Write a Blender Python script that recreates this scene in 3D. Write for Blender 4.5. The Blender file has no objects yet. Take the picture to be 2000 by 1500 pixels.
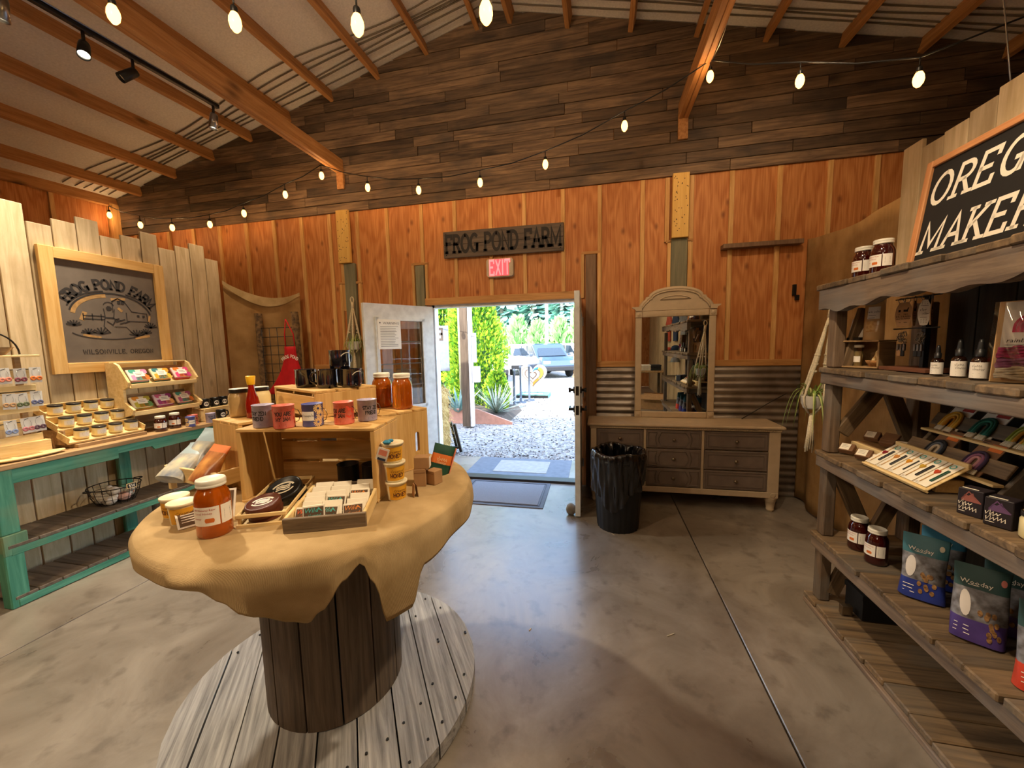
import bpy, bmesh, math, random
from mathutils import Vector, Matrix, Euler
RND = random.Random(11)
SC = bpy.context.scene
COL = SC.collection
PI = math.pi
rad = math.radians
# ------------------------------------------------------------------ camera
cd = bpy.data.cameras.new('camera'); cd.sensor_width = 36; cd.lens = 13.5; cd.clip_start = .02; cd.clip_end = 400
cam = bpy.data.objects.new('camera', cd); COL.objects.link(cam)
ax = [Vector((.9766, .2139, -.0217)), Vector((-.0004, .1023, .99475)), Vector((.2150, -.9715, .1000))]
m = Matrix.Identity(4)
for i in range(3):
    for j in range(3): m[j][i] = ax[i][j]
m.translation = (0, 0, 1.53); cam.matrix_world = m
SC.camera = cam
# ------------------------------------------------------------------ world, sun, exposure
vs = SC.view_settings
SC.display_settings.display_device = 'sRGB'
vs.view_transform = 'Standard'; vs.look = 'None'; vs.gamma = 1; vs.use_curve_mapping = False; vs.exposure = .25
W = bpy.data.worlds.new('sky'); SC.world = W; W.use_nodes = True
nt = W.node_tree; nt.nodes.clear()
sk = nt.nodes.new('ShaderNodeTexSky'); sk.sky_type = 'NISHITA'; sk.sun_disc = False
sk.sun_elevation = rad(50); sk.sun_rotation = rad(200); sk.air_density = 1.2; sk.dust_density = 1.5
bg = nt.nodes.new('ShaderNodeBackground'); bg.inputs[1].default_value = 2.0
wo = nt.nodes.new('ShaderNodeOutputWorld')
nt.links.new(sk.outputs[0], bg.inputs[0]); nt.links.new(bg.outputs[0], wo.inputs[0])
def light(kind, name, loc, energy, color, target=None, size=.1, spot=None, blend=.85):
    L = bpy.data.lights.new(name, kind); L.energy = energy; L.color = color
    if kind == 'SUN': L.angle = size
    elif kind == 'AREA': L.size = size
    else: L.shadow_soft_size = size
    if spot: L.spot_size = rad(spot); L.spot_blend = blend
    o = bpy.data.objects.new(name, L); COL.objects.link(o); o.location = loc
    if target is not None:
        o.rotation_euler = (Vector(target) - Vector(loc)).to_track_quat('-Z', 'Y').to_euler()
    return o
WARM = (1, .73, .45); WARM2 = (1, .78, .53); NEUT = (1, .86, .66)
light('SUN', 'sun', (0, -5, 20), 11, (1, .95, .86), target=(3, 10.5, 0), size=.01)
# track lamps (heads built further down); beams behind the camera are added fill
light('SPOT', 'lamp_beam', (-3.42, 1.72, 3.55), 45, WARM2, (-3.8, 1.9, 1.2), .06, 85)
light('SPOT', 'lamp_beam', (-3.38, 2.2, 3.5), 400, NEUT, (-2.2, .8, 0), .06, 110)
light('SPOT', 'lamp_beam', (-3.38, 3.05, 3.55), 62, WARM2, (-3.8, 2.9, 1.4), .06, 85)
light('SPOT', 'lamp_beam', (1.0, 1.2, 3.6), 290, WARM2, (-1.2, 1.4, .9), .05, 60)
light('SPOT', 'lamp_beam', (-.1, .9, 3.7), 230, WARM2, (1.6, 1.9, 1.15), .06, 50)
light('SPOT', 'lamp_beam', (-1.0, -.6, 3.7), 230, WARM, (-1.4, 4.1, 2.8), .1, 68)  # added behind the camera to light the gable
light('SPOT', 'lamp_beam', (-2.6, -.4, 3.6), 150, WARM, (-2.0, .8, 0), .1, 120)  # added behind the camera to brighten the left floor
light('SPOT', 'lamp_beam', (1.0, 2.2, 3.7), 55, WARM, (1.5, 4.1, 2.3), .1, 84)
light('SPOT', 'lamp_beam', (.2, -2.0, 3.7), 90, WARM2, (1.75, -2.2, 1.4), .06, 90)  # added unseen lamp, brightens the rear boards reflected in the mirror
light('POINT', 'rear_fill', (-1.5, -2.5, 3.0), 35, WARM2, size=.25)  # unseen fill added behind the camera, no pendant hangs here
light('POINT', 'rear_fill', (.3, -1.0, 3.2), 14, WARM2, size=.25)
# ------------------------------------------------------------------ materials
def lin(h):
    h = h.lstrip('#'); c = [int(h[i:i+2], 16) / 255 for i in (0, 2, 4)]
    return tuple(x / 12.92 if x <= .04045 else ((x + .055) / 1.055) ** 2.4 for x in c) + (1,)
def base(name):
    mt = bpy.data.materials.new(name); mt.use_nodes = True
    return mt, mt.node_tree.nodes, mt.node_tree.links, mt.node_tree.nodes['Principled BSDF']
def M(name, hx, rough=.55, metal=0, trans=0, ior=1.45, emit=0, emc=None, var=.08, sc=14, bump=0, spec=.5, coat=0, sss=0, mottle=None):
    mt, N, L, p = base(name)
    p.inputs['Roughness'].default_value = rough; p.inputs['Metallic'].default_value = metal
    p.inputs['Transmission Weight'].default_value = trans; p.inputs['IOR'].default_value = ior
    p.inputs['Specular IOR Level'].default_value = spec; p.inputs['Coat Weight'].default_value = coat
    if sss: p.inputs['Subsurface Weight'].default_value = sss; p.inputs['Subsurface Radius'].default_value = (.02, .01, .005)
    c = lin(hx)
    tc = N.new('ShaderNodeTexCoord'); nz = N.new('ShaderNodeTexNoise'); nz.inputs['Scale'].default_value = sc; nz.inputs['Detail'].default_value = 4
    L.new(tc.outputs['Object'], nz.inputs['Vector'])
    rp = N.new('ShaderNodeValToRGB'); rp.color_ramp.elements[0].position = .3; rp.color_ramp.elements[1].position = .7
    a = lin(mottle) if mottle else tuple(x * (1 - var * 2) for x in c[:3]) + (1,)
    b = c if mottle else tuple(min(1, x * (1 + var)) for x in c[:3]) + (1,)
    rp.color_ramp.elements[0].color = a; rp.color_ramp.elements[1].color = b
    L.new(nz.outputs['Fac'], rp.inputs[0]); L.new(rp.outputs[0], p.inputs['Base Color'])
    if bump:
        bp = N.new('ShaderNodeBump'); bp.inputs['Strength'].default_value = bump; bp.inputs['Distance'].default_value = .004
        L.new(nz.outputs['Fac'], bp.inputs['Height']); L.new(bp.outputs[0], p.inputs['Normal'])
    if emit:
        p.inputs['Emission Color'].default_value = lin(emc or hx); p.inputs['Emission Strength'].default_value = emit
    return mt
def wood(name, dark, light_, axis='X', sc=1.0, rough=.65, var=.25, knots=0, bump=.25, blotch=None, blot=.5, fine=16, pos=(.32, .68)):
    """grain runs along `axis` of the mesh; every object gets its own offset and tone"""
    mt, N, L, p = base(name); p.inputs['Roughness'].default_value = rough; p.inputs['Specular IOR Level'].default_value = .35
    tc = N.new('ShaderNodeTexCoord'); oi = N.new('ShaderNodeObjectInfo')
    mul = N.new('ShaderNodeMath'); mul.operation = 'MULTIPLY'; mul.inputs[1].default_value = 47
    L.new(oi.outputs['Random'], mul.inputs[0])
    add = N.new('ShaderNodeVectorMath'); add.operation = 'ADD'
    L.new(tc.outputs['Object'], add.inputs[0]); L.new(mul.outputs[0], add.inputs[1])
    mp = N.new('ShaderNodeMapping'); s = [fine * sc] * 3; s['XYZ'.index(axis)] = 1.1 * sc; mp.inputs['Scale'].default_value = s
    L.new(add.outputs[0], mp.inputs['Vector'])
    nz = N.new('ShaderNodeTexNoise'); nz.inputs['Scale'].default_value = 2.2; nz.inputs['Detail'].default_value = 7; nz.inputs['Roughness'].default_value = .62; nz.inputs['Distortion'].default_value = .6
    L.new(mp.outputs[0], nz.inputs['Vector'])
    rp = N.new('ShaderNodeValToRGB'); e = rp.color_ramp.elements; e[0].position, e[1].position = pos; e[0].color = lin(dark); e[1].color = lin(light_)
    L.new(nz.outputs['Fac'], rp.inputs[0]); out = rp.outputs[0]
    def mix(fac, a, colr, mode='MIX'):
        mx = N.new('ShaderNodeMix'); mx.data_type = 'RGBA'; mx.blend_type = mode
        L.new(fac, mx.inputs[0]); L.new(a, mx.inputs[6]); mx.inputs[7].default_value = colr
        return mx.outputs[2]
    if blotch:
        n2 = N.new('ShaderNodeTexNoise'); n2.inputs['Scale'].default_value = 2.4 * sc; n2.inputs['Detail'].default_value = 5
        L.new(add.outputs[0], n2.inputs['Vector'])
        r2 = N.new('ShaderNodeValToRGB'); r2.color_ramp.elements[0].position = .5; r2.color_ramp.elements[1].position = .68
        r2.color_ramp.elements[1].color = (blot,) * 3 + (1,)
        L.new(n2.outputs['Fac'], r2.inputs[0]); out = mix(r2.outputs[0], out, lin(blotch))
    if knots:
        m2 = N.new('ShaderNodeMapping'); k = [knots] * 3; k['XYZ'.index(axis)] = knots * .45; m2.inputs['Scale'].default_value = k
        L.new(add.outputs[0], m2.inputs['Vector'])
        vo = N.new('ShaderNodeTexVoronoi'); vo.inputs['Scale'].default_value = 1; L.new(m2.outputs[0], vo.inputs['Vector'])
        r3 = N.new('ShaderNodeValToRGB'); r3.color_ramp.elements[0].position = .03; r3.color_ramp.elements[0].color = (.85,) * 3 + (1,)
        r3.color_ramp.elements[1].position = .13; r3.color_ramp.elements[1].color = (0, 0, 0, 1)
        L.new(vo.outputs['Distance'], r3.inputs[0]); dk = lin(dark); out = mix(r3.outputs[0], out, tuple(x * .3 for x in dk[:3]) + (1,))
    hs = N.new('ShaderNodeHueSaturation')
    mr = N.new('ShaderNodeMapRange'); mr.inputs['To Min'].default_value = 1 - var; mr.inputs['To Max'].default_value = 1 + var * .8
    L.new(oi.outputs['Random'], mr.inputs['Value']); L.new(mr.outputs[0], hs.inputs['Value']); L.new(out, hs.inputs['Color'])
    L.new(hs.outputs[0], p.inputs['Base Color'])
    if bump:
        bp = N.new('ShaderNodeBump'); bp.inputs['Strength'].default_value = bump; bp.inputs['Distance'].default_value = .003
        L.new(nz.outputs['Fac'], bp.inputs['Height']); L.new(bp.outputs[0], p.inputs['Normal'])
    return mt
def weave(name, a, b, sc=800, rough=.95):
    mt, N, L, p = base(name); p.inputs['Roughness'].default_value = rough; p.inputs['Specular IOR Level'].default_value = .1
    tc = N.new('ShaderNodeTexCoord')
    outs = []
    for d in ('X', 'Y', 'Z'):
        w = N.new('ShaderNodeTexWave'); w.bands_direction = d; w.inputs['Scale'].default_value = sc / 6.28; w.inputs['Distortion'].default_value = 1.5; w.inputs['Detail'].default_value = 1
        L.new(tc.outputs['Object'], w.inputs['Vector']); outs.append(w.outputs['Fac'])
    a1 = N.new('ShaderNodeMath'); a1.operation = 'MULTIPLY'; L.new(outs[0], a1.inputs[0]); L.new(outs[1], a1.inputs[1])
    a2 = N.new('ShaderNodeMath'); a2.operation = 'ADD'; a2.operation = 'MULTIPLY_ADD'; a2.inputs[1].default_value = .12; L.new(outs[2], a2.inputs[0]); L.new(a1.outputs[0], a2.inputs[2])
    nz = N.new('ShaderNodeTexNoise'); nz.inputs['Scale'].default_value = 6; nz.inputs['Detail'].default_value = 5; L.new(tc.outputs['Object'], nz.inputs['Vector'])
    a3 = N.new('ShaderNodeMath'); a3.operation = 'MULTIPLY_ADD'; a3.inputs[1].default_value = .11; L.new(a2.outputs[0], a3.inputs[0]); L.new(nz.outputs['Fac'], a3.inputs[2])
    rp = N.new('ShaderNodeValToRGB'); rp.color_ramp.elements[0].position = .35; rp.color_ramp.elements[1].position = .85
    rp.color_ramp.elements[0].color = lin(a); rp.color_ramp.elements[1].color = lin(b)
    L.new(a3.outputs[0], rp.inputs[0]); L.new(rp.outputs[0], p.inputs['Base Color'])
    bp = N.new('ShaderNodeBump'); bp.inputs['Strength'].default_value = .35; bp.inputs['Distance'].default_value = .002
    L.new(a2.outputs[0], bp.inputs['Height']); L.new(bp.outputs[0], p.inputs['Normal'])
    return mt
def thin_glass(name, tint='ffffff', refl=.12):
    mt = bpy.data.materials.new(name); mt.use_nodes = True; N = mt.node_tree.nodes; L = mt.node_tree.links; N.clear()
    t = N.new('ShaderNodeBsdfTransparent'); t.inputs[0].default_value = lin(tint); g = N.new('ShaderNodeBsdfGlossy'); g.inputs['Roughness'].default_value = .02
    mx = N.new('ShaderNodeMixShader'); fr = N.new('ShaderNodeFresnel'); fr.inputs[0].default_value = 1.5
    o = N.new('ShaderNodeOutputMaterial')
    ad = N.new('ShaderNodeMath'); ad.operation = 'ADD'; ad.inputs[1].default_value = refl; L.new(fr.outputs[0], ad.inputs[0])
    L.new(ad.outputs[0], mx.inputs[0]); L.new(t.outputs[0], mx.inputs[1]); L.new(g.outputs[0], mx.inputs[2]); L.new(mx.outputs[0], o.inputs[0])
    return mt
# plywood: broad cathedral grain, football knots
def plywood(name, dark, light_):
    mt, N, L, p = base(name); p.inputs['Roughness'].default_value = .6; p.inputs['Specular IOR Level'].default_value = .3
    tc = N.new('ShaderNodeTexCoord')
    mp = N.new('ShaderNodeMapping'); mp.inputs['Scale'].default_value = (2.6, 2.6, .55); L.new(tc.outputs['Object'], mp.inputs['Vector'])
    n0 = N.new('ShaderNodeTexNoise'); n0.inputs['Scale'].default_value = 1.3; n0.inputs['Detail'].default_value = 3; L.new(mp.outputs[0], n0.inputs['Vector'])
    ml = N.new('ShaderNodeMath'); ml.operation = 'MULTIPLY'; ml.inputs[1].default_value = 70; L.new(n0.outputs['Fac'], ml.inputs[0])
    sn = N.new('ShaderNodeMath'); sn.operation = 'SINE'; L.new(ml.outputs[0], sn.inputs[0])
    n1 = N.new('ShaderNodeTexNoise'); n1.inputs['Scale'].default_value = 30; n1.inputs['Detail'].default_value = 5
    m1 = N.new('ShaderNodeMapping'); m1.inputs['Scale'].default_value = (3, 3, .12); L.new(tc.outputs['Object'], m1.inputs['Vector']); L.new(m1.outputs[0], n1.inputs['Vector'])
    ma = N.new('ShaderNodeMath'); ma.operation = 'MULTIPLY_ADD'; ma.inputs[1].default_value = .12; L.new(sn.outputs[0], ma.inputs[0]); L.new(n1.outputs['Fac'], ma.inputs[2])
    rp = N.new('ShaderNodeValToRGB'); rp.color_ramp.elements[0].position = .25; rp.color_ramp.elements[1].position = .72
    rp.color_ramp.elements[0].color = lin(dark); rp.color_ramp.elements[1].color = lin(light_); L.new(ma.outputs[0], rp.inputs[0])
    sx_ = N.new('ShaderNodeSeparateXYZ'); L.new(tc.outputs['Object'], sx_.inputs[0]); ad = N.new('ShaderNodeMath'); L.new(sx_.outputs[0], ad.inputs[0]); L.new(sx_.outputs[1], ad.inputs[1])
    cb = N.new('ShaderNodeCombineXYZ'); L.new(ad.outputs[0], cb.inputs[0]); L.new(sx_.outputs[2], cb.inputs[1])
    m2 = N.new('ShaderNodeMapping'); m2.inputs['Scale'].default_value = (3.4, 1.9, 1); L.new(cb.outputs[0], m2.inputs['Vector'])
    vo = N.new('ShaderNodeTexVoronoi'); vo.voronoi_dimensions = '2D'; vo.inputs['Scale'].default_value = 1; L.new(m2.outputs[0], vo.inputs['Vector'])
    r3 = N.new('ShaderNodeValToRGB'); r3.color_ramp.elements[0].position = .02; r3.color_ramp.elements[0].color = (.6, .6, .6, 1); r3.color_ramp.elements[1].position = .085; r3.color_ramp.elements[1].color = (0, 0, 0, 1)
    L.new(vo.outputs['Distance'], r3.inputs[0])
    mx = N.new('ShaderNodeMix'); mx.data_type = 'RGBA'; L.new(r3.outputs[0], mx.inputs[0]); L.new(rp.outputs[0], mx.inputs[6]); dk = lin(dark); mx.inputs[7].default_value = (dk[0] * .3, dk[1] * .25, dk[2] * .25, 1)
    L.new(mx.outputs[2], p.inputs['Base Color'])
    return mt
def concrete(name):
    mt, N, L, p = base(name)
    tc = N.new('ShaderNodeTexCoord')
    n0 = N.new('ShaderNodeTexNoise'); n0.inputs['Scale'].default_value = 1.7; n0.inputs['Detail'].default_value = 8; n0.inputs['Roughness'].default_value = .65; n0.inputs['Distortion'].default_value = .8; L.new(tc.outputs['Object'], n0.inputs['Vector'])
    rp = N.new('ShaderNodeValToRGB'); rp.color_ramp.elements[0].position = .3; rp.color_ramp.elements[1].position = .72
    rp.color_ramp.elements[0].color = lin('665c50'); rp.color_ramp.elements[1].color = lin('9c9386'); L.new(n0.outputs['Fac'], rp.inputs[0])
    n1 = N.new('ShaderNodeTexNoise'); n1.inputs['Scale'].default_value = 11; n1.inputs['Detail'].default_value = 6; L.new(tc.outputs['Object'], n1.inputs['Vector'])
    r1 = N.new('ShaderNodeValToRGB'); r1.color_ramp.elements[0].position = .56; r1.color_ramp.elements[1].position = .72; r1.color_ramp.elements[1].color = (.5, .5, .5, 1); L.new(n1.outputs['Fac'], r1.inputs[0])
    mx = N.new('ShaderNodeMix'); mx.data_type = 'RGBA'; L.new(r1.outputs[0], mx.inputs[0]); L.new(rp.outputs[0], mx.inputs[6]); mx.inputs[7].default_value = lin('4f463c')
    L.new(mx.outputs[2], p.inputs['Base Color'])
    mr = N.new('ShaderNodeMapRange'); mr.inputs['To Min'].default_value = .2; mr.inputs['To Max'].default_value = .4; p.inputs['Specular IOR Level'].default_value = .8; L.new(n0.outputs['Fac'], mr.inputs['Value']); L.new(mr.outputs[0], p.inputs['Roughness'])
    bp = N.new('ShaderNodeBump'); bp.inputs['Strength'].default_value = .12; bp.inputs['Distance'].default_value = .01; L.new(n0.outputs['Fac'], bp.inputs['Height']); L.new(bp.outputs[0], p.inputs['Normal'])
    return mt
mPly = plywood('plywood', 'a8632f', 'cb8a50')
mBat = wood('batten_pine', 'b98645', 'dcb074', 'Z', var=.12, bump=.1)
mBatX = wood('lintel_pine', 'a8743c', 'cd9a5e', 'X', var=.12, knots=5, bump=.1)
mBarn = wood('barn_board', '46362a', '846a50', 'X', var=.45, knots=2.2, blotch='3a3430', blot=.6, bump=.5)
mPur = wood('purlin_fir', '986436', 'c08c56', 'Y', var=.12, knots=3, bump=.1)
mBoard = wood('pale_pine_board', 'b39c74', 'd6c19c', 'Z', var=.16, knots=4.5, blotch='9a8460', blot=.5, bump=.15, fine=12)
mGreyPlank = wood('grey_spool_wood', '6a6969', 'b3b1ae', 'X', var=.14, knots=3, bump=.5, fine=22)
mStave = wood('dark_stave_wood', '453b31', '766656', 'Z', var=.16, bump=.4, fine=20)
mShelf = wood('weathered_shelf_wood', '4b3d2e', '866e50', 'X', var=.24, knots=4, blotch='6b675f', blot=.6, bump=.5)
mShelfY = wood('weathered_rail_wood', '52443a', '8a7662', 'Y', var=.14, knots=4, blotch='7d7a76', blot=.7, bump=.5)
mShelfZ = wood('weathered_post_wood', '4e3f31', '806a54', 'Z', var=.14, knots=4, blotch='77736c', blot=.7, bump=.5)
mDarkBk = wood('dark_back_board', '1f1c19', '37332d', 'Z', var=.3, blotch='5d6468', blot=.4, bump=.4)
mTeal = wood('teal_paint_worn', '357a63', '5f9f85', 'Y', var=.08, blotch='94895c', blot=.45, bump=.3)
mTealZ = wood('teal_paint_worn_upright', '32745d', '5a9a80', 'Z', var=.08, blotch='94895c', blot=.5, bump=.3)
mTop = wood('worn_table_plank', '8a6c47', 'b8966a', 'Y', var=.12, knots=3, bump=.3)
mLowPl = wood('dark_low_plank', '4f4438', '75685a', 'X', var=.14, bump=.4)
mCrate = wood('crate_pine', 'b98f4e', 'd9b273', 'X', var=.1, knots=3.2, bump=.12)
mCrateD = wood('crate_pine_end', 'b98f4e', 'd9b273', 'Z', var=.1, knots=3, bump=.12)
mPale = wood('pale_craft_wood', 'd3b274', 'edd39c', 'Y', var=.06, bump=.08)
mPaleX = wood('pale_craft_wood_across', 'd3b274', 'edd39c', 'X', var=.06, bump=.08)
mFrame = wood('yellow_frame_pine', 'cd9d55', 'e6bf7c', 'Z', var=.06, knots=2.5, bump=.1)
mFrameX = wood('yellow_frame_pine_rail', 'cd9d55', 'e6bf7c', 'X', var=.06, knots=2.5, bump=.1)
mFrameY = wood('yellow_frame_pine_across', 'cd9d55', 'e6bf7c', 'Y', var=.06, knots=2.5, bump=.1)
mGrey = wood('treated_post', '6c6a55', '8b8468', 'Z', var=.1, bump=.3)
mBrown = wood('brown_post', '6b5340', '8a6d54', 'Z', var=.1, bump=.3)
mPlate = wood('nailed_pine_plate', 'd0a04f', 'e2b868', 'Z', var=.05, bump=.1)
mRustTray = wood('grey_brown_tray', '55483a', '84725c', 'X', var=.1, bump=.6)
mConc = concrete('concrete_floor')
mFelt = M('ceiling_felt', 'dcd5cc', .95, var=.06, sc=60, bump=.15)
mBlack = M('black_metal', '151515', .4)
mSteel = M('brushed_steel', '9a9a98', .3, metal=1)
mZinc = M('corrugated_zinc', 'a8a198', .34, metal=.7, mottle='7c7268', sc=5)
mBurlap = weave('burlap', '9c8258', 'cbb083')
mBurlapD = weave('burlap_curtain', '8a6a42', 'b08c5c')
mWhitePt = M('white_paint', 'd9dcdb', .4)
mCream = M('cream_paint', 'bfaa8c', .5, var=.05)
mTaupe = M('taupe_paint', '77685d', .5, var=.08)
mKnob = M('pewter_knob', '8a7c68', .35, metal=.9)
mMirror = M('mirror_glass', 'e8eeee', .01, metal=1, var=0)
mPane = thin_glass('window_glass')
mClear = thin_glass('clear_plastic', refl=.06)
mBag = M('black_bag_film', '101014', .22, var=.1, coat=.4)
mBin = M('black_bin_plastic', '16181c', .5)
mHoney = M('honey_amber', 'c8620e', .06, trans=.55, var=.03, coat=.6)
mHoneyD = M('dark_jam', '3a0a06', .06, trans=.15, var=.05, coat=.8)
mLidW = M('white_lid', 'e3dfcf', .4)
mPaper = M('white_label', 'ece6da', .7, var=.02)
mInk = M('black_ink', '1c1a18', .7, var=0)
mInkG = M('grey_print', '77716a', .7, var=0)
mRed = M('red_print', 'b43a2c', .6, var=.03)
mOrange = M('orange_print', 'd5702a', .6, var=.05)
mYellow = M('yellow_tub', 'e2a52c', .45, var=.08)
mTub = M('tub_plastic', 'e9dcb8', .45, sss=.1)
mBrownInk = M('brown_print', '6b3f1c', .7, var=0)
mEnamel = M('navy_enamel', '0b0d18', .12, coat=1)
mWhite = M('white_gloss', 'e8e8e4', .35)
mKraft = M('kraft_card', 'a98258', .8, var=.08)
mKraftD = M('brown_card', '7c5a3e', .8, var=.08)
mGreenBag = M('green_bag_film', '1f4a38', .4, var=.15)
mTealC = M('teal_print', '4bb5a8', .6, var=0)
mBrownC = M('brown_card_print', '5d4632', .7)
mChoc = M('brown_tin', '5a2b1c', .4)
mWax = M('cream_wax', 'ead9a0', .35, var=.03, coat=.5)
mSignDark = M('sign_lettering', '2c2826', .8, var=0)
mBurnt = wood('dark_sign_board', '4b4038', '6d5d4e', 'X', var=.05, blotch='3a332d', blot=.6)
mSlate = M('grey_sign_panel', '6d6257', .7, var=.08, sc=9)
mBulb = M('bulb_glow', 'ffb04a', .2, emit=8, emc='ffac52', var=0)
mBulbOut = M('pale_outdoor_bulb', 'f2e6da', .2, var=0)
mLampFace = M('lamp_face', 'fff0d0', .3, emit=25, emc='fff0d0', var=0)
mExit = M('exit_red', 'e8505a', .4, emit=1.3, emc='ff3c48', var=0)
mSignBk = M('black_sign_face', '1b1a19', .75, var=.1)
mLetW = M('cream_letter', 'efe7d4', .6, var=0)
mFrOr = wood('orange_frame', 'b9794a', 'd69a66', 'Y', var=.05)
mFrOrZ = wood('orange_frame_upright', 'b9794a', 'd69a66', 'Z', var=.05)
mRope = M('cotton_rope', 'd9cbab', .9, var=.12, sc=120, bump=.4)
mPot = M('white_pot', 'd3cdc2', .5)
mLeaf = M('spider_leaf', '7f9a44', .5, var=.3, sc=20)
mLeafP = M('spider_leaf_pale', 'b9c278', .5, var=.15, sc=20)
mWire = M('rusty_wire', '2b241e', .6, metal=.5)
mPlush = M('white_plush', 'd5ccbd', 1, var=.15, sc=40, bump=.8)
mPlushP = M('pink_plush', 'd0a79a', 1, var=.15, sc=40, bump=.8)
mRedCloth = M('red_apron', 'c2121c', .8, var=.08)
mMat = M('grey_door_mat', '77767a', .9, var=.12, sc=200, bump=.5)
mFrOrX = wood('orange_frame_rail', 'b9794a', 'd69a66', 'X', var=.05)
mKraftL = M('light_kraft', 'c09a68', .8, var=.06)
mBasketW = M('wicker', 'a87844', .8, var=.3, sc=120, bump=.6)
# ------------------------------------------------------------------ geometry helpers
class G:
    """collects simple solids into one mesh"""
    def __init__(s): s.v = []; s.f = []; s.m = []; s.sm = []; s.T = None
    def add(s, vs_, fs, mi=0, smooth=False):
        b = len(s.v)
        for p in vs_:
            p = Vector(p)
            s.v.append(s.T @ p if s.T else p)
        for f in fs: s.f.append([b + i for i in f]); s.m.append(mi); s.sm.append(smooth)
        return s
    def box(s, c, d, mi=0, rot=None, ch=0):
        x, y, z = d[0] / 2, d[1] / 2, d[2] / 2
        if ch:
            k = min(ch, x * .8, y * .8, z * .8); bmx = bmesh.new(); bmesh.ops.create_cube(bmx, size=1)
            for v in bmx.verts: v.co = Vector((v.co.x * 2 * x, v.co.y * 2 * y, v.co.z * 2 * z))
            bmesh.ops.bevel(bmx, geom=bmx.edges[:], offset=k, segments=1, affect='EDGES', profile=.5)
            bmx.verts.index_update(); vv = [v.co.copy() for v in bmx.verts]; ff = [[v.index for v in f.verts] for f in bmx.faces]; bmx.free()
        else:
            vv = [Vector((i * x, j * y, k * z)) for i in (-1, 1) for j in (-1, 1) for k in (-1, 1)]
            ff = [(0, 1, 3, 2), (4, 6, 7, 5), (0, 4, 5, 1), (2, 3, 7, 6), (0, 2, 6, 4), (1, 5, 7, 3)]
        r = Euler(rot).to_matrix() if rot else None
        return s.add([(r @ q if r else q) + Vector(c) for q in vv], ff, mi)
    def lathe(s, prof, n=24, c=(0, 0, 0), mi=0, smooth=True, cap=True):
        vv = []; ff = []; k = len(prof)
        for i in range(n):
            a = 2 * PI * i / n
            for r, z in prof: vv.append((c[0] + r * math.cos(a), c[1] + r * math.sin(a), c[2] + z))
        for i in range(n):
            j = (i + 1) % n
            for q in range(k - 1): ff.append((i * k + q, j * k + q, j * k + q + 1, i * k + q + 1))
        s.add(vv, ff, mi, smooth)
        if cap:
            for q, rev in ((0, True), (k - 1, False)):
                if prof[q][0] > 1e-5:
                    r, z = prof[q]
                    ring = [(c[0] + r * math.cos(2 * PI * i / n), c[1] + r * math.sin(2 * PI * i / n), c[2] + z) for i in range(n)]
                    s.add(ring, [list(range(n))[::-1] if rev else list(range(n))], mi)
        return s
    def tube(s, pts, r, n=6, mi=0, closed=False, smooth=True):
        pts = [Vector(p) for p in pts]; k = len(pts); vv = []; ff = []; up = None
        for i, p in enumerate(pts):
            a = pts[i - 1] if (i or closed) else p; b = pts[(i + 1) % k] if (i < k - 1 or closed) else p
            t = (b - a)
            t = t.normalized() if t.length > 1e-9 else Vector((0, 0, 1))
            if up is None: up = t.orthogonal().normalized()
            up = (up - t * up.dot(t)); up = up.normalized() if up.length > 1e-6 else t.orthogonal().normalized()
            w = t.cross(up); rr = r[i] if isinstance(r, (list, tuple)) else r
            for q in range(n):
                an = 2 * PI * q / n; vv.append(p + (up * math.cos(an) + w * math.sin(an)) * rr)
        for i in range(k if closed else k - 1):
            j = (i + 1) % k
            for q in range(n): ff.append((i * n + q, i * n + (q + 1) % n, j * n + (q + 1) % n, j * n + q))
        if not closed: ff += [list(range(n))[::-1], [(k - 1) * n + q for q in range(n)]]
        return s.add(vv, ff, mi, smooth)
    def prism(s, poly, a, b, ax='Z', mi=0):
        """2-D outline pushed from a to b along an axis; outline axes are the other two in order"""
        n = len(poly)
        def P(u, v, w): return {'Z': (u, v, w), 'Y': (u, w, v), 'X': (w, u, v)}[ax]
        vv = [P(u, v, a) for u, v in poly] + [P(u, v, b) for u, v in poly]
        ff = [list(range(n))[::-1], [n + i for i in range(n)]] + [(i, (i + 1) % n, n + (i + 1) % n, n + i) for i in range(n)]
        if ax == 'Y': ff = [list(f)[::-1] for f in ff]
        return s.add(vv, ff, mi)
    def grid(s, fn, nu, nv, mi=0, smooth=True, wrap=False):
        vv = [fn(i / nu, j / nv) for i in range(nu + (0 if wrap else 1)) for j in range(nv + 1)]
        ff = []; k = nv + 1; R_ = nu + (0 if wrap else 1)
        for i in range(nu):
            for j in range(nv):
                i2 = (i + 1) % R_; ff.append((i * k + j, i2 * k + j, i2 * k + j + 1, i * k + j + 1))
        return s.add(vv, ff, mi, smooth)
    def arc(s, r, a0, a1, z0, z1, mi=0, n=10):
        """curved patch on a cylinder; angle 0 faces -Y"""
        return s.grid(lambda u, v: (r * math.sin(a0 + (a1 - a0) * u), -r * math.cos(a0 + (a1 - a0) * u), z0 + (z1 - z0) * v), n, 1, mi)
    def mesh(s, name, mats):
        me = bpy.data.meshes.new(name); me.from_pydata([tuple(v) for v in s.v], [], s.f)
        for q in (mats if isinstance(mats, (list, tuple)) else [mats]): me.materials.append(q)
        me.polygons.foreach_set('material_index', s.m); me.polygons.foreach_set('use_smooth', s.sm); me.update()
        return me
    def make(s, name, mats, parent=None, loc=(0, 0, 0), rot=(0, 0, 0)):
        return link(name, s.mesh(name, mats), parent, loc, rot)
def link(name, me, parent=None, loc=(0, 0, 0), rot=(0, 0, 0)):
    o = bpy.data.objects.new(name, me); COL.objects.link(o); o.location = loc; o.rotation_euler = rot
    if parent: o.parent = parent
    return o
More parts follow.
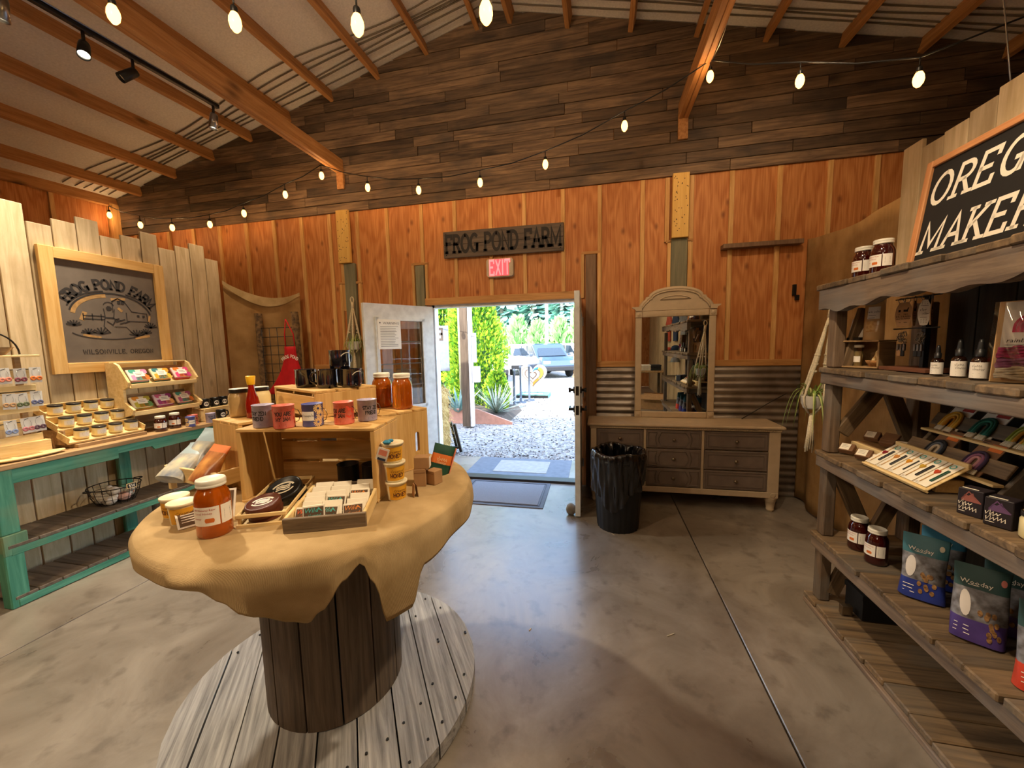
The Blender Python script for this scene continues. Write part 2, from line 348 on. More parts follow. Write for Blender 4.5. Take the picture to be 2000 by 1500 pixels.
_cache = {}
def B(name, size, loc, mat, parent=None, rot=(0, 0, 0), ch=.002):
    k = (tuple(round(x, 4) for x in size), mat.name, ch)
    if k not in _cache: _cache[k] = G().box((0, 0, 0), size, ch=ch).mesh(name, mat)
    return link(name, _cache[k], parent, loc, rot)
def span(name, a, b, mat, parent=None, ch=.002):
    return B(name, [abs(b[i] - a[i]) for i in range(3)], [(a[i] + b[i]) / 2 for i in range(3)], mat, parent, ch=ch)
def tag(o, label, cat, group=None):
    o['label'] = label; o['category'] = cat
    if group: o['group'] = group
    return o
def thing(name, label, cat, loc=(0, 0, 0), rz=0, group=None, rot=None):
    o = bpy.data.objects.new(name, None); COL.objects.link(o); o.location = loc; o.rotation_euler = rot or (0, 0, rz); o.empty_display_size = .05
    return tag(o, label, cat, group)
def struct(o): o['kind'] = 'structure'; return o
def stuff(o): o['kind'] = 'stuff'; return o
KIDS = {}
def copy_tree(o, loc=None, rz=None, label=None, parent=None):
    c = o.copy(); COL.objects.link(c)
    if parent: c.parent = parent
    for ch in list(o.children): copy_tree(ch, parent=c)
    if loc is not None: c.location = loc
    if rz is not None: c.rotation_euler = (0, 0, rz)
    if label: c['label'] = label
    return c
# ------------------------------------------------------------------ lettering
def arcp(cx, cy, rx, ry, a0, a1, n=9):
    return [(cx + rx * math.cos(rad(a0 + (a1 - a0) * i / n)), cy + ry * math.sin(rad(a0 + (a1 - a0) * i / n))) for i in range(n + 1)]
LET = {
 'A': ([[(0, 0), (.32, 1), (.64, 0)], [(.12, .36), (.52, .36)]], .64), 'B': ([[(.04, 0), (.04, 1)], [(.04, 1), (.3, 1)] + arcp(.3, .76, .24, .24, 90, -90) + [(.04, .52)], [(.3, .52)] + arcp(.32, .26, .27, .26, 90, -90) + [(.04, 0)]], .6),
 'C': ([arcp(.36, .5, .34, .5, 50, 310, 14)], .62), 'D': ([[(.04, 0), (.04, 1), (.22, 1)] + arcp(.24, .5, .36, .5, 90, -90, 10) + [(.04, 0)]], .64),
 'E': ([[(.54, .8), (.54, 1), (.04, 1), (.04, 0), (.56, 0), (.56, .2)], [(.04, .52), (.42, .52)]], .6), 'F': ([[(.54, .8), (.54, 1), (.04, 1), (.04, 0)], [(.04, .52), (.42, .52)]], .57),
 'G': ([arcp(.36, .5, .34, .5, 50, 300, 14) + [(.62, .42), (.4, .42)], [(.62, .42), (.62, .02)]], .68), 'H': ([[(.06, 0), (.06, 1)], [(.6, 0), (.6, 1)], [(.06, .5), (.6, .5)]], .66),
 'I': ([[(.08, 0), (.08, 1)]], .16), 'J': ([[(.4, 1), (.4, .25)] + arcp(.22, .2, .18, .2, 0, -160, 6)], .46), 'K': ([[(.06, 0), (.06, 1)], [(.58, 1), (.08, .42)], [(.24, .56), (.62, 0)]], .64),
 'L': ([[(.06, 1), (.06, 0), (.52, 0)]], .54), 'M': ([[(.06, 0), (.06, 1), (.42, .2), (.78, 1), (.78, 0)]], .84), 'N': ([[(.06, 0), (.06, 1), (.58, 0), (.58, 1)]], .64),
 'O': ([arcp(.36, .5, .34, .5, 90, 450, 18)], .72), 'P': ([[(.06, 0), (.06, 1), (.3, 1)] + arcp(.3, .74, .27, .26, 90, -90) + [(.06, .48)]], .58), 'R': ([[(.06, 0), (.06, 1), (.3, 1)] + arcp(.3, .75, .26, .25, 90, -90) + [(.06, .5)], [(.3, .5), (.6, 0)]], .62),
 'S': ([arcp(.3, .74, .25, .26, 40, 270, 9) + arcp(.3, .24, .27, .24, 90, -140, 9)], .58), 'T': ([[(.02, .84), (.02, 1), (.6, 1), (.6, .84)], [(.31, 1), (.31, 0)]], .62), 'U': ([[(.06, 1), (.06, .3)] + arcp(.32, .28, .26, .28, 180, 360, 8) + [(.58, 1)]], .64),
 'V': ([[(0, 1), (.3, 0), (.6, 1)]], .6), 'W': ([[(0, 1), (.2, 0), (.42, .8), (.64, 0), (.84, 1)]], .84), 'X': ([[(.02, 0), (.56, 1)], [(.02, 1), (.56, 0)]], .58), 'Y': ([[(0, 1), (.3, .48), (.6, 1)], [(.3, .48), (.3, 0)]], .6),
 'Z': ([[(.02, 1), (.56, 1), (.02, 0), (.58, 0)]], .6), ' ': ([], .34), ',': ([[(.06, .1), (.0, -.14)]], .16), '$': ([arcp(.3, .7, .22, .2, 40, 270, 8) + arcp(.3, .3, .22, .2, 90, -140, 8), [(.3, 1.05), (.3, -.05)]], .58),
 '1': ([[(.02, .8), (.2, 1), (.2, 0)]], .3), '4': ([[(.44, 0), (.44, 1), (.02, .3), (.58, .3)]], .6)}
def ribbon(g, pts, w, h, ox, mp, mi, closed=False):
    P = [Vector((p[0] * h + ox, p[1] * h)) for p in pts]; L_ = []; k = len(P)
    for i in range(k):
        a = P[max(i - 1, 0)]; b = P[min(i + 1, k - 1)]
        d0 = (P[i] - a); d1 = (b - P[i])
        t = ((d0.normalized() if d0.length > 1e-6 else Vector((0, 0))) + (d1.normalized() if d1.length > 1e-6 else Vector((0, 0))))
        t = t.normalized() if t.length > 1e-6 else Vector((1, 0)); n_ = Vector((-t.y, t.x))
        q = d1 if d1.length > 1e-6 else d0; c = abs(n_.dot(Vector((-q.y, q.x)).normalized())); k2 = min(1 / max(c, .45), 1.9)
        p = P[i]
        if i == 0: p = p - d1.normalized() * w * .25
        if i == k - 1: p = p + d0.normalized() * w * .25
        L_.append((p + n_ * w / 2 * k2, p - n_ * w / 2 * k2))
    vv = [mp(*q) for pr in L_ for q in pr]
    g.add(vv, [(2 * i, 2 * i + 1, 2 * i + 3, 2 * i + 2) for i in range(k - 1)], mi)
def stroke(g, s, h, w=.13, mode='sans', ital=0, gap=.16, mp=None, mi=0, at=(0, 0), centre=True, sx=1.0):
    """letters as flat ribbons in the local xz plane (facing -y) or through the mapping mp(x, z)"""
    tot = (sum((LET[c][1] + gap) for c in s) * h - gap * h) * sx; x = -tot / 2 if centre else 0
    base_mp = mp or (lambda u, v: (u, 0, v))
    f = lambda u, v: base_mp(u + at[0], v + at[1])
    for c in s:
        st, adv = LET[c]; x0 = x
        sh = lambda u, v: f(x0 + (u - x0) * sx + ital * v, v)
        for pl in st:
            ribbon(g, pl, w * h, h, x, sh, mi)
            if mode == 'slab' and c not in 'OCSG,':
                for e, nb in ((pl[0], pl[1]), (pl[-1], pl[-2])):
                    if e[1] in (0, 1) and abs(e[0] - nb[0]) < abs(e[1] - nb[1]) * .9:
                        ribbon(g, [(e[0] - .15, e[1] + (-.0)), (e[0] + .15, e[1])], w * h * .8, h, x, sh, mi)
        x += (adv + gap) * h * sx
    return g
def letters(parent, mat, s, h, w, mode, mp, at=(0, 0), centre=True, gap=.16, sx=1.0, ital=0):
    """the same lettering with every letter a part of its own"""
    tot = (sum((LET[c][1] + gap) for c in s) * h - gap * h) * sx; x = at[0] - (tot / 2 if centre else 0)
    for c in s:
        if LET[c][0]: stroke(G(), c, h, w, mode, ital, mp=mp, at=(x, at[1]), centre=False, sx=sx).make('letter', mat, parent)
        x += (LET[c][1] + gap) * h * sx
def cyl_map(r, z0=0):
    return lambda u, v: (r * math.sin(u / r), -r * math.cos(u / r), v + z0)
WORDS = {}
def prep_words(words):
    made = []
    for s in words:
        c = bpy.data.curves.new('t', 'FONT'); c.body = s; c.size = 1; c.align_x = 'CENTER'; c.resolution_u = 1
        o = bpy.data.objects.new('t', c); COL.objects.link(o); made.append((s, o))
    dg = bpy.context.evaluated_depsgraph_get(); dg.update()
    for s, o in made:
        me = o.evaluated_get(dg).to_mesh(); WORDS[s] = ([(v.co.x, v.co.y) for v in me.vertices], [list(p.vertices) for p in me.polygons]); o.evaluated_get(dg).to_mesh_clear()
    for s, o in made:
        c = o.data; bpy.data.objects.remove(o); bpy.data.curves.remove(c)
def word(g, s, h, mp=None, at=(0, 0), mi=0, ital=0):
    if s[0] == '~':      # handwriting too small to read
        n = int(s[1:]); k = random.Random(n); p = [((i - n * 1.5) * .17, k.uniform(.0, .18) if i % 2 else k.uniform(.42, .62) + (.35 if i % 7 == 2 else 0)) for i in range(n * 3)]
        f = mp or (lambda u, v: (u, 0, v)); ribbon(g, p, .09 * h, h, at[0], lambda u, v: f(u + ital * v, v + at[1]), mi); return g
    vv, ff = WORDS[s]; f = mp or (lambda u, v: (u, 0, v))
    return g.add([f(x * h + at[0] + ital * y * h, y * h + at[1]) for x, y in vv], ff, mi)
prep_words(['WARNING', 'All Natural Raw', 'Local Honey', 'honey', 'bath salts', 'rainbow kit', 'NO', 'DRAMA', 'LLAMA', 'Wooday', 'Wild', 'Creamed'])
def lines(g, w, n, dz, x0, z0, t=.0012, mi=0, y=0, mp=None, jitter=.3):
    f = mp or (lambda u, v: (u, y, v))
    for i in range(n):
        ww = w * (1 - RND.random() * jitter); z = z0 - i * dz
        g.add([f(x0, z), f(x0 + ww, z), f(x0 + ww, z + t), f(x0, z + t)], [(0, 1, 2, 3)], mi)
def bars(g, w, h, x0, z0, mi=0, mp=None, n=12):
    """barcode laid as horizontal bars"""
    f = mp or (lambda u, v: (u, 0, v)); z = z0
    for i in range(n):
        t = h / n * RND.choice((.3, .5, .75)); g.add([f(x0, z), f(x0 + w, z), f(x0 + w, z + t), f(x0, z + t)], [(0, 1, 2, 3)], mi); z += h / n
# ================================================================== SETTING
def roofz(x, y): return 4.77 - .249 * abs(x + 1.03) + .045 * (y - 4.12)     # underside of the purlins
DW = 4.12                                                                     # inner face of the gable wall
# floor: base + slabs with saw-cut joints between
fl = struct(G().box((-.9, -1, -.09), (11, 10.3, .1)).make('floor', M('sub_base', '2a2622', .9)))
for x0, x1 in ((-6.4, -2.974), (-2.966, .726), (.734, 4.6)):
    span('slab', (x0, -6, -.05), (x1, 4.15, 0), mConc, fl, ch=.003)
# gable wall in three leaves round the doorway
def gable(x0, x1, z0, name='wall_back'):
    xs = sorted({x0, x1} | ({-1.03} if x0 < -1.03 < x1 else set()))
    return [(x0, z0)] + [(x1, z0)] + [(x, roofz(x, DW) + .16) for x in xs[::-1]]
g = G()
for a, b, z in ((-6.4, -1.83, 0), (-.2, 4.6, 0), (-1.83, -.2, 2.0)): g.prism(gable(a, b, z), DW, DW + .1, 'Y')
wb = struct(g.make('wall_back', mPly))
# battens
for x in (-6.0, -5.45, -5.05, -4.64, -4.235, -3.83, -3.44, -3.06): span('batten', (x - .022, DW - .022, .0), (x + .022, DW, 3.1), mBat, wb)
for x, z in ((-2.92, 1.98), (-2.7, 1.98), (-2.32, .9), (-1.9, 2.45), (-1.51, 2.07), (-1.107, 2.07), (-.74, 2.07), (-.336, 2.07), (.03, 1.34), (.44, 1.34), (.667, 2.5), (.885, 1.34), (1.233, 1.34), (1.63, 1.34), (2.027, 1.34), (2.38, 1.34), (2.8, 1.34), (3.2, 1.34), (3.6, 1.34)):
    span('batten', (x - .02, DW - .02, z), (x + .02, DW, 3.1), mBat, wb)
for x, z0, z1 in ((-2.95, 0, 2.3), (-2.7, .9, 2.3), (-2.02, 0, 2.46), (-1.86, 2.07, 2.46), (.025, 1.34, 2.44), (-.14, 2.0, 2.44), (.69, 1.34, 2.5), (.875, 1.34, 2.5)): span('batten', (x - .016, DW - .03, z0), (x + .016, DW, z1), mBat, wb)
for x0, x1, z in ((-2.98, -2.67, 2.3), (-2.04, -1.84, 2.46), (-.15, .04, 2.45), (.66, .9, 2.5)): span('cross_batten', (x0, DW - .03, z - .014), (x1, DW, z + .014), mBatX, wb)
span('header', (-1.9, DW - .035, 2.0), (-.2, DW, 2.075), mBatX, wb)
span('sill_rail', (-.0, DW - .016, 1.285), (1.95, DW, 1.345), mBatX, wb)
span('sill_rail', (-3.4, DW - .016, 1.285), (-1.95, DW, 1.345), mBatX, wb)
# posts let into the wall
for x0, x1, z0, z1, mt_ in ((-2.885, -2.745, 0, 2.52, mGrey), (-1.985, -1.885, 0, 2.44, mGrey), (-.11, -.005, 0, 2.43, mBrown), (.705, .853, 1.34, 2.53, mGrey)):
    span('post', (x0, DW - .045, z0), (x1, DW, z1), mt_, wb, ch=.004)
for x0, x1 in ((-2.92, -2.765), (.703, .85)):
    p = span('nailed_plate', (x0, DW - .085, 2.52), (x1, DW - .045, 3.108), mPlate, wb, ch=.003)
    g = G()
    for i in range(34): g.box(((RND.random() - .5) * (x1 - x0 - .02), -.021, (RND.random() - .5) * .54), (.007, .002, .007))
    stuff(g.make('nail_holes', mInk, p))
# corrugated sheets
def corrugated(x0, x1, z0, z1):
    g = G(); n = int((z1 - z0) / .0085); xs = 2
    g.grid(lambda u, v: (x0 + (x1 - x0) * u, DW - .012 - .009 * math.sin(2 * PI * (z0 + (z1 - z0) * v) / .068), z0 + (z1 - z0) * v), xs, n)
    return g.make('corrugated_sheet', mZinc, wb)
for a, b in ((.0, .985), (.98, 1.95), (-3.4, -2.9), (-2.74, -1.99)): corrugated(a, b, .005, 1.288)
# reclaimed boards on the gable, row by row, ends staggered
z = 3.108
while z < 4.86:
    h = .1; zt = z + h - .004; half = (4.77 + .12 - z) / .249 - .02
    xl, xr = max(-1.03 - half, -6.28), min(-1.03 + half, 4.55); x = xl; ceil_ = lambda q: roofz(q, DW) + .12
    while x < xr - .02:
        w = RND.uniform(.45, 1.7); x1 = min(x + w, xr); x1 = xr if xr - x1 < .25 else x1; t = RND.uniform(.016, .03)
        qs = sorted({x + .002, x1 - .002} | {q for q in (-1.03, -1.03 - (4.89 - zt) / .249, -1.03 + (4.89 - zt) / .249) if x + .01 < q < x1 - .01})
        if len(qs) > 2 or ceil_(qs[0]) < zt or ceil_(qs[1]) < zt:
            xm = (x + x1) / 2; G().prism([(qs[0] - xm, z), (qs[-1] - xm, z)] + [(q - xm, max(min(zt, ceil_(q)), z + .003)) for q in qs[::-1]], DW - t, DW, 'Y').make('gable_board', mBarn, wb, (xm, 0, 0))
        else: span('gable_board', (x + .002, DW - t, z), (x1 - .002, DW, zt), mBarn, wb, ch=.003)
        x = x1
    z += h
# other walls
wl = struct(G().box((-6.35, -.9, 1.8), (.1, 10.1, 3.6)).make('wall_left', mPly))
for i in range(18): span('batten', (-6.3, 4.0 - i * .56, 0), (-6.278, 4.045 - i * .56, 3.46), mBat, wl)
span('corner_post', (-6.3, 4.0, 0), (-6.22, 4.1, 3.5), mBat, wl)
wr = struct(G().box((4.55, -.9, 1.75), (.1, 10.1, 3.5)).make('wall_right', mPly))
for i in range(14): span('batten', (4.478, 4.0 - i * .7, 0), (4.5, 4.045 - i * .7, 3.4), mBat, wr)
rr = G(); rr.prism([(-6.4, 0), (4.6, 0), (4.6, roofz(4.6, -6) + .14), (-1.03, roofz(-1.03, -6) + .14), (-6.4, roofz(-6.4, -6) + .14)], -6.1, -6, 'Y')
struct(rr.make('wall_rear', mPly))
# ceiling: felt on both slopes, purlins below, cables tacked near the gable
g = G()
for x0, x1 in ((-6.5, -1.03), (-1.03, 4.7)):
    q = [(x, y, roofz(x, y) + .13) for x, y in ((x0, -6.1), (x1, -6.1), (x1, 4.35), (x0, 4.35))]
    g.add(q + [(a, b, c + .05) for a, b, c in q], [(0, 1, 2, 3), (7, 6, 5, 4), (0, 4, 5, 1), (1, 5, 6, 2), (2, 6, 7, 3), (3, 7, 4, 0)])
ce = struct(g.make('ceiling', mFelt))
sl = math.atan(.045); me_p = G().box((0, 0, 0), (.045, 10.1, .135), ch=.003).mesh('purlin', mPur)
for i, x in enumerate((-6.22, -5.79, -5.18, -4.58, -4.0, -3.44, -2.87, -2.29, -1.71, -1.15, -.89, -.32, .27, .85, 1.42, 2.01, 2.58, 3.15, 3.72, 4.3)):
    ry = math.atan(.249) * (-1 if x < -1.03 else 1)
    link('purlin', me_p, ce, (x, -.93, roofz(x, -.93) + .0675), (sl, ry, 0))
for k, y0 in enumerate((3.98, 3.9, 3.84, 3.76, 3.7, 3.6)):
    for x0, x1 in ((-6.2, -1.06), (-1.0, 4.4)):
        n = 34; ph = RND.random() * 6; am = RND.uniform(.012, .04)
        pts = []
        for i in range(n + 1):
            x = x0 + (x1 - x0) * i / n; y = y0 - (am * 3 if k > 3 else am) * math.sin(x * (1.2 + .2 * k) + ph); pts.append((x, y, roofz(x, y) + .118))
        G().tube(pts, .006, 4).make('cable', M('felt_cable', '6d6152', .8) if k == 0 and x0 < -3 else bpy.data.materials['felt_cable'], ce)
# knee timbers that run back from the gable
for nm, x, z, y0, lab in (('roof_timber', -2.84, 3.53, .2, 'long doubled roof timber on the left, a bulb string tied to its end'), ('roof_timber', .79, 3.6, .2, 'roof timber right of the ridge with a curling wire along it')):
    t = thing(nm, lab, 'beam', (x, DW - .03, z))
    dx = -.02 if x < 0 else -.0
    mt_ = mPur
    L_ = DW - y0
    for s_ in (-1, 1): B('ply', (.042, L_, .14), (s_ * .0225 + dx, -L_ / 2, .07), mt_, t, ch=.004)
    B('end_block', (.088, .04, .24), (dx, .0, -.06), mPur, t, ch=.004)
    if x > 0: G().tube([(.05 + .012 * math.sin(i * .9), -i * .11, .03 + .02 * math.sin(i * .7)) for i in range(26)], .004, 5).make('wire', mSteel, t)
# doorway frame (white) + threshold
t = struct(link('trim_1', G().box((-1.015, DW + .07, 1.985), (1.63, .1, .03)).box((-1.815, DW + .07, 1.0), (.03, .1, 2.0)).box((-.205, DW + .07, 1.0), (.03, .1, 2.0)).mesh('trim_1', mWhitePt)))
B('threshold', (1.6, .13, .03), (-1.015, DW + .06, .012), M('dark_sill', '3a3431', .4, metal=.5), t)
# left leaf, half glazed, swung inwards
def leaf(name, loc, rz, flip):
    r = thing(name, '', '', loc, rz); del r['category']; del r['label']; r['kind'] = 'structure'
    w, h, tk = .79, 1.965, .045; s = flip
    g = G()
    g.box((s * .065, 0, h / 2), (.13, tk, h)).box((s * (w - .065), 0, h / 2), (.13, tk, h)).box((s * w / 2, 0, .445), (w - .26, tk, .89)).box((s * w / 2, 0, h - .075), (w - .26, tk, .15))
    g.make('panel', mWhitePt, r)
    g = G(); x0, x1, z0, z1 = s * .13, s * (w - .13), .89, h - .15
    for yy in (-.024, .024):
        for a, b in (((x0, z0), (x1, z0)), ((x0, z1), (x1, z1)), ((x0, z0), (x0, z1)), ((x1, z0), (x1, z1))):
            g.box(((a[0] + b[0]) / 2, yy, (a[1] + b[1]) / 2), (abs(a[0] - b[0]) + .03, .016, abs(a[1] - b[1]) + .03))
    g.make('glass_bead', mWhitePt, r)
    B('pane', (w - .26, .006, z1 - z0), (s * w / 2, 0, (z0 + z1) / 2), mPane, r, ch=0)
    B('muntin', (.014, .012, z1 - z0), (s * w / 2, -.008, (z0 + z1) / 2), mWhitePt, r, ch=0)
    for k in (1, 2, 3): B('muntin', (w - .26, .012, .014), (s * w / 2, -.008, z0 + (z1 - z0) * k / 4), mWhitePt, r, ch=0)
    return r
d1 = leaf('door_1', (-1.8, 4.06, .01), rad(-123), 1)
d2 = leaf('door_2', (-.175, 4.1, .01), rad(-89), 1)
for z in (.95, 1.12):
    k = G()
    for s_ in (-1, 1):
        k.T = Matrix.Translation((.72, s_ * .022, z)) @ Matrix.Rotation(-s_ * PI / 2, 4, 'X'); k.lathe([(.03, 0), (.03, .014), (.013, .016), (.013, .05)], 14)
        k.T = None
        if z < 1: k.box((.665, s_ * .07, z), (.13, .016, .022))
        else: k.box((.72, s_ * .068, z), (.012, .02, .04))
    k.make('lever_handle' if z < 1 else 'deadbolt', mBlack, d2)
    B('latch_plate', (.002, .026, .08), (.791, 0, z), M('latch_bronze', '3a332c', .4, metal=.8) if z < 1 else bpy.data.materials['latch_bronze'], d2, ch=0)
for z in (.25, 1.0, 1.75): B('hinge', (.012, .03, .09), (.0, .028, z), mSteel, d2)
# notice taped to the inside of the left pane
nv = thing('warning_notice', 'white printed warning sheet taped inside the open door pane', 'notice', (0, 0, 0)); a = rad(-123); ux, uy = math.cos(a), math.sin(a); px, py = -1.8 + ux * .535 - uy * .034, 4.06 + uy * .535 + ux * .034
nv.location = (px, py, 1.67); nv.rotation_euler = (0, 0, a + PI)
B('sheet', (.25, .002, .3), (0, 0, 0), mPaper, nv, ch=0)
g = G(); word(g, 'WARNING', .036, at=(.02, .1), mp=lambda u, v: (u, -.003, v)); g.box((-.1, -.003, .115), (.014, .001, .014)); lines(g, .21, 13, .0165, -.1, .075, .004, mp=lambda u, v: (u, -.003, v)); g.make('print', mInkG, nv)
# ledge and small black brackets on the plywood
tag(span('wall_ledge', (1.155, DW - .09, 2.388), (1.815, DW, 2.428), mBrown), 'short brown ledge strip fixed to the plywood right of the mirror post', 'ledge')
for i, (x, z, w, h) in enumerate(((1.79, 1.985, .03, .1), (1.816, 1.915, .034, .045))):
    tag(G().box((0, 0, 0), (w, .02, h), ch=.002).make('wall_bracket', mBlack, None, (x, DW - .012, z)), ('taller black bracket on the plywood by the burlap edge', 'small square black bracket just under the taller bracket')[i], 'bracket')
# ================================================================== CENTRE TABLE (cable spool)
TX, TY, TZ = -1.14, 1.39, .945
sp = thing('spool_table', 'big grey wooden cable spool serving as the central display table', 'table', (TX, TY, 0))
def disc(z0, z1, r, name):
    d = rad(-54.6); k = 0; t = -.625
    while t < .62:
        t0, t1 = max(t + .003, -r + .004), min(t + .136, r - .004)
        if t1 - t0 > .02:
            us = [t0 + (t1 - t0) * i / 6 for i in range(7)]
            A = [(math.sqrt(r * r - u * u), u) for u in us]; poly = A + [(-x, u) for x, u in A[::-1]]
            c = (t0 + t1) / 2; poly = [(x, u - c) for x, u in poly]; dz = RND.uniform(-.003, .003)
            o = G().prism(poly, z0, z1 + dz).make(name, mGreyPlank, sp, (-math.sin(d) * c, math.cos(d) * c, 0), (0, 0, d))
        t += .139; k += 1
disc(.012, .07, .612, 'plank')
g = G(); d = rad(-54.6)
for t in (-.556, -.417, -.278, -.139, 0, .139, .278, .417, .556):
    for rr_ in (.57, .44):
        if abs(t - .05) < rr_:
            for s_ in (-1, 1):
                for o_ in (-.04, .035):
                    u = t + o_ + .0; x = s_ * math.sqrt(max(rr_ * rr_ - u * u, .0)) + RND.uniform(-.01, .01)
                    if x * x + u * u < .36: g.lathe([(.0055, 0), (.0055, .0035)], 6, (math.cos(d) * x - math.sin(d) * u, math.sin(d) * x + math.cos(d) * u, .071))
stuff(g.make('nail_heads', mInk, sp))
G().lathe([(.588, .885), (.588, .935)], 72).make('tabletop', mGreyPlank, sp)
n = 13
for i in range(n):
    a0, a1 = 2 * PI * i / n + .012, 2 * PI * (i + 1) / n - .012; am = (a0 + a1) / 2; ro, ri = .275, .25
    pl = [(ro * math.cos(a0 + (a1 - a0) * k / 4 - am), ro * math.sin(a0 + (a1 - a0) * k / 4 - am)) for k in range(5)] + [(ri * math.cos(a1 - am), ri * math.sin(a1 - am)), (ri * math.cos(a0 - am), ri * math.sin(a0 - am))]
    G().prism(pl, .072, .885).make('stave', mStave, sp, (0, 0, 0), (0, 0, am + .1))
# burlap throw
LT = [(180, .05), (200, .05), (230, .055), (262, .05), (276, .055), (282, .085), (289, .155), (295, .22), (300, .245), (305, .18), (311, .08), (316, .04), (319, .12), (323, .28), (333, .285), (335.5, .14), (350, .11), (365, .1), (385, .07), (420, .06), (470, .06), (540, .05)]
def hang(dg):
    dg = dg if dg >= 180 else dg + 360
    for (a, la), (b, lb) in zip(LT, LT[1:]):
        if a <= dg <= b: q = (dg - a) / (b - a); q = q * q * (3 - 2 * q); return la + (lb - la) * q
    return .05
def cloth(u, v):
    dg = u * 360; a = rad(dg); L_ = hang(dg % 360) + .002 * math.sin(a * 13)
    Rr = .598
    if v < .5:
        r = Rr * (v / .5) ** .8; z = TZ - .002 + .0016 * math.sin(a * 5 + r * 22) * min(1, r * 3)
        if r > .55: z -= ((r - .55) / .048) ** 2 * .01
    else:
        q = (v - .5) / .5; f = .005 * math.sin(a * 7) + .003 * math.sin(a * 19 + 1)
        belly = math.sin(min(q * 2, 1) * PI / 2)
        r = Rr + .014 * belly + f * q - max(0, L_ - .12) * (.75 if dg < 316 else .2) * q * q
        if 266 < dg < 280: r += .022 * math.sin(q * PI) * math.sin((dg - 266) / 14 * PI)
        z = TZ - .01 - L_ * q
    return (r * math.cos(a), r * math.sin(a), z)
o = G().grid(cloth, 300, 30, wrap=True).make('burlap_tablecloth', mBurlap, None, (TX + .012, TY + .0, 0)); tag(o, 'tan burlap cloth draped over the round spool table', 'tablecloth')
md = o.modifiers.new('thick', 'SOLIDIFY'); md.thickness = .003; md.offset = -1
g = G()                                       # pale selvedge loop at the hanging right corner
g.tube([(.47, -.36, .86), (.455, -.345, .76), (.44, -.315, .685), (.465, -.29, .74), (.49, -.28, .82)], .003, 5); o2 = g.make('hem', mRope, o)
# crates ------------------------------------------------------------
def slotted(w, h, t, cx, cz, sw, sh, ax='X', n=32):
    """board w x h (plane yz for ax X) with a stadium-shaped hand hole"""
    g = G(); O = []; I = []
    for i in range(n):
        a = 2 * PI * (i + .5) / n; c, s = math.cos(a), math.sin(a)
        k = min((w / 2 - (cx if c > 0 else -cx)) / abs(c) if abs(c) > 1e-6 else 9, (h / 2 - (cz if s > 0 else -cz)) / abs(s) if abs(s) > 1e-6 else 9)
        O.append((cx + c * k, cz + s * k)); q = (sh - sw) / 2
        I.append((cx + c * sw / 2, cz + s * sw / 2 + (q if s > 0 else -q)))
    crn = [(x, z) for x in (-w / 2, w / 2) for z in (-h / 2, h / 2)]
    for x, z in crn:
        k = min(range(n), key=lambda i: (O[i][0] - x) ** 2 + (O[i][1] - z) ** 2); O[k] = (x, z)
    vv = []
    for X in (-t / 2, t / 2): vv += [(X, y, z) for y, z in O] + [(X, y, z) for y, z in I]
    ff = []
    for i in range(n):
        j = (i + 1) % n
        ff += [(i, n + i, n + j, j), (2 * n + i, 2 * n + j, 3 * n + j, 3 * n + i), (i, j, 2 * n + j, 2 * n + i), (n + i, 3 * n + i, 3 * n + j, n + j)]
    return g.add(vv, ff)
def crate(label, loc, rz, w, d, h, slot=None, nsl=3, open_='front', ntop=2):
    """lying crate: end boards at +-w/2, slatted back, top and bottom; local front is -y"""
    c = thing('wooden_crate', label, 'crate', loc, rz); t = .012
    for s_ in (-1, 1):
        if slot and s_ > 0: slotted(d - .002, h - 2 * t, .018, *slot).make('end_board', mCrateD, c, (s_ * (w / 2 - .009), d / 2, h / 2))
        else: B('end_board', (.018, d - .002, h - 2 * t), (s_ * (w / 2 - .009), d / 2, h / 2), mCrateD, c)
    sh = (h - 2 * t - .012 * (nsl - 1)) / nsl
    for i in range(nsl): B('slat', (w - .037, .009, sh), (0, d - .006, t + sh / 2 + i * (sh + .012)), mCrate, c)
    sd = (d - .01 * (ntop - 1)) / ntop
    for zz in (t / 2, h - t / 2):
        for i in range(ntop): B('slat', (w, sd, t), (0, sd / 2 + i * (sd + .01), zz), mCrate, c)
    return c
crA = crate('pine crate on its side facing forward, holding the dark tins', (-1.075, 1.218, TZ), rad(9.3), .54, .24, .29)
def loc_crate(label, corner, ang, w, d, h, z, slot=None, ntop=3):
    """crate whose right end board starts at `corner` and runs back along ang; body extends to its left"""
    c = thing('wooden_crate', label, 'crate', (corner[0], corner[1], z), ang); t = .012      # local x = along the end board, y = into the body
    e = slotted(w - .002, h - 2 * t, .018, *slot) if slot else G().box((0, 0, 0), (.018, w - .002, h - 2 * t), ch=.002)
    e.make('end_board', mCrateD, c, (w / 2, .009, h / 2), (0, 0, PI / 2))
    B('end_board', (w - .002, .018, h - 2 * t), (w / 2, d - .009, h / 2), mCrateD, c)
    sw = (w - .01 * (ntop - 1)) / ntop
    for zz in (t / 2, h - t / 2):
        for i in range(ntop): B('slat', (sw, d, t), (sw / 2 + i * (sw + .01), d / 2, zz), mCrateY, c)
    for i in range(2 if h > .2 else 1):
        hh = (h - 2 * t - .014) / (2 if h > .2 else 1)
        B('slat', (.01, d - .037, hh), (.006, d / 2, t + hh / 2 + i * (hh + .01)), mCrateY, c)
    return c
mCrateY = wood('crate_pine_long', 'b98f4e', 'd9b273', 'Y', var=.1, knots=3.2, bump=.12)
loc_crate('pine crate at the right rear with an upright hand slot, honey jars on top', (-.93, 1.515), rad(63), .25, .44, .29, TZ, slot=(-.06, -.015, .024, .1))
loc_crate('shallow pine crate riding on the other crates under the navy mugs', (-1.165, 1.40), rad(63), .285, .46, .118, TZ + .291)
